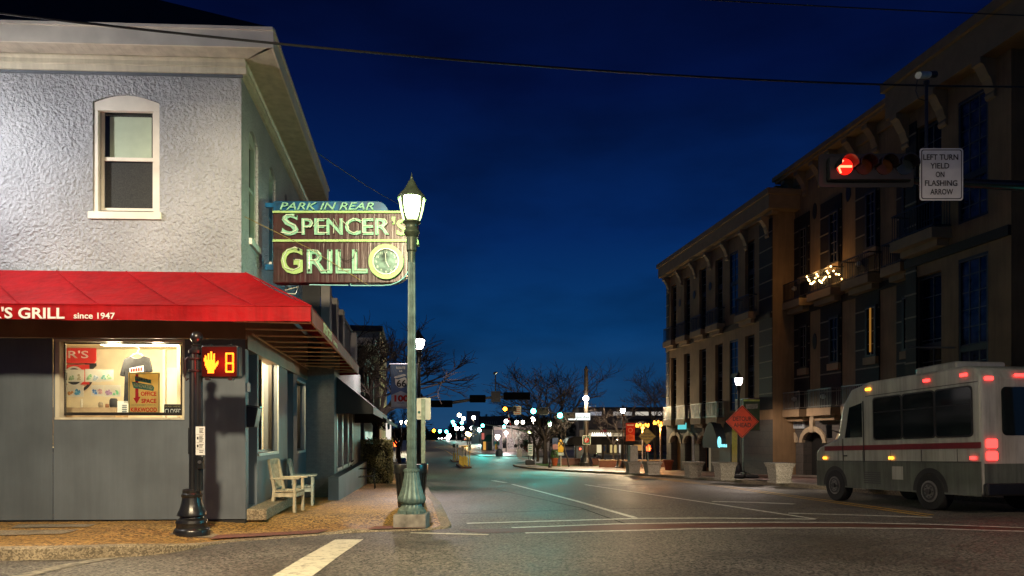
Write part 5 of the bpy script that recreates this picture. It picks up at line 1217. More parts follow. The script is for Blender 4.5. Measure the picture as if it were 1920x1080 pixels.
def window(fr, a0, a1, b0, b1, rows=(0,), t=.22, mull=2, hb=4, pane=None, frame=None, mf=None):
    mb = MB(); f_ = .09
    for q in ((a0 - .04, a0 + f_, b0, b1), (a1 - f_, a1 + .04, b0, b1), (a0 + f_, a1 - f_, b0, b0 + f_), (a0 + f_, a1 - f_, b1 - f_, b1)): mb.box(*q, -t, -t + .09, fr)
    bars = [x for x in rows if x]
    for x in bars: mb.box(a0 + f_, a1 - f_, b0 + (b1 - b0) * x - .12, b0 + (b1 - b0) * x + .12, -t, -t + .085, fr)
    o = mb.build('window', frame or M_DFR, ap)
    MB().quad(fr(a0, b0, -t + .02), fr(a1, b0, -t + .02), fr(a1, b1, -t + .02), fr(a0, b1, -t + .02)).build('pane', pane or M_DPANE, o)
    mb = MB()
    for k in range(1, mull): x = a0 + (a1 - a0) * k / mull; mb.box(x - .018, x + .018, b0 + f_, b1 - f_, -t + .021, -t + .05, fr)
    for k in range(1, hb): z = b0 + (b1 - b0) * k / hb; mb.box(a0 + f_, a1 - f_, z - .016, z + .016, -t + .021, -t + .046, fr)
    mb.box(a0 + .005, a1 - .005, b1 - f_ - .03, b1 - f_, -t + .022, -t + .1, fr); mb.box(a0 + .02, a0 + .05, b0 + .1, b1 - .1, -t + .09, -t + .1, fr)
    mb.build('muntins', mf or M_PFR, o); return o
def balcony(fr, a0, a1, z, dep=.55, rail=None, panel=None, hgt=1.0):
    mb = MB(); mb.box(a0, a1, z - .38, z, .002, dep, fr); mb.box(a0 + .15, a1 - .15, z - .62, z - .382, .002, dep * .6, fr)
    o = mb.build('balcony', M_TAN2, ap)
    mb = MB(); n = max(4, int((a1 - a0) / .13))
    for k in range(n + 1): x = a0 + .05 + (a1 - a0 - .1) * k / n; mb.box(x - .012, x + .012, z, z + hgt - .05, dep - .07, dep - .05, fr)
    mb.box(a0 + .02, a1 - .02, z + hgt - .05, z + hgt, dep - .09, dep - .03, fr); mb.box(a0 + .02, a1 - .02, z + .06, z + .1, dep - .08, dep - .04, fr)
    for x in (a0 + .02, a1 - .06):
        mb.box(x, x + .04, z + hgt - .05, z + hgt, .01, dep - .09, fr); mb.box(x, x + .04, z + .06, z + .1, .01, dep - .08, fr)
        for k in range(4): mb.box(x, x + .02, z + .1, z + hgt - .05, .06 + k * .11, .08 + k * .11, fr)
    mb.build('railing', rail or M_RAILB, o); return o
def quoin(fr, a0, a1, b0, b1, n=.035, step=.88):
    o = MB().box(a0, a1, b0, b1, -.05, n, fr).build('quoin', M_DBRICK, ap)
    mb = MB(); z = b0 + step
    while z < b1 - .1: mb.box(a0 - .03, a1 + .03, z - .03, z + .03, n - .01, n + .025, fr); z += step
    mb.build('course_bands', M_COURSE, o)
def corbel(fr, a, z, w_=.34, h=1.15, d=.5):
    pr = [(0, z - h), (.09, z - h + .03), (.12, z - h + .14), (.07, z - h + .24), (.14, z - h + .38), (.22, z - h + .62), (.30, z - h + .72), (d * .8, z - .26), (d, z - .2), (d, z - .01), (0, z - .01)]
    mb = MB(); P = [fr(a - w_ / 2, b, n) for n, b in pr] + [fr(a + w_ / 2, b, n) for n, b in pr]; k = len(pr)
    mb.add(P, [tuple(range(k)), tuple(range(2 * k - 1, k - 1, -1))] + [(i, (i + 1) % k, k + (i + 1) % k, k + i) for i in range(k)]); mb.build('corbel', M_TAN2, ap)
def arch(fr, a0, a1, z0, zs, zt, deep=.6):
    """sand-coloured arch hood with keystone over a ground-floor opening"""
    m = (a0 + a1) / 2; r = (a1 - a0) / 2; mb = MB(); n = 12
    for i in range(n):
        p, q = pi * i / n, pi * (i + 1) / n; rh = zt - zs
        mb.prism([(m + r * cos(p), zs + rh * sin(p)), (m + (r + .26) * cos(p), zs + (rh + .26) * sin(p)), (m + (r + .26) * cos(q), zs + (rh + .26) * sin(q)), (m + r * cos(q), zs + rh * sin(q))], fr, -.1, .09)
    mb.prism([(m - .13, zt - .06), (m + .13, zt - .06), (m + .19, zt + .85), (m - .19, zt + .85)], fr, -.1, .13)
    o = mb.build('arch', M_ARCH, ap)
    return o
def archwall(fr, a0, a1, zlo, zhi, opens, t=.5):
    mb = MB(); mb.wall(fr, a0, a1, zlo, zhi, [(p, q, zlo, zt) for p, q, zs, zt in opens], t)
    for p, q, zs, zt in opens:
        m = (p + q) / 2; r = (q - p) / 2
        for sg in (1, -1):
            pts = [(m + sg * r * cos(pi / 2 * i / 8), zs + (zt - zs) * sin(pi / 2 * i / 8)) for i in range(9)] + [(m + sg * r, zt)]
            mb.prism(pts, fr, -.3, -.002)
    return mb
# ---- section 1 (far, projecting)
def vr(p, q, u): a, b = VU(q, u), VU(p, u); return a, b
w3 = [vr(1258, 1268, U1), vr(1282.7, 1293.5, U1), vr(1311, 1324, U1), vr(1341, 1355, U1), vr(1368, 1384, U1), vr(1397, 1414.5, U1)]
zlo = -2.6
ops3 = []; isw = [0, 0, 0, 0, 1, 0]
for (a, b), iw in zip(w3, isw): ops3 += [(a, b, Z3 + (.35 if iw else 0), Z3t - (.1 if iw else 0)), (a, b, Z2 + (.35 if iw else 0), Z2t)]
mb = MB(); mb.wall(F1, v1a, v1b, Z2 - .25, 13.4, ops3, .3)
mb.quad(F1(v1b, -3, 0), F1(v1b, 13.4, 0), F1(v1b, 13.4, -14), F1(v1b, -3, -14)); mb.quad(F1(v1a, -3, 0), F1(v1a, 13.4, 0), F1(v1a, 13.4, -(U2 - U1) - .3), F1(v1a, -3, -(U2 - U1) - .3)); mb.quad(F1(v1a, 13.39, 0), F1(v1b, 13.39, 0), F1(v1b, 13.39, -14), F1(v1a, 13.39, -14))
mb.build('stucco_wall', M_TAN, ap)
for (a, b), iw in zip(w3, isw):
    for zb_, zt_ in ((Z3, Z3t), (Z2, Z2t)):
        window(F1, a, b, zb_ + (.35 if iw else 0), zt_ - (.1 if iw and zb_ > 5 else 0), rows=(.5,) if iw else (.58,), t=.12 if iw else .28, pane=mat('sky_tinted_glass', (.03, .07, .15), .08, var=.2, scale=1) if iw else M_DPANE, hb=8)  # blue panes carry the sky's reflection in their base colour
        if not iw:
            if zb_ > 5: balcony(F1, a - .35, b + .3, zb_)
            else: balcony(F1, a - .3, b + .25, zb_, rail=M_RAIL)
mb = MB(); mb.box(v1a - .5, v1b + .5, 13.3, 14.05, -.2, .50, F1); mb.box(v1a - .6, v1b + .6, 14.05, 14.35, -.2, .62, F1); mb.box(v1a - .25, v1b + .3, 13.12, 13.3, -.2, .18, F1)
mb.box(v1a - .5, v1a - .01, 13.3, 14.05, -2.2, -.201, F1); mb.box(v1a - .6, v1a - .01, 14.05, 14.35, -2.2, -.201, F1); mb.box(v1b + .01, v1b + .6, 13.3, 14.35, -12, -.201, F1); mb.build('cornice', M_TAN2, ap)
for i in range(7): corbel(F1, v1b - .5 - i * (v1b - v1a - 1.0) / 6.0, 13.12)
mb = MB(); mb.box(v1a + .1, v1b, 7.55, 7.9, .002, .10, F1); mb.build('string_course', M_DBRICK, ap)
quoin(F1, v1a + .02, VU(1424.5, U1), Z2 + .3, 12.95); quoin(F1, v1b - .5, v1b + .01, Z2, 12.95, .03)
for px_, py_ in ((1302, 553), (1332, 537), (1275, 568)):
    a = VU(px_, U1); z = ZP(py_, U1, a); mb = MB(); mb.prism([(a + .2 * cos(q * pi / 8), z + .28 * sin(q * pi / 8)) for q in range(16)], F1, .003, .03); mb.build('round_vent', M_DFR, ap)
# ground floor of section 1: arcade
def zg(v): return g(v) + KH
ar = [vr(1258, 1276, U1), vr(1284, 1302, U1), vr(1311, 1333, U1)]
ops = [(a, b, .55, 1.15) for a, b in ar]
archwall(F1, v1a, v1b, zlo, Z2 - .252, ops).build('stone_base', M_GSTONE, ap)
for a, b in ar: arch(F1, a, b, zlo, .55, 1.15)
for i, (a, b) in enumerate(ar):
    o = MB().box(a, b, zlo, 1.2, -.56, -.5, F1).build('shop_front', mat('warm_front', (.30, .18, .08), .6, var=.3, scale=2), ap)
    MB().box(a + .15, b - .15, zg(a) + .2, .7, -.499, -.48, F1).build('pane', M_DPANE if i else mat('amber_pane', (.34, .19, .06), .4, var=.3), o)
a, b = vr(1345, 1367, U1)
wc_ = mb = MB(); mb.add([F1(a - .2, 1.9, .01), F1(b + .2, 1.9, .01), F1(b + .2, .75, 1.0), F1(a - .2, .75, 1.0)], [(0, 1, 2, 3)]); 
m2 = []
for i in range(13): q = pi * i / 12; m2.append((a - .2 + (b - a + .4) * (1 - i / 12), .95 + 1.0 * sin(q)))
MB().prism(m2 + [(a - .2, .35), (b + .2, .35)][::1], F1, .3, .9).build('dome_canopy', mat('dark_canvas', (.02, .024, .026), .7), ap)
LT = emis('lit_teal_logo', (.25, .8, .9), 1.6)
mb = MB(); mb.prism([(VU(1349, 18.4) + .25 * cos(q * pi / 8), .72 + .34 * sin(q * pi / 8)) for q in range(16)], RFm(18.4), .002, .02); mb.build('shop_logo', LT, ap)
mb = MB(); 
for k in range(6): x = VU(1363, 18.4) + k * .21; mb.box(x, x + .13, .42, .60, .002, .02, RFm(18.4))
mb.build('shop_lettering', LT, ap)
a_, b_ = vr(1272, 1287, 18.9); mb = MB(); mb.box(a_, b_, 1.55, 2.0, 0, .05, RFm(18.9))
mb.build('lit_sign', emis('lit_teal_sign', (.15, .75, .75), .9), ap)
a, b = vr(1374, 1388, U1); MB().box(a, b, zlo, 1.55, .005, .06, F1).build('ochre_pillar', mat('ochre_panel', (.50, .30, .03), .6), ap)
a, b = vr(1350, 1371, U1); o = MB().box(a, b, zlo, .6, .004, .03, F1).build('shop_front', M_DFR, ap)
a, b = vr(1316, 1330, U1); MB().box(a + .2, b - .1, zg(a), .5, -.47, -.45, F1).build('lit_door', emis('lit_doorway', (1, .8, .5), .16), ap)
# ---- section 2 (set back)
b2 = [vr(1487, 1519, U2), vr(1540, 1579, U2), vr(1606, 1650, U2), vr(1683, 1712, U2)]
mb = MB(); mb.quad(F2(v2a - 1, Z2 - .3), F2(v2b + .2, Z2 - .3), F2(v2b + .2, 15.2), F2(v2a - 1, 15.2)); mb.build('stucco_wall', M_TAN, ap)
for i, (a, b) in enumerate(b2):
    quoin(F2, a, b, Z2 + .2, 12.9, .06)
    wa, wb = a + .12, a + (b - a) * .48
    cur = mat('lit_curtain_glass', (.02, .03, .04), .1)
    window(F2, wa, wb, 9.6, 12.2, t=-.07, mull=2, hb=5); window(F2, wa, wb, 4.7, 7.0, t=-.07, mull=2, hb=4, mf=M_RAIL if i == 2 else None)
    mb = MB(); mb.box(wa - .1, wb + .1, 4.35, 4.68, .061, .22, F2); mb.box(wa - .1, wb + .1, 9.25, 9.58, .061, .2, F2); mb.build('sill', M_TAN2, ap)
    if i == 2: MB().box(wa + .25, wa + .36, 4.9, 6.9, .165, .18, F2).build('lit_gap', emis('lit_curtain_gap', (1, .45, .08), .28), ap)
    balcony(F2, a - .2, b + .1, 8.3, .75); balcony(F2, a - .2, b + .1, 2.5, .75, rail=M_RAIL, hgt=.95)
    for z in (2.9, 8.9):
        mb = MB(); q = F2(b - .35, z + .2, .14); mb.ball((q.x, q.y, q.z), .13, 12, 8); mb.build('globe_lamp', mat('white_globe', (.55, .52, .45), .3, var=.02), ap, smooth=True)
mb = MB(); mb.box(v2a - 1, v2b, 7.6, 7.95, .002, .08, F2); mb.build('string_course', M_DBRICK, ap)
mb = MB(); mb.box(v2a - 3, v2b + .9, 15.2, 15.42, -4, .85, F2); mb.box(v2a - 3, v2b + .85, 15.08, 15.2, -4, .70, F2); mb.box(v2a - 1, v2b - .0, 14.6, 15.08, .002, .12, F2); mb.build('eaves', M_TAN2, ap)
for px_ in (1462, 1478, 1503, 1532, 1562, 1596, 1635):
    corbel(F2, VU(px_ + 8, U2), 15.08, .36, 1.25, .6)
mb = MB(); mb.quad(F2(v2b + .5, 13, 0), F2(v2b + .5, 15.2, 0), F2(v2b + .5, 15.2, -6), F2(v2b + .5, 13, -6)); mb.build('end_wall', M_TAN, ap)
for px_, py_ in ((1528, 396), (1591, 362), (1528, 640)):
    a = VU(px_, U2); z = ZP(py_, U2, a); MB().prism([(a + .18 * cos(q * pi / 8), z + .42 * sin(q * pi / 8)) for q in range(16)], F2, .003, .03).build('round_vent', M_DFR, ap)
ar2 = [vr(1452, 1492, U2), vr(1506, 1545, U2), vr(1575, 1625, U2), vr(1660, 1715, U2)]
archwall(F2, v2a - 1, v2b + .2, zlo, Z2 - .302, [(a, b, .75, 1.35) for a, b in ar2]).build('stone_base', M_GSTONE, ap)
for a, b in ar2:
    arch(F2, a, b, zlo, .75, 1.35); o = MB().box(a, b, zlo, 1.36, -.56, -.5, F2).build('shop_front', M_DFR, ap)
    MB().box(a + .12, a + .5, zlo, 1.0, -.49, -.42, F2).build('door_jamb', M_ARCH, o)
a, b = vr(1486, 1507, U2 - .1); o = MB().box(a, b, 1.5, 2.25, .02, .10, F2).build('shop_plate', mat('pale_plate', (.42, .46, .48), .5, var=.2, scale=9), ap)
mb = MB(); rr = random.Random(5)
for r_ in range(2):
    for k in range(5): x = a + .15 + k * (b - a - .3) / 5; mb.box(x, x + .11, 1.62 + r_ * .32, 1.84 + r_ * .32, .101, .11, F2)
mb.build('plate_letters', M_PANEL, o)
# ---- section 3 (near, projecting)
mb = MB(); d3 = vr(1716, 1760, U3); q3 = vr(1797, 1847, U3); l3 = vr(1722, 1765, U3); m3 = vr(1805, 1853, U3)
q3 = (m3[0], q3[1]); d3 = (l3[0], d3[1])
ops = [(d3[0], d3[1], 8.6, 12.9), (d3[0], d3[1], 2.3, 7.2), (q3[0], q3[1], 8.6, 12.9), (q3[0], q3[1], 1.9, 7.35)]
v3c = VU(1896, U3)
mb.wall(F3, v3c, v3b, Z2 - 1.3, 15, ops, .3); mb.quad(F3(v3b, -3, 0), F3(v3b, 15, 0), F3(v3b, 15, -3), F3(v3b, -3, -3)); mb.quad(F3(v3c, -3, 0), F3(v3c, 15, 0), F3(v3c, 15, -2), F3(v3c, -3, -2))
mb.build('stucco_wall', M_TAN, ap)
window(F3, *d3, 8.6, 12.9, rows=(.5,), t=.28, hb=6); window(F3, *d3, 2.3, 7.2, rows=(.45,), t=.28, hb=6)
M_CURT = mat('curtained_window', (.03, .035, .07), .1, var=.6, scale=3)
window(F3, *q3, 8.6, 12.9, rows=(.36,), t=.1, mull=3, hb=8, pane=M_CURT); window(F3, *q3, 1.9, 7.35, rows=(.42,), t=.1, mull=3, hb=9, pane=M_CURT)
balcony(F3, d3[0] - .5, d3[1] + .35, 8.6, .8); balcony(F3, d3[0] - .4, d3[1] + .3, 2.3, .8, rail=M_RAIL)
quoin(F3, v3b - .55, v3b + .005, 1.3, 13.2, .04)
mb = MB(); mb.box(v3c, v3b, 7.62, 7.95, .002, .12, F3); mb.build('string_course', M_DBRICK, ap)
mb = MB(); mb.box(v3a - 8, v3b + .5, 13.65, 14.75, -.4, .55, F3); mb.box(v3a - 8, v3b + .6, 14.75, 15.1, -.4, .70, F3); mb.box(v3b + .0, v3b + .5, 13.65, 15.1, -3, -.401, F3); mb.build('cornice', M_TAN2, ap)
for px_ in (1700, 1770, 1860): corbel(F3, VU(px_, U3), 13.65, .36, 1.3, .6)
o = MB().box(v3a - 8, v3c, -3, 15, -1.6, -1.5, F3).build('recess_wall', M_DBRICK, ap)
MB().box(VU(1917, U3 + 1.6) - .1, VU(1917, U3 + 1.6), 8.8, 12.0, -1.499, -1.47, F3).build('lit_gap', emis('lit_recess_gap', (1, .36, .12), .35), ap)
MB().box(v3c, v3b, zlo, Z2 - 1.302, -.3, .02, F3).build('stone_base', M_GSTONE, ap)
mb = MB(); mb.tube([F3(VU(1750, U3), ZP(652, U3, VU(1750, U3)), 1.0), F3(VU(1790, U3), ZP(652, U3, VU(1790, U3)), .01)], .03, 8); mb.build('flag_bracket', M_RAIL, ap)
mb = MB(); mb.box(v3a - 8, v1b, 13, 13.3, -14, -3.2, F1); mb.build('flat_roof', M_ROOFD, ap)
# string lights on the balcony
fa_, fb_ = b2[1]; sl_ = thing('string_lights', 'warm string of little bulbs draped over one upper balcony railing', 'string lights', F2(fa_, 9.2, .7), local=False)
mb = MB(); wr = []
rr = random.Random(11)
for k in range(19):
    t = k / 18; p = F2(fa_ - .15 + (fb_ - fa_ + .2) * (1 - t), 9.22 - .42 * abs(sin(t * 7)) + rr.uniform(-.06, .06) - .18 * t, .76); wr.append(p); mb.ball(p, .042, 8, 5)
for k in range(5): p = F2(fa_ - .16, 9.25 - .12 * k + rr.uniform(-.1, .1), .7 - k * .14); mb.ball(p, .042, 8, 5)
mb.build('bulbs', emis('warm_bulb', (1, .62, .22), 14), sl_)
MB().tube(wr, .008, 4).build('light_wire', M_BLK, sl_)
for t_ in (.25, .8): point('bulb_glow', F2(fa_ + (fb_ - fa_) * t_, 9.3, .95), 22, (1, .55, .18), .1, sl_)

# ------------------------------------------------------------------ bare trees
M_BARK = mat('dark_bark', (.035, .026, .02), .9, var=.3, scale=10, bump=.5, bscale=20, bdist=.02); M_TWIG = mat('twig_bark', (.04, .03, .024), .9, var=.2, scale=10)
def bare_tree(label, base, h, spread, seed, levels=5, lean=(0, 0), r0=.16, fork=.38, droop=.0, n0=5, lf=.42, group='bare street trees', bark=None, twig=None, twr=.007, rr_=.66):
    rnd = random.Random(seed); t = thing('bare_tree', label, 'tree', tuple(base), 0, group)
    tk, tw = MB(), MB(); b0 = Vector((0, 0, 0)); top = Vector((lean[0], lean[1], h * fork))
    tk.tube([b0, b0.lerp(top, .35) + Vector((.04, 0, 0)), b0.lerp(top, .7) + Vector((-.03, .03, 0)), top], [r0 * 1.35, r0, r0 * .92, r0 * .85], 9)
    def grow(p, d, ln, r, lv):
        pts = [p]; dd = d.copy(); n = 4
        for i in range(n):
            dd = (dd + Vector((rnd.uniform(-.22, .22), rnd.uniform(-.22, .22), rnd.uniform(-.10, .14) - droop * (levels - lv) * .10))).normalized(); pts.append(pts[-1] + dd * ln / n)
        rs = [max(twr * .6, r * (1 - .12 * i)) for i in range(n + 1)]
        (tk if lv >= levels - 1 else tw).tube(pts, rs, 6 if lv >= levels - 1 else 3, cap=False)
        if lv <= 0: return
        k = rnd.choice((2, 3)) + (1 if lv <= 2 else 0)
        for j in range(k):
            q = pts[2 + min(2, rnd.randint(0, 2))] if j else pts[-1]
            ax = Vector((rnd.gauss(0, 1), rnd.gauss(0, 1), rnd.gauss(0, .55))); nd = (dd * 1.0 + ax * .62); nd.z = nd.z * .85 + .14; nd.normalize()
            grow(q, nd, ln * rnd.uniform(.62, .88), r * rr_, lv - 1)
    for j in range(n0):
        q = 2 * pi * (j + rnd.uniform(-.3, .3)) / n0; d = Vector((cos(q) * spread, sin(q) * spread, rnd.uniform(.8, 1.7))).normalized()
        grow(top - Vector((0, 0, rnd.uniform(0, h * .05))), d, h * (1 - fork) * lf, r0 * .6, levels - 1)
    tk.build('trunk', bark or M_BARK, t, smooth=True); tw.build('crown', twig or M_TWIG, t); return t
def gl(px, D, h=KH): p = W(px, 870, D); return (p.x, p.y, g(p.y) + h)
bare_tree('wide bare tree spreading dark branches behind the Route 66 banner and hedge', gl(706, 30.5), 8.2, 1.0, 21, 6, r0=.17, fork=.34, droop=.02, n0=10, lf=.33, twr=.014)
bare_tree('second bare street tree leaning out over the far pavement on the left', gl(748, 44), 5.2, .6, 5, 6, r0=.14, fork=.36, lf=.3, n0=5, twr=.016)
bare_tree('broad bare tree lit teal beside the green signals on the lawn', gl(1022, 72), 9.6, 1.0, 9, 6, r0=.24, fork=.28, n0=8, twr=.022)
bare_tree('slim bare tree beside the tan building\'s far corner', gl(1228, 74), 9.6, .55, 14, 6, r0=.14, fork=.32, n0=6, twr=.022)
bare_tree('small bare tree behind the red hanging banner', gl(1150, 66), 6.2, .9, 33, 5, r0=.1, fork=.35, n0=5, twr=.012)
bare_tree('thin leaning bare sapling in front of the black market canopy', gl(1067, 63), 4.6, .8, 40, 5, lean=(-.5, 0), r0=.08, fork=.45, n0=4, twr=.01)
bare_tree('pale-barked bare tree on the lawn behind the red diamond sign', gl(1008, 78), 5.0, .9, 44, 5, r0=.16, fork=.3, n0=5, bark=mat('pale_bark', (.14, .11, .07), .9, var=.3), twig=mat('pale_twigs', (.11, .09, .06), .9), twr=.015)
# leafy evergreen beside the signals
eg = thing('evergreen_shrub', 'grey-green leafy evergreen behind the bare tree on the lawn', 'tree', gl(1000, 82), 0)
rn = random.Random(8); MB().tube([(0, 0, 0), (.1, 0, 1.2), (0, .1, 3.2)], [.14, .1, .04], 7).build('trunk', M_BARK, eg)
cl_ = [(rn.uniform(-1.5, 1.5), rn.uniform(-1.2, 1.2), rn.uniform(1.2, 4.2), rn.uniform(.4, .9)) for _ in range(22)]
def pk(r):
    c = r.choice(cl_); d = Vector((r.gauss(0, 1), r.gauss(0, 1), r.gauss(0, 1))).normalized(); return Vector(c[:3]) + d * c[3] * r.uniform(.5, 1.05), d
mb = MB(); leaves(mb, 4500, .06, pk, rn); mb.build('crown', leafmat('evergreen_leaves', (.10, .12, .06), (.03, .04, .02)), eg)

# ------------------------------------------------------------------ left row beyond the grill
M_GBRICK = brickmat('grey_painted_brick', (.17, .19, .20), (.155, .175, .19), (.10, .115, .12), scale=4.2, rough=.6, bump=.35)
M_DWALL = mat('dark_plaster', (.06, .062, .068), .8, var=.2, scale=1.5); M_PWALL = mat('pale_pilaster', (.26, .25, .25), .7, var=.15, scale=2)
u_s = -2.06; vs0 = VU(591, -2.55); vs1 = VU(676, u_s)
gb = thing('grey_brick_shop', 'grey painted brick shop under a long black awning next to the diner', 'building', (u_s, vs0, g(vs0)), local=False)
SB = Frame((u_s, vs0, 0), (0, 1, 0), (0, 0, 1), (1, 0, 0)); LB = vs1 - vs0
zt2 = 3.0; zr = W(625, 548, 19).z
wa = sa
ws_ = [(.55, 1.9), (2.1, 3.6), (3.8, 5.3)]
zs0, zs1 = ZP(884, u_s, vs0 + .5), ZP(770, u_s, vs0 + .5)
mb = MB(); mb.wall(SB, 0, LB, g(vs1) - .3, zt2 + .5, [(a, b, zs0, zs1 + .25) for a, b in ws_], .2); mb.quad(SB(0, -3, 0), SB(0, zt2 + .5, 0), SB(0, zt2 + .5, -4), SB(0, -3, -4)); mb.build('brick_wall', M_GBRICK, gb)
for i, (a, b) in enumerate(ws_):
    mb = MB()
    for q in ((a, a + .08, zs0, zs1 + .25), (b - .08, b, zs0, zs1 + .25), (a + .08, b - .08, zs0, zs0 + .08), (a + .08, b - .08, zs1 + .15, zs1 + .25)): mb.box(*q, -.12, .02, SB)
    o = mb.build('shop_window', mat('silver_frame', (.35, .36, .36), .4, metal=.4), gb); MB().quad(SB(a, zs0, -.08), SB(b, zs0, -.08), SB(b, zs1 + .25, -.08), SB(a, zs1 + .25, -.08)).build('pane', mat('reflecting_shop_glass', (.05, .045, .04), .06, var=.5, scale=2), o)
mb = MB(); mb.wall(Frame((u_s - .35, vs0, 0), (0, 1, 0), (0, 0, 1), (1, 0, 0)), 0, LB, zt2 + .5, zr, [(.6, 1.6, 3.7, zr - .5), (2.4, 3.4, 3.7, zr - .5), (4.2, 5.2, 3.7, zr - .5)], .2); mb.box(-.02, LB, zr, zr + .12, -.6, -.3, SB); mb.box(0, LB, 3.45, 3.5, -.36, -.002, SB)
mb.quad(SB(0, 3, -.36), SB(0, zr, -.36), SB(0, zr, -4), SB(0, 3, -4)); mb.build('upper_wall', M_DWALL, gb)
for a in (.02, 1.75, 3.55, LB - .5): MB().box(a, a + .45, 3.5, zr - .02, -.345, -.12, SB).build('pilaster', M_PWALL, gb)
for a in (.6, 2.4, 4.2): MB().box(a, a + 1, 3.7, zr - .5, -.6, -.5, SB).build('upper_window', M_DPANE, gb)
kb0 = ZP(889, u_s, vs0); bk = MB().box(-1.4, LB - .2, g(vs1) - .2, kb0, .003, .26, SB).build('bulkhead', M_PANEL, gb, bevel=.01)
blk = mat('black_canvas', (.012, .013, .014), .75, var=.2, scale=3, bump=.2, bscale=6, bdist=.02)
ba = thing('black_awning', 'long black canvas awning over the grey brick shop', 'awning', (u_s, vs0 + .1, zt2), local=False)
av0 = VU(630, u_s); avE = VU(725, -1.1)
AU = -1.08; zo1, zo0 = ZP(762, AU, av0), ZP(776, AU, av0); zw = ZP(706, u_s, av0)
mb = MB(); a = [(u_s + .01, av0, zw), (AU, av0, zo1), (AU, avE, zo1), (u_s + .01, avE, zw)]; sheetq(mb, a[0], a[1], a[2], a[3], 6, 16, .02); mb.add([(u_s + .01, av0, zw), (AU, av0, zo1), (AU, av0, zo0), (u_s + .01, av0, zo0)], [(0, 1, 2, 3)]); mb.add([(u_s + .01, avE, zw), (AU, avE, zo1), (AU, avE, zo0), (u_s + .01, avE, zo0)], [(0, 1, 2, 3)]); mb.build('canopy', blk, ba)
MB().box(AU - .01, AU + .005, av0, avE, zo0, zo1, Frame((0, 0, 0), (1, 0, 0), (0, 1, 0), (0, 0, 1))).build('valance', mat('grey_black_valance', (.05, .05, .052), .7), ba)
# white-corniced house and others farther along
def house(name, label, u, va, vb, ztop, wall, trim, wins=2, eave=.35, cat='building', group=None, uback=9, lit=None, zsp=(1.2, 2.6)):
    t = thing(name, label, cat, (u, va, g(va)), group=group, local=False); fr = Frame((u, va, 0), (0, 1, 0), (0, 0, 1), (1 if u < 5 else -1, 0, 0)); Lh = vb - va
    zb_ = g(va) - .5; ops = []
    for k in range(wins): c = Lh * (k + .5) / wins; ops += [(c - Lh / wins * .26, c + Lh / wins * .26, zsp[0] + (ztop - zsp[0]) * .35, zsp[0] + (ztop - zsp[0]) * .75)]
    mb = MB(); mb.wall(fr, 0, Lh, zb_, ztop, ops, .15); mb.quad(fr(0, zb_, 0), fr(0, ztop, 0), fr(0, ztop, -uback), fr(0, zb_, -uback)); mb.quad(fr(Lh, zb_, 0), fr(Lh, ztop, 0), fr(Lh, ztop, -uback), fr(Lh, zb_, -uback)); mb.build('wall', wall, t)
    for o in ops: MB().quad(*[fr(x, y, -.14) for x, y in ((o[0], o[2]), (o[1], o[2]), (o[1], o[3]), (o[0], o[3]))]).build('window', M_DPANE, t)
    mb = MB(); mb.box(-eave, Lh + .1, ztop, ztop + .35, -uback, eave, fr); mb.build('roof', trim, t)
    gzz = g(va) + KH
    mb = MB(); mb.box(.3, Lh - .3, gzz + .5, gzz + 2.3, .003, .03, fr); mb.build('shop_front', lit or M_DPANE, t)
    return t
M_WT = mat('white_cornice', (.60, .56, .48), .6, var=.1)
house('corniced_house', 'two-storey shop with a pale wooden cornice beyond the black awning', -2.35, 33.5, 42, W(700, 664, 36).z, mat('grey_siding', (.12, .12, .12), .8), M_WT, 3, .55, lit=mat('red_teal_display', (.2, .05, .05), .4, var=.9, scale=3))
house('cream_house', 'cream walled building lit by the street lamp behind the bare tree', -2.2, 46, 58, W(728, 640, 50).z, mat('cream_wall', (.52, .45, .28), .8, var=.12, scale=2), M_DWALL, 4, .2, lit=emis('lit_shop_front', (1, .75, .4), .7))
pl_ = W(738, 700, 47); 
nb = thing('lit_shop_sign', 'small lit blade sign with a blue figure hanging beyond the second black awning', 'sign', W(728, 800, 40), local=False); B4 = PX(40); MB().prism([(723.5, 787), (733, 787), (733, 832), (723.5, 832)], B4, -.1, 0).build('sign_panel', emis('lit_white_sign', (1, .92, .8), .9), nb); MB().prism([(726, 795), (731, 793), (731, 804), (727, 806)], B4, .002, .01).build('blue_figure', mat('cyan_print', (.02, .35, .45), .5), nb)
ba2 = thing('black_awning', 'second shorter black awning with a scooped edge beyond the long one', 'awning', (-2.3, 30, 1), local=False); mb = MB(); v0, v1 = VU(722, -1.0), 41; zq1, zq0 = ZP(786, -.95, v0), ZP(793, -.95, v0); sheetq(mb, (-2.3, v0, zq1 + .9), (-.95, v0, zq1), (-.95, v1, zq1), (-2.3, v1, zq1 + .9), 4, 4, .05); mb.add([(-2.3, v0, zq1 + .9), (-.95, v0, zq1), (-.95, v0, zq0), (-2.3, v0, zq0)], [(0, 1, 2, 3)]); mb.build('canopy', blk, ba2); MB().box(-.96, -.945, v0, v1, zq0, zq1, Frame((0, 0, 0), (1, 0, 0), (0, 1, 0), (0, 0, 1))).build('valance', blk, ba2)
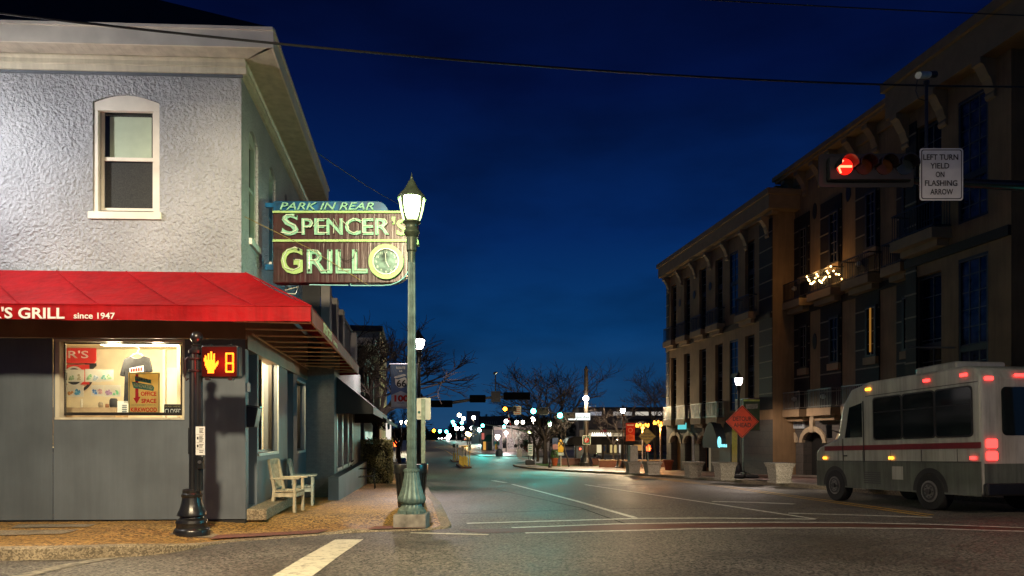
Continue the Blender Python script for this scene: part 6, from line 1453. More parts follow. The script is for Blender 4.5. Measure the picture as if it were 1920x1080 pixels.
def pedhead(label, px, py, D, pole=True, group='distant red pedestrian signals'):
    b = gl(px, D); t = thing('pedestrian_signal', label, 'pedestrian signal', b, -TH, group); z = W(px, py, D).z - b[2]
    MB().tube([(0, .1, 0), (0, .1, z + .4)], .06, 8).build('pole', M_BLACK, t); o = MB().box(-.22, .22, -.1, .05, z - .24, z + .24).build('signal_head', M_BLACK, t, bevel=.03)
    f_ = Frame((0, -.101, z), (1, 0, 0), (0, 0, 1), (0, -1, 0)); MB().prism([(x * .0095, -y * .0095) for x, y in [(-13, 20), (-14, 0), (-17, -8), (-13, -10), (-9, -2), (-8, -20), (-4, -21), (-3, -4), (-1, -4), (0, -22), (4, -22), (4, -4), (6, -3), (8, -17), (11, -16), (10, 4), (14, -2), (17, 1), (10, 14), (8, 20)]], f_, 0, .02).build('hand_symbol', emis('red_hand_lit', (1, .10, .02), 9), o)
    point('signal_glow', (0, -.4, z), 14, (1, .03, .02), .1, t); return t
pedhead('red pedestrian signal glowing beyond the hedge on the left pavement', 743, 832, 47)
pedhead('red pedestrian signal beneath the yellow diamond sign', 1215.5, 840, 45)
bl = gl(752, 46); bb = thing('blue_bin', 'blue round-lidded recycling bin below the red pedestrian signal', 'bin', bl); MB().lathe([(.24, 0), (.30, .7), (.32, .72), (.30, .74)], 20).build('bin_body', mat('dark_bin', (.05, .05, .06), .5), bb, smooth=True); MB().lathe([(.40, .72), (.40, .80), (.36, .92), (.25, 1.02), (.002, 1.06)], 20).build('bin_lid', mat('blue_plastic', (.01, .10, .42), .35), bb, smooth=True)
tag(MB().lathe([(.12, 0), (.17, .75), (.14, .76), (.10, .1)], 14, gl(741, 43)).build('ash_stand', mat('pale_stone_bin', (.5, .48, .42), .7), smooth=True), 'slim pale conical ash stand beside the blue bin', 'ash stand')

# ------------------------------------------------------------------ signal mast arms over the next crossing
M_ARM = mat('galvanised_arm', (.30, .27, .22), .45, metal=.4, var=.2, scale=5)
GREEN = emis('green_lens_lit', (.08, 1, .82), 38); AMBER = emis('amber_lens_lit', (1, .28, .01), 26); REDL = emis('red_lens_far', (1, .05, .02), 14)
def dd_(px, py, D, r, n=.0): p = W(px, py, D); return p
M_MATT = mat('matt_black_back', (.012, .012, .011), .9, spec=.1); D1 = 45; Q = PX(D1)
lm = thing('signal_mast', 'mast arm reaching from the left with signal heads seen from behind', 'traffic signal', W(789, 905, D1), local=False)
MB().tube([W(789, 902, D1), W(789, 752, D1)], [.13, .10], 10).build('mast_pole', M_BLACK, lm); MB().tube([W(789, 762, D1), W(830, 757.5, D1), W(880, 750, D1), W(930, 744, D1), W(994, 741.5, D1)], [.13, .12, .10, .08, .05], 10).build('mast_arm', M_ARM, lm, smooth=True)
for x0, x1, y0, y1 in ((808, 849, 751, 764), (881, 911, 741, 755), (944, 994, 736, 750)): MB().prism(rrect(x0, x1, y0, y1, 1.5), Q, .12, .4).build('signal_head', M_MATT, lm, bevel=.03)
MB().prism([(921, 734), (938.5, 734), (938.5, 754), (921, 754)], Q, .15, .18).build('sign_back', mat('sign_back_grey', (.20, .19, .17), .5), lm); mb = MB(); mb.tube([W(929, 744, D1), W(929, 703, D1)], .04, 6); mb.tube([W(927, 700, D1 - .2), W(930.5, 699, D1 + .3)], .09, 8); mb.tube([W(970, 742, D1), W(970, 731, D1)], .03, 6); mb.build('camera_pole', M_ARM, lm)
D2 = 64.5; Q2 = PX(D2); gp = W(1099, 884, D2)
bm_ = thing('signal_mast', 'tall black mast with white lamp, lit street name sign and green signals over the crossing', 'traffic signal', (gp.x, gp.y, g(gp.y) + KH), local=False)
cz = g(gp.y) + KH; MB().lathe([(.62, 0), (.62, .35), (.56, .4), (.52, .75), (.42, .9), (.30, 1.25), (.28, 1.3)], 20, (gp.x, gp.y, cz)).build('base', M_BLACK, bm_, smooth=True)
zt_ = W(1098, 686, D2).z; MB().lathe([(.25, 1.2), (.19, zt_ - cz - .4), (.23, zt_ - cz - .38), (.23, zt_ - cz - .3), (.12, zt_ - cz - .25), (.13, zt_ - cz - .1), (.02, zt_ - cz)], 14, (gp.x, gp.y, cz)).build('mast_pole', mat('brown_black_metal', (.05, .04, .03), .5), bm_, smooth=True)
MB().tube([W(1098, 786, D2), W(1050, 777, D2), W(1000, 769, D2), W(940, 762, D2)], [.11, .09, .07, .05], 8).build('mast_arm', M_BLACK, bm_, smooth=True)
sn_ = MB().box(-1.02, 1.02, -.08, .08, -.33, .33, Frame(W(1086, 781, D2 - .35), CA, CN, (0, 0, 1))).build('street_name_sign', emis('backlit_white', (.95, 1, .97), 1.3), bm_)
txt(sn_, 'lettering', 'Madison Ave', W(1067.5, 784.3, D2 - .44), CA, CB, .26, mat('dark_green_letters', (.01, .05, .03), .6), width=1.86, ext=.01)
def horiz(parent, px, py, D, lens, n=3, lit=0, q=None, s=.42):
    """horizontal signal head with one lit lens, at real distance"""
    fr = Frame(W(px, py, D), CA, CB, CN); x0 = -lit * s - s / 2; o = MB().box(x0, x0 + n * s, -s * .5, s * .5, -.15, .08, fr).build('signal_head', M_BLACK, parent, bevel=.03)
    for k in range(n):
        c = (k - lit) * s; m_ = lens if k == lit else M_DFR; mb = MB(); mb.prism([(c + s * .4 * cos(i * pi / 10), s * .4 * sin(i * pi / 10)) for i in range(20)], fr, .081, .10); mb.build('lens', m_, o)
        mb = MB()
        for i in range(10):
            a_, b_ = pi * i / 10, pi * (i + 1) / 10; r_ = s * .44
            mb.add([fr(c + r_ * cos(a_), r_ * sin(a_), .08), fr(c + r_ * cos(b_), r_ * sin(b_), .08), fr(c + r_ * cos(b_), r_ * sin(b_), .30), fr(c + r_ * cos(a_), r_ * sin(a_), .30)], [(0, 1, 2, 3)])
        mb.build('visor', M_BLACK, o)
    return o
def glow(parent, px, py, D, e, c): p = W(px, py, D - .8); q = Vector((5.5, p.y - 38, g(p.y - 38))); s_ = spot('signal_glow', p, q, e, c, 62, .7, .18); s_.parent = parent; s_.location = p - BASE[parent.name]
TEAL = (.06, 1, .85)
horiz(bm_, 1000, 771, D2 - .4, GREEN, 3, 0, s=.58); glow(bm_, 1000, 771, D2, 1100, TEAL); horiz(bm_, 1050, 779, D2 - .4, GREEN, 3, 0, s=.58); glow(bm_, 1050, 779, D2, 1100, TEAL); horiz(bm_, 947, 767, D2 - .4, AMBER, 3, 0, s=.44); glow(bm_, 947, 767, D2, 220, (1, .3, .02))
ms = MB().prism([(963, 761.5), (977, 761.5), (977, 777.5), (963, 777.5)], PX(D2 - .3), 0, .03).build('lane_sign', M_SIGNW, bm_)
mb = MB()
for y in (764, 767.5, 771, 774.5): mb.prism([(965, y), (975, y), (975, y + 1.2), (965, y + 1.2)], PX(D2 - .3), .031, .036)
mb.build('sign_print', M_REDTXT, ms); MB().prism([(1012, 764), (1027, 764), (1027, 778), (1012, 778)], PX(D2 + .3), 0, .05).build('sign_back', mat('grey_green_back', (.10, .12, .11), .5), bm_)
o = MB().prism([(1092, 816), (1108, 816), (1108, 834), (1092, 834)], PX(D2 - .3), 0, .03).build('parking_sign', mat('green_sign', (.01, .10, .06), .5), bm_)
disc(PX(D2 - .3), 1100, 825.5, 5, .031, .036).build('red_disc', M_REDTXT, o); txt(o, 'lettering', 'P', W(1100, 828.8, D2 - .35), CA, CB, .34, M_WHITEP, align='C', ext=.01); mb = MB()
for q in ((1092.4, 1107.6, 816.4, 817), (1092.4, 1107.6, 833, 833.6), (1092.4, 1093, 816.4, 833.6), (1107, 1107.6, 816.4, 833.6)): mb.prism([(q[0], q[2]), (q[1], q[2]), (q[1], q[3]), (q[0], q[3])], PX(D2 - .3), .031, .035)
for x in (1095, 1100, 1105): mb.prism([(x - 1, 820), (x + 1, 820), (x, 818)], PX(D2 - .3), .031, .036)
mb.build('sign_border', M_WHITEP, o)
pl1 = W(1098.5, 747, D2 - .35); mb = MB(); mb.ball(pl1, .26, 14, 8); mb.build('flood_lamp', lampglass('flood_glow', (1, .86, .68), 26), bm_); fs_ = spot('lamp_light', pl1 - Vector((0, 0, .1)), pl1 - Vector((0, 0, 5)), 5200, (1, .80, .56), 164, .4, .2); fs_.parent = bm_; fs_.location = pl1 - Vector((0, 0, .1)) - BASE[bm_.name]
MB().tube([W(1098, 742, D2), W(1098.5, 743, D2 - .35)], .05, 8).build('lamp_arm', M_BLACK, bm_)
# third crossing, signals at the railway
D3 = 112; bq = gl(993, D3, .1)
rm_ = thing('signal_mast', 'green painted mast arm with two green signals before the white building', 'traffic signal', bq, local=False)
MB().tube([bq, (bq[0], bq[1], W(993, 808, D3).z)], .14, 8).build('mast_pole', M_DARKFRAME, rm_); MB().tube([W(993, 811, D3), W(957, 802.5, D3), W(902, 795, D3)], [.13, .11, .07], 8).build('mast_arm', mat('green_arm', (.10, .14, .11), .5), rm_, smooth=True)
for x, y in ((905, 798), (945, 800)): horiz(rm_, x, y, D3 - .4, GREEN, 1, 0, s=.62); glow(rm_, x, y, D3, 2200, TEAL)
mb = MB(); p = W(993, 811, D3 - .5); mb.ball(p, .26, 10, 6); mb.build('lamp', lampglass('yellow_lamp', (.85, 1, .4), 14), rm_)
# far signals beyond the crest
def far_mast(label, Dd, pole_px, arm_to, y, items):
    b = gl(pole_px, Dd, .05); t = thing('signal_mast', label, 'traffic signal', b, local=False, group='signals beyond the crest'); zz = W(pole_px, y, Dd).z
    MB().tube([b, (b[0], b[1], zz + .3)], .16, 6).build('mast_pole', M_BLACK, t); MB().tube([W(pole_px, y, Dd), W(arm_to, y - 1, Dd)], .12, 6).build('mast_arm', M_BLACK, t)
    for x, y_, m_ in items: horiz(t, x, y_, Dd - .5, m_, 1, 0, s=.0056 * Dd)
    return t
far_mast('far signal arm with three green lights and an orange one near the crest', 262, 800, 845, 805, [(825, 808.5, GREEN), (837, 809.3, GREEN), (813.5, 807.5, AMBER)])
far_mast('far signal arm with green lights high above the crest', 230, 876, 846, 789, [(849, 791, GREEN), (866, 792.5, GREEN), (852, 797, GREEN)])
# crossing gate and crossbuck
Dg = 96; rb = gl(958, Dg, .1); rg = thing('crossing_gate', 'railway crossing mast with raised striped gate arm and white X', 'crossing gate', gl(972, Dg, .1), local=False)
mast = gl(972, Dg, .1); MB().tube([mast, (mast[0], mast[1], W(972, 808, Dg).z)], .1, 8).build('mast_pole', mat('grey_mast', (.3, .3, .3), .5), rg)
QG = PX(Dg - .3); mb = MB(); mb.prism([(965.5, 811), (968, 809.5), (978.5, 824), (976, 825.5)], QG, 0, .04); mb.prism([(975.5, 809.5), (978, 811), (967.5, 825.5), (965, 824)], QG, .041, .08); mb.build('crossbuck', mat('white_crossbuck', (.75, .75, .75), .5), rg)
for x in (967, 978): disc(PX(Dg - .35), x, 836, 3.4, 0, .2).build('flasher', M_BLACK, rg)
for k in range(6):
    a, b = W(952 + k * 1.1, 773 + k * 5, Dg), W(952 + (k + 1) * 1.1, 773 + (k + 1) * 5, Dg); MB().tube([a, b], .07, 6).build('gate_arm', M_REDTXT if k % 2 == 0 else M_WHITEP, rg)
MB().box(-.35, .35, -.3, .3, 0, 1.1, Frame(Vector(gl(974, Dg - 1, .1)), CA, CN, (0, 0, 1))).build('mechanism_box', mat('pale_box', (.45, .42, .34), .6), rg); MB().tube([W(958, 803, Dg), W(968, 846, Dg)], .08, 6).build('counterweight_arm', M_WHITEP, rg)

# ------------------------------------------------------------------ plaza furniture
M_STONEP = speckle('cast_stone', (.22, .195, .15), (.48, .42, .33), scale=50, rough=.7, patch=.15)
def planter(px, py, label, w_=.385, h=.77, ped=False):
    p = G(px, py, KH); t = thing('stone_planter', label, 'planter', (p.x, p.y + .3, g(p.y + .3) + KH), 0, 'tapered stone planters along the kerb')
    mb = MB(); mb.taper(0, 0, 0, .10, w_ * .86, w_ * .86); mb.taper(0, 0, .10, h - .16, w_ * .76, w_ * .92); mb.build('tapered_body', M_STONEP, t, bevel=.012)
    mb = MB(); mb.taper(0, 0, h - .158, h - .05, w_ * .98, w_ * 1.06); mb.taper(0, 0, h - .049, h, w_ * 1.1, w_ * 1.1); mb.build('rim', M_STONEP, t, bevel=.015)
    MB().box(-w_ * .8, w_ * .8, -w_ * .8, w_ * .8, h - .02, h + .003).build('soil', M_EARTH, t)
    if ped: MB().taper(0, 0, h + .004, h + 1.0, .26, .24).build('stone_block', M_STONEP, t, bevel=.02)
    return t
planter(1189.5, 887.5, 'stone planter with a square white block standing on top', .42, .72, True); planter(1226, 890.5, 'stone planter at the foot of the yellow diamond sign', .42, .74); planter(1304.5, 896, 'stone planter with a silver pipe behind it, left of the detour sign'); planter(1364.5, 900.5, 'bright stone planter immediately left of the detour sign stand'); planter(1470, 906, 'stone planter in front of the shuttle bus'); planter(1640, 918, 'stone planter mostly hidden behind the shuttle bus')
def diamond(label, name, px, py, D, half, face, post_px, base_y, lines, tm, border=None, stand=None):
    t = thing(name, label, 'road sign', gl(post_px, D), local=False); q = PX(D); b = gl(post_px, D)
    MB().tube([Vector(b), W(post_px, py, D + .06)], .035, 8).build('post', M_GALV, t)
    o = MB().prism([(px, py - half), (px + half, py), (px, py + half), (px - half, py)], q, 0, .02).build('sign_face', face, t)
    mb = MB(); h1, h2 = half * .95, half * .91
    c1 = [(px, py - h1), (px + h1, py), (px, py + h1), (px - h1, py)]; c2 = [(px, py - h2), (px + h2, py), (px, py + h2), (px - h2, py)]
    for k in range(4): mb.prism([c1[k], c1[(k + 1) % 4], c2[(k + 1) % 4], c2[k]], q, .0205, .024)
    mb.build('sign_border', M_BLK, o)
    for s, y, h, w_ in lines: txt(o, 'lettering', s, q(px, y, .026), CA, CB, h * D / F, tm, width=w_ * D / F, align='C', ext=.004, bold=.01)
    return t
M_YSIGN = mat('yellow_sign', (.60, .36, .02), .4, var=.06); M_OSIGN = mat('orange_roll_up_sign', (.80, .065, .012), .5, var=.1, scale=3)
diamond('yellow diamond BLIND PEDESTRIAN CROSSING sign above a stone planter', 'warning_sign', 1213.5, 818, 42.5, 16, M_YSIGN, 1215, 870, [('BLIND', 815, 3.2, 12), ('PEDESTRIAN', 820.5, 3.2, 23), ('CROSSING', 826, 3.2, 16)], M_BLK)
dt = diamond('orange diamond DETOUR AHEAD sign on a low folding stand', 'detour_sign', 1391.5, 790.5, 31.5, 31, M_OSIGN, 1393, 900, [('DETOUR', 789, 8, 35), ('AHEAD', 801, 8, 33)], M_BLK)
qd = PX(31.3); mb = MB(); mb.prism([(1375, 794.5), (1411, 794.5), (1409, 801), (1377, 801)], qd, -.2, -.19)
mb = MB(); bse = gl(1393, 31.5)
for s_ in (-1, 1):
    for r_ in (-1, 1): mb.tube([(bse[0], bse[1], bse[2] + .35), (bse[0] + s_ * .55, bse[1] + r_ * .45, bse[2] + .02)], .02, 6)
mb.build('stand_legs', M_BLACK, dt); sb = mat('sandbag_canvas', (.02, .018, .018), .9, bump=.4, bscale=20)
for i, (x, y) in enumerate(((-.38, -.25), (.3, -.3), (.0, .2))):
    mb = MB(); mb.lathe([(.01, 0), (.26, .03), (.30, .10), (.24, .18), (.01, .2)], 14, (bse[0] + x, bse[1] + y, bse[2])); tag(mb.build('sandbag', sb, smooth=True), ('black sandbag on the left foot of the detour sign stand', 'black sandbag on the right foot of the detour sign stand', 'black sandbag behind the detour sign stand')[i], 'sandbag')
def hang_banner(label, x0, x1, y0, y1, D, c, lines, band=None, top=None):
    q = PX(D); t = thing('banner', label, 'banner', W((x0 + x1) / 2, y1, D), local=False); MB().prism([(x0, y0), (x1, y0), (x1, y1), (x0, y1)], q, 0, .02).build('banner_cloth', c, t)
    mb = MB(); mb.tube([q(x0 - 2, y0 - .5), q(x1 + 1, y0 - .5)], .03, 6); mb.tube([q(x0 - 2, y1 + .5), q(x1 + 1, y1 + .5)], .03, 6); mb.build('banner_arm', M_BLACK, t)
    if band: MB().prism([(x0 + .3, band[0]), ((x0 + x1) / 2, band[0] - 2), (x1 - .3, band[0]), (x1 - .3, y1 - .5), (x0 + .3, y1 - .5)], q, .021, .03).build('lower_band', band[1], t)
    for s, y, h, w_, m_ in lines: txt(t, 'lettering', s, q((x0 + x1) / 2, y, .035), CA, CB, h * D / F, m_, width=w_ * D / F, align='C', ext=.004)
    return t
RBN = mat('red_banner_cloth', (.42, .02, .015), .7, var=.1)
hang_banner('red street banner with a pale emblem and the number 100', 1173.5, 1190, 793, 827, 57, RBN, [('100', 823, 4.5, 11, M_REDTXT)], (816, mat('orange_band', (.6, .16, .08), .7)))
o = sc.objects[-1]
rbt = [x for x in sc.objects if x.name.startswith('banner') and x.parent is None][-1]
ring(PX(57), 1181.8, 806.5, 3, 4.5, .021, .03).build('emblem', mat('pink_print', (.6, .3, .28), .7), rbt); mb = MB(); mb.prism([(1176, 796), (1188, 796), (1188, 798), (1176, 798)], PX(57), .021, .03); mb.build('top_print', M_WHITEP, rbt)
hang_banner('green street banner with a pale top edge behind the detour sign', 1394, 1424, 749, 806, 33.6, mat('green_banner_cloth', (.035, .075, .03), .7, var=.3, scale=4), [])
gbn = [x for x in sc.objects if x.name.startswith('banner') and x.parent is None][-1]; MB().prism([(1394, 749), (1424, 749), (1424, 752.5), (1394, 752.5)], PX(33.6), .021, .03).build('top_print', mat('lime_print', (.40, .55, .12), .6), gbn); MB().prism([(1398, 758), (1421, 757), (1420, 766), (1399, 767)], PX(33.6), .021, .03).build('pale_print', mat('mint_print', (.22, .26, .22), .7, var=.3, scale=12), gbn)
hang_banner('blue and white banner with a red house shape under the small greenish lamp', 1036, 1046, 821, 843, 60, M_NAVY, [], (834, mat('pale_red_print', (.5, .3, .32), .7)))
# amber cluster lamps
def cluster(px, py, D, label):
    b = gl(px, D); t = thing('cluster_lamp', label, 'lamp', b, 0, 'amber cluster lamps'); z = W(px, py, D).z - b[2]; rn = random.Random(int(px))
    MB().tube([(0, 0, 0), (0, 0, z - .28)], .055, 8).build('pole', mat('silver_pole', (.42, .42, .42), .35, metal=.6), t)
    mb = MB(); mb.lathe([(.08, z - .3), (.42, z - .05), (.50, z + .18), (.46, z + .2), (.38, z)], 16); mb.lathe([(.50, z + .18), (.52, z + .2), (.3, z + .36), (.05, z + .42)], 16); mb.build('basket', M_BLACK, t)
    am = emis('amber_bulb', (1, .30, .03), 7); mb = MB()
    for k in range(14): q = 2 * pi * k / 14; mb.ball((.50 * cos(q), .50 * sin(q), z + .02 + .1 * (k % 2)), .085, 8, 6, sz=1.5)
    mb.build('amber_bulbs', am, t); point('amber_light', (0, -.1, z - .5), 420, (1, .36, .06), .3, t); return t
cluster(1204.5, 799, 58, 'amber cluster lamp behind the yellow diamond sign'); cluster(1238, 794, 56, 'amber cluster lamp on a silver pole beside the building corner')
# brick walls
M_RBRICK = brickmat('red_brick', (.16, .06, .04), (.13, .05, .035), (.10, .08, .06), scale=4.5)
def lowwall(label, px0, px1, D, h, m, cap):
    a, b = Vector(gl(px0, D)), Vector(gl(px1, D)); L_ = (b - a).length; fr = Frame(a, CA, CN, (0, 0, 1)); t = thing('brick_wall', label, 'low wall', a, local=False)
    MB().box(0, L_, -.2, .2, -.3, h, fr).build('wall', m, t); MB().box(-.03, L_ + .03, -.24, .24, h + .001, h + .08, fr).build('coping', cap, t)
lowwall('low brick seat wall with pale coping behind the planters', 1123, 1252, 61, .6, M_RBRICK, M_KERB); lowwall('dark brick planter wall behind the tall black mast', 1052, 1124, 66.5, .62, M_RBRICK, M_RBRICK)
# market canopy
Dm = 80; mk = thing('market_canopy', 'long black market canopy on dark posts across the plaza', 'canopy', gl(1150, Dm), local=False); MC = PX(Dm)
pf = [(1064, 834), (1062, 830), (1066, 822), (1076, 818.5), (1170, 818.5), (1240, 818.5), (1248, 830), (1248, 834)]
MB().prism(pf, MC, -5.5, 0).build('canopy_roof', mat('black_canopy', (.010, .012, .014), .6), mk)
for x in (1079, 1130, 1166, 1176, 1186, 1212, 1240): MB().box(-.13, .13, -.13, .13, 0, W(x, 833, Dm).z - gl(x, Dm)[2], Frame(Vector(gl(x, Dm + .8)), CA, CN, (0, 0, 1))).build('post', M_DARKFRAME, mk)
for x in (1190, 1130): point('canopy_light', W(x, 838, Dm + 2.5), 420, (1, .72, .38), .3, mk)
# buildings behind the plaza
def block(name, label, x0, x1, ytop, D, depth, wall, roof, cat='building', base=None, bands=(), group=None, wins=None):
    a = W(x0, ytop, D); b = W(x1, ytop, D); zb_ = g(min(a.y, b.y)) - .6; L_ = (b - a).length; fr = Frame((a.x, a.y, 0), CA, (0, 0, 1), CN); t = thing(name, label, cat, (a.x, a.y, zb_ + .6), group=group, local=False)
    MB().box(0, L_, zb_, a.z, -depth, 0, fr).build('wall', wall, t); MB().box(-.15, L_ + .15, a.z, a.z + .3, -depth - .1, .15, fr).build('roof', roof, t)
    k = D / F
    for (p0, p1, q0, q1, m_, nm) in bands: MB().box((p0 - x0) * k, (p1 - x0) * k, W(x0, q1, D).z, W(x0, q0, D).z, .01, .06, fr).build(nm, m_, t)
    return t
E = emis
M_NIGHT = mat('night_wall', (.05, .045, .05), .85, var=.2, scale=.5); M_NIGHTB = mat('dark_roof_slab', (.02, .02, .024), .9)
block('long_building', 'long dark building with a strip of lit ribbon windows behind the plaza', 1085, 1256, 766, 150, 14, M_NIGHT, M_NIGHTB, bands=[(1107, 1128, 772, 779, E('dim_ribbon', (.8, .85, 1), .28), 'window'), (1150, 1185, 772, 779, E('dim_ribbon_second', (.9, .85, .8), .35), 'window'), (1191, 1216, 772, 779, E('ribbon_lit', (1, .9, .75), .55), 'window'), (1220, 1250, 772, 779, E('ribbon_lit_third', (1, .9, .8), .45), 'window')])
block('brick_shop', 'dark red brick shop building standing behind the amber lamps', 1170, 1262, 789, 118, 9, mat('dark_red_wall', (.07, .035, .035), .85, var=.2), M_NIGHTB, bands=[(1186, 1204, 832, 845, E('orange_front', (1, .5, .15), .5), 'shop_window'), (1226, 1250, 818, 850, mat('grey_door_wall', (.08, .08, .09), .8), 'door')])
block('market_shop', 'lit market shop with white sign letters and pale windows under the canopy', 1096, 1172, 806, 108, 8, mat('market_wall', (.34, .27, .16), .8, var=.2), M_NIGHTB, bands=[(1099, 1170, 812, 818, E('pale_fascia', (1, .8, .5), .5), 'fascia'), (1119, 1128, 833, 849, E('lit_window_cream', (1, .85, .5), .8), 'shop_window'), (1131, 1134, 836, 846, mat('blue_poster', (.02, .15, .4), .5), 'poster'), (1137, 1142, 833, 849, mat('dark_door', (.03, .03, .03), .5), 'door'), (1144, 1156, 834, 849, E('lit_window_yellow', (1, .75, .3), .6), 'shop_window'), (1159, 1169, 834, 849, E('lit_window_white', (1, .9, .7), .6), 'shop_window'), (1126, 1138, 803, 811, mat('red_board', (.3, .02, .02), .6), 'red_sign')])
msn = [x for x in sc.objects if x.name.startswith('market_shop') and x.parent is None][0]
mb = MB()
for k in range(9): x = 1109 + k * 4.2; mb.prism([(x, 818), (x + 1, 811), (x + 2.4, 811), (x + 3.2, 818), (x + 2.2, 818), (x + 1.6, 814), (x + 1, 818)], PX(107), 0, .1)
mb.build('sign_letters', E('lit_white_letters', (1, .95, .85), 2.2), msn)
flat('market_lawn', [33, 50], [92, 100], M_GRASS, .1)
block('blue_kiosk', 'small blue-grey kiosk with a red lamp beside the black mast', 1082, 1095, 836, 84, 1.5, mat('blue_grey_door', (.10, .12, .15), .6), M_NIGHTB, 'kiosk', bands=[(1086.5, 1089, 840.5, 843, REDL, 'red_lamp')])
wb = block('white_building', 'white single-storey building lit by lamps beyond the railway crossing', 926, 1030, 801, 122, 10, mat('white_wall', (.50, .45, .38), .8, var=.15, scale=1), mat('white_coping', (.4, .4, .38), .7), bands=[(926, 942, 806, 846, mat('grey_return', (.22, .21, .22), .8), 'grey_bay'), (942.5, 950, 822, 840, M_DPANE, 'window'), (982, 990, 825, 842, mat('green_panel', (.02, .12, .05), .7), 'green_door'), (952, 966, 821, 842, mat('mural_panel', (.45, .43, .40), .8, var=.5, scale=4), 'mural'), (953, 964, 846, 852, mat('brick_patch', (.30, .12, .07), .8), 'brick_patch')])
block('green_awning_shop', 'narrow shop with a slanted green awning left of the white building', 902, 922, 805, 128, 9, mat('shop_grey', (.14, .15, .15), .8), M_NIGHTB, bands=[(903, 908, 812, 824, E('red_sign_lit', (1, .25, .2), .5), 'red_sign'), (906, 911, 828, 846, E('orange_doorway', (1, .5, .1), .7), 'doorway'), (915, 920, 830, 848, mat('blue_door', (.03, .08, .08), .6), 'door')])
gsh = [x for x in sc.objects if x.name.startswith('green_awning_shop') and x.parent is None][0]
mb = MB(); mb.add([W(905, 828, 125), W(921, 828, 125), W(922, 815, 127.8), W(913, 815, 127.8)], [(0, 1, 2, 3)]); mb.build('awning', mat('green_canvas', (.02, .14, .10), .7), gsh)
far = [(866, 884, 806, 230, (.05, .05, .06), 'far low shop with white lit signs at the crest'), (884, 902, 801, 185, (.055, .05, .055), 'far shop row with orange lit fronts below the crest lamps'), (875, 898, 772, 330, (.22, .22, .24), 'pale tall block standing high beyond the crest'), (898, 946, 782, 300, (.035, .045, .05), 'dark wide block behind the green signals')]
for i, (x0, x1, y, D, c, lb) in enumerate(far):
    rr = random.Random(i); bs = []
    if i in (0, 1):
        bands_c = [(1, .9, .8), (1, .6, .25), (.3, .9, .9), (1, .25, .15), (1, .95, .9)]
        for k in range(7): x = rr.uniform(x0 + .5, x1 - 2.5); yy = rr.uniform(y + 3, y + 18); bs.append((x, x + rr.uniform(.6, 2.4), yy, yy + rr.uniform(1, 2.8), E('far_lit_window', bands_c[k % 5], rr.uniform(.4, 1.1)), 'lit_window'))
    if i == 3: bs = [(903 + k * 4, 904.2 + k * 4, 790, 795, mat('dim_far_window', (.12, .14, .14), .6), 'window') for k in range(8)]
    block('far_building', lb, x0, x1, y, D, 12, mat('far_wall', c, .9, var=.1), M_NIGHTB, bands=bs, group='buildings near the crest')
# treeline on the horizon
def treeline(name, label, pts, D, seed):
    rn = random.Random(seed); t = MB(); 
    for x0, x1, y in pts:
        n = int((x1 - x0) * 1.6)
        for k in range(n):
            x = rn.uniform(x0, x1); h = rn.uniform(.3, 1); p = W(x, y, D + rn.uniform(-15, 15)); r_ = 9 * D / F * rn.uniform(.4, 1)
            b = g(p.y) - .5; top = b + (p.z - b) * (.72 + .28 * h)
            c = Vector((p.x, p.y, (b + top) / 2)); vs = []
            for i in range(60):
                d = Vector((rn.gauss(0, 1), rn.gauss(0, 1), rn.gauss(0, 1))).normalized(); q = c + Vector((d.x * r_, d.y * r_, d.z * (top - b) / 2)) * rn.uniform(.75, 1.02); a = Vector((rn.uniform(-1, 1), rn.uniform(-1, 1), rn.uniform(-1, 1))).normalized() * r_ * .35; b_ = a.cross(d) * .9
                t.add([q - a, q + b_, q + a, q - b_], [(0, 1, 2, 3)])
    o = t.build(name, mat('far_foliage', (.018, .025, .028), .95)); o['kind'] = 'stuff'; o['label'] = label; o['category'] = 'trees'; return o
treeline('far_woods', 'dark line of far trees closing the street beyond the crest', [(700, 800, 800), (795, 850, 806), (845, 900, 788), (890, 1000, 776), (985, 1100, 776), (1090, 1260, 772)], 420, 4)
treeline('far_woods', 'nearer dark trees behind the plaza and railway crossing', [(960, 1010, 790), (1030, 1110, 782), (1100, 1180, 790)], 170, 9)
# distant lamps and cars
FL = [(888, 783.5, 190, (1, .85, .65)), (869, 785, 230, (1, .9, .8)), (949, 790, 150, (1, .9, .8)), (969, 792, 140, (1, .88, .7)), (980.5, 792, 138, (1, .88, .7)), (856, 803.5, 235, (1, .9, .85)), (866, 803, 215, (1, .9, .85)), (885, 802.5, 200, (.95, .9, 1)), (876, 813, 165, (1, .6, .2)), (880, 815, 158, (1, .6, .2)), (949, 812, 118, (1, .8, .8)), (933, 819, 100, (1, .82, .6)), (842, 817, 235, (1, .92, .85)), (840, 821, 232, (1, .85, .8)), (1000, 786, 92, (1, .88, .68)), (899, 806, 180, (.5, 1, .95)), (861, 778.5, 262, (1, .85, .5)), (753, 792, 110, (1, .9, .65)), (763, 792, 118, (1, .9, .6))]
names = ['on the crest beyond the shops', 'high over the far crest', 'above the crossing gate', 'left of a pair over the white building', 'right of a pair over the white building', 'far left above the crest', 'beside the far green signals', 'over the far shop row', 'glowing orange by the far shops', 'glowing amber next to the orange one', 'pink-white at the white building corner', 'brightest in front of the white building', 'low near the top of the street', 'lowest at the top of the street', 'white above the evergreen', 'tinted teal by the green awning shop', 'small yellow on the far hill', 'small and white left of the big lamp post', 'small and cream beside the big lamp post']
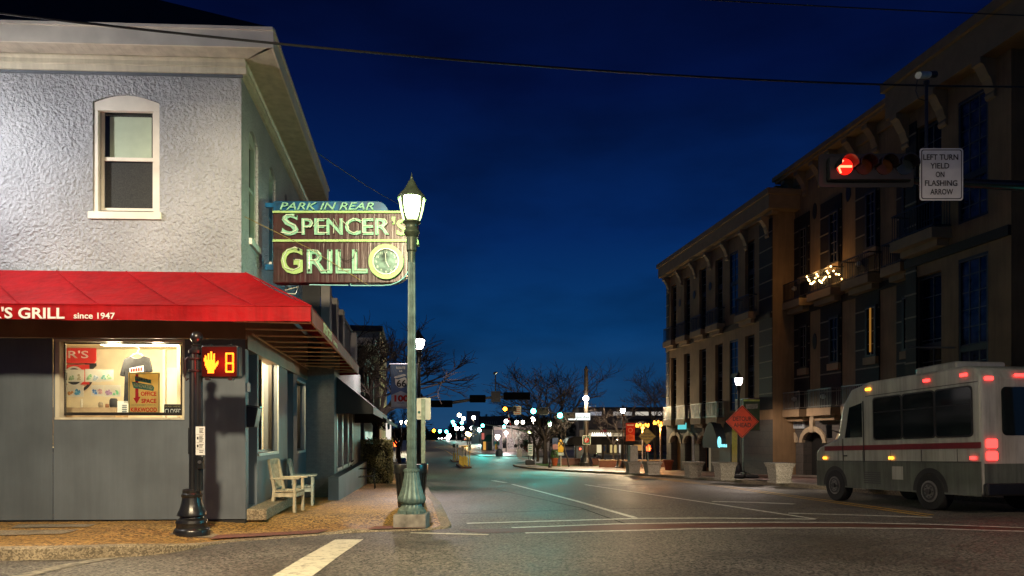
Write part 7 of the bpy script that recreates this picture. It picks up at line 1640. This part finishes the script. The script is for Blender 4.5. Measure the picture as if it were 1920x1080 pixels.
def far_lamp(px, py, D, c, nm):
    b = gl(px, D, .05); t = thing('distant_lamp', 'distant street lamp ' + nm, 'street lamp', b, 0, 'distant street lamps'); z = W(px, py, D).z - b[2]; big = 1.25 if nm.startswith('brightest') or nm.startswith('white above') else 1
    MB().tube([(0, 0, 0), (0, 0, z - .2)], .0007 * D, 6).build('pole', M_BLACK, t); mb = MB(); mb.lathe([(.6 * r_, zz) for r_, zz in ((.3, -.4), (.5, -.1), (.45, .25), (.1, .4))] if False else [(.001, -.0028 * D * big), (.0019 * D * big, -.0022 * D * big), (.0028 * D * big, .0004 * D * big), (.0020 * D * big, .0022 * D * big), (.001, .0029 * D * big)], 10, (0, 0, z)); mb.build('globe', lampglass('far_lamp_glow', c, 16), t, smooth=True)
    return t, z
for (x, y, D, c), nm in zip(FL, names):
    t, z = far_lamp(x, y, D, c, nm)
    if D < 200: point('lamp_light', (0, -.2, z - .5), 900 if D < 125 else 1500, c, .3, t)
for i, (x, y) in enumerate(((826, 822), (833, 821.6))):
    p = W(x, y, 300); b = g(p.y); c_ = thing('far_car', ('far car with headlights on cresting the hill on the left', 'far car with headlights on just right of the other')[i], 'car', (p.x, p.y, p.z - .7), -TH + pi, 'cars on the crest')
    mb = MB(); mb.prism([(-2.1, .25), (2.1, .25), (2.15, .8), (1.2, .95), (.6, 1.45), (-1.2, 1.45), (-1.9, .95), (-2.15, .8)], Frame((0, 0, 0), (0, 1, 0), (0, 0, 1), (1, 0, 0)), -.85, .85); mb.build('body', mat('dark_car_paint', (.03, .03, .035), .3), c_)
    for s_ in (-1, 1):
        mb = MB(); mb.ball((s_ * .6, 2.16, .68), .22, 8, 5); mb.build('headlight', E('far_headlight', (1, .95, .9), 14), c_)
        for yy in (-1.35, 1.35): mb = MB(); mb.tube([(s_ * .86, yy, .32), (s_ * .7, yy, .32)], .32, 12); mb.build('wheel', M_BLK, c_)
# median islands with yellow delineators and keep-right signs
M_YPOST = mat('yellow_post', (.62, .42, .02), .5, var=.1)
def island(label, px, py, L_, n, slabels):
    p = G(px, py); t = thing('median_island', label, 'traffic island', (p.x, p.y, g(p.y)), 0, 'median islands'); MB().add([(x * .5, y * L_, z) for z in (-.05, .14) for x, y in ((-1, 0), (1, 0), (1, 1), (0, 1.1), (-1, 1))], [(0, 1, 6, 5), (1, 2, 7, 6), (2, 3, 8, 7), (3, 4, 9, 8), (4, 0, 5, 9), (5, 6, 7, 8, 9)]).build('kerbed_slab', mat('island_brick', (.16, .08, .05), .8), t)
    for k in range(n): MB().lathe([(.09, .14), (.07, .17), (.05, .2), (.05, 1.0), (.02, 1.03)], 10, (-.2 + (k % 2) * .4, .5 + k * (L_ - 1) / max(1, n - 1), 0)).build('delineator', M_YPOST, t, smooth=True)
    return p
p1 = island('nearer median island packed with yellow delineator posts', 874, 878, 7, 9, 0); p2 = island('farther median island with a few yellow posts', 857, 866.5, 6, 4, 0)
M_ARR = mat('black_arrow_print', (.015, .015, .015), .6)
def keep(label, px, y0, y1, D, hw, m, post=M_YPOST, arrow=True):
    b = gl(px, D, .1); t = thing('median_sign', label, 'road sign', b, local=False, group='signs on the median islands'); q = PX(D); MB().tube([Vector(b), W(px, y0, D)], .04, 6).build('post', post, t); o = MB().prism([(px - hw, y0), (px + hw, y0), (px + hw, y1), (px - hw, y1)], q, .05, .08).build('sign_face', m, t)
    if arrow: h = y1 - y0; MB().prism([(px - hw * .1, y0 + h * .85), (px + hw * .25, y0 + h * .5), (px - hw * .3, y0 + h * .45), (px + hw * .1, y0 + h * .1), (px + hw * .6, y0 + h * .15), (px + hw * .35, y0 + h * .4), (px + hw * .65, y0 + h * .55), (px + hw * .2, y0 + h * .9)], q, .081, .09).build('arrow_print', M_ARR, o)
keep('white keep-right arrow sign on a tall yellow post, nearest in the median', 880.5, 832.5, 845, 68.5, 3.2, mat('teal_light_tint', (.45, .6, .6), .5)); keep('wide yellow plate on a dark post in the nearer median', 872.5, 835.5, 838.5, 71, 4.5, M_YPOST, M_DARKFRAME, False); keep('small pale arrow sign on a thin post behind the yellow plate', 867.5, 836, 842, 74, 2.8, mat('pale_sign_third', (.5, .45, .4), .5), M_GALV); keep('blue-white arrow sign in the farther median', 857.5, 833, 839.5, 86, 2.4, mat('blue_white_sign', (.4, .6, .65), .5)); keep('dark backed sign at the left of the farther median', 851.5, 832.5, 839, 88, 2.6, mat('dark_sign_back', (.08, .08, .09), .5), M_GALV)  # nearest white face tinted teal, the signals' light put into its colour
# signs and pots on the lawn corner
def plainsign(name, label, x0, x1, y0, y1, D, face, print_m=None, post=M_GALV, rows=0, pxp=None):
    t = thing(name, label, 'road sign', gl((x0 + x1) / 2, D), local=False); c = pxp or (x0 + x1) / 2; MB().tube([Vector(gl(c, D)), W(c, y0 + 1, D)], .04, 6).build('post', post, t); o = MB().prism(rrect(x0, x1, y0, y1, .8), PX(D), .05, .08).build('sign_face', face, t)
    mb = MB(); h = (y1 - y0) / max(1, rows + 1)
    for k in range(rows): y = y0 + h * (k + .7); mb.prism([(x0 + 1.2, y), (x1 - 1.2 - (k % 2), y), (x1 - 1.2 - (k % 2), y + h * .45), (x0 + 1.2, y + h * .45)], PX(D), .081, .09)
    if rows: mb.build('sign_print', print_m or M_BLK, o)
    return t
plainsign('lane_sign', 'white and grey lane use sign in front of the red diamond', 990, 999, 832.5, 854, 70, mat('pale_lane_sign', (.40, .46, .44), .5), M_TEALTXT, rows=4)
plainsign('street_plate', 'small pale blue street plate on a white post by the red flower pot', 1046.5, 1057, 848.5, 854, 64, mat('pale_blue_plate', (.30, .45, .50), .5), M_WHITEP, mat('white_post', (.5, .48, .42), .5), rows=1)
t = thing('road_sign', 'red diamond construction sign behind the lane use sign', 'road sign', gl(991, 84), local=False); MB().tube([Vector(gl(991, 84)), W(991, 832, 84)], .05, 6).build('post', M_BLACK, t); o = MB().prism([(990, 827), (1002, 838), (990, 849), (981, 838)], PX(84), .05, .08).build('sign_face', mat('red_sign_face', (.55, .02, .015), .5), t); MB().prism([(987, 836), (991, 835), (991, 842), (987, 841)], PX(84), .081, .09).build('sign_print', mat('pale_print', (.55, .4, .35), .6), o)
t = thing('crossing_sign', 'yellow railway crossing sign with a black X on the lawn', 'road sign', gl(1051.5, 69), local=False); MB().tube([Vector(gl(1051.5, 69)), W(1051.5, 824, 69)], .045, 6).build('post', M_GALV, t); o = MB().prism([(1046, 832), (1051, 823), (1057, 832), (1056.5, 848), (1046.5, 848)], PX(69), .05, .08).build('sign_face', M_YSIGN, t); mb = MB(); mb.prism([(1047, 826), (1048.2, 825), (1056.5, 837), (1055.3, 838)], PX(69), .081, .09); mb.prism([(1055.3, 825), (1056.5, 826), (1048.2, 838), (1047, 837)], PX(69), .091, .10); mb.build('cross_print', M_BLK, o)
# cone shrub in a red pot, orange pots
def pot(px, D, label, shrub=None):
    t = thing('flower_pot', label, 'plant pot', gl(px, D)); MB().lathe([(.22, 0), (.34, .62), (.40, .64), (.40, .76), (.34, .76), (.30, .6)], 16).build('pot', mat('terracotta_red', (.40, .085, .03), .6), t, smooth=True)
    if shrub:
        rn = random.Random(2); mb = MB(); leaves(mb, 1400, .05, lambda r: (lambda z, q: (Vector((.42 * (1 - z) ** .7 * cos(q), .42 * (1 - z) ** .7 * sin(q), .7 + z * 1.7)), Vector((cos(q), sin(q), .3))))(r.random(), r.uniform(0, 6.28)), rn); mb.build('cone_shrub', leafmat('cone_leaves', (.06, .16, .03), (.02, .05, .01)), t); MB().tube([(0, 0, .6), (0, 0, 2.2)], [.3, .02], 8).build('inner_cone', M_EARTH, t)  # dark cone filling the inside of the leaves
pot(1040, 66, 'red pot holding a clipped green cone shrub on the lawn corner', True); pot(1253, 50.5, 'small orange pot at the foot of the tan building')
tag(MB().tube([W(1300, 818, 47), Vector(gl(1300, 47))], .09, 10).build('downpipe', mat('pale_pipe', (.40, .38, .36), .4, metal=.3)), 'pale silver pole standing in front of the arcade behind a planter', 'pole')
# short dark lamp and bollard posts on the plaza
bp_ = thing('dark_post', 'short black ornamental post left of the white lamp on the plaza', 'post', gl(1159.5, 59)); MB().lathe([(.30, 0), (.30, .12), (.2, .2), (.12, .6), (.06, .9), (.05, 2.2), (.12, 2.25), (.13, 2.4), (.03, 2.5)], 14).build('shaft', M_BLACK, bp_, smooth=True)
mq = thing('motorcycle', 'dark parked motorcycle with pale chrome under the market canopy', 'motorcycle', gl(1113, 75), -TH)
for x in (-.62, .62):
    mb = MB(); pts = [(x + .30 * cos(2 * pi * i / 20), 0, .31 + .30 * sin(2 * pi * i / 20)) for i in range(21)]; mb.tube(pts, .055, 6, cap=False); mb.build('wheel', M_BLK, mq)
mb = MB(); mb.tube([(-.62, 0, .31), (-.1, 0, .45), (.35, 0, .5), (.62, 0, .31)], .06, 8); mb.tube([(.62, 0, .31), (.42, 0, .95)], .035, 6); mb.tube([(.30, -.32, 1.02), (.42, 0, .98), (.30, .32, 1.02)], .02, 6); mb.build('frame', mat('chrome', (.6, .6, .6), .15, metal=1), mq)
MB().lathe([(.02, -.18), (.15, -.1), (.18, .05), (.05, .18)], 12, (.15, 0, .78)).build('fuel_tank', M_BLACK, mq, smooth=True); MB().box(-.65, 0, -.14, .14, .66, .76).build('seat', M_BLACK, mq, bevel=.04)
tag(MB().box(-.5, .5, -.25, .25, 0, .5, Frame(Vector(gl(994, 69)), CA, CN, (0, 0, 1))).build('utility_box', M_BLACK, bevel=.08), 'low black utility box at the foot of the lane use sign', 'utility box')
tag(MB().lathe([(.5, 0), (.55, .5), (.4, .9), (.15, 1.1), (.02, 1.12)], 12, gl(936, 97)).build('signal_cabinet', mat('grey_cabinet', (.08, .09, .09), .6), smooth=True), 'dark rounded cabinet at the edge of the far crossing', 'cabinet')
wk = thing('road_worker_post', 'teal and yellow marker post before the brightest far lamp', 'marker post', gl(932, 99)); MB().tube([(0, 0, 0), (0, 0, 2.2)], .1, 8).build('post', mat('brown_post', (.2, .1, .04), .6), wk); MB().box(-.45, .35, -.05, .05, 1.5, 2.1).build('teal_panel', mat('teal_panel_far', (.02, .25, .25), .6), wk); MB().box(-.3, -.1, -.08, -.051, .9, 1.7).build('yellow_panel', M_YPOST, wk)
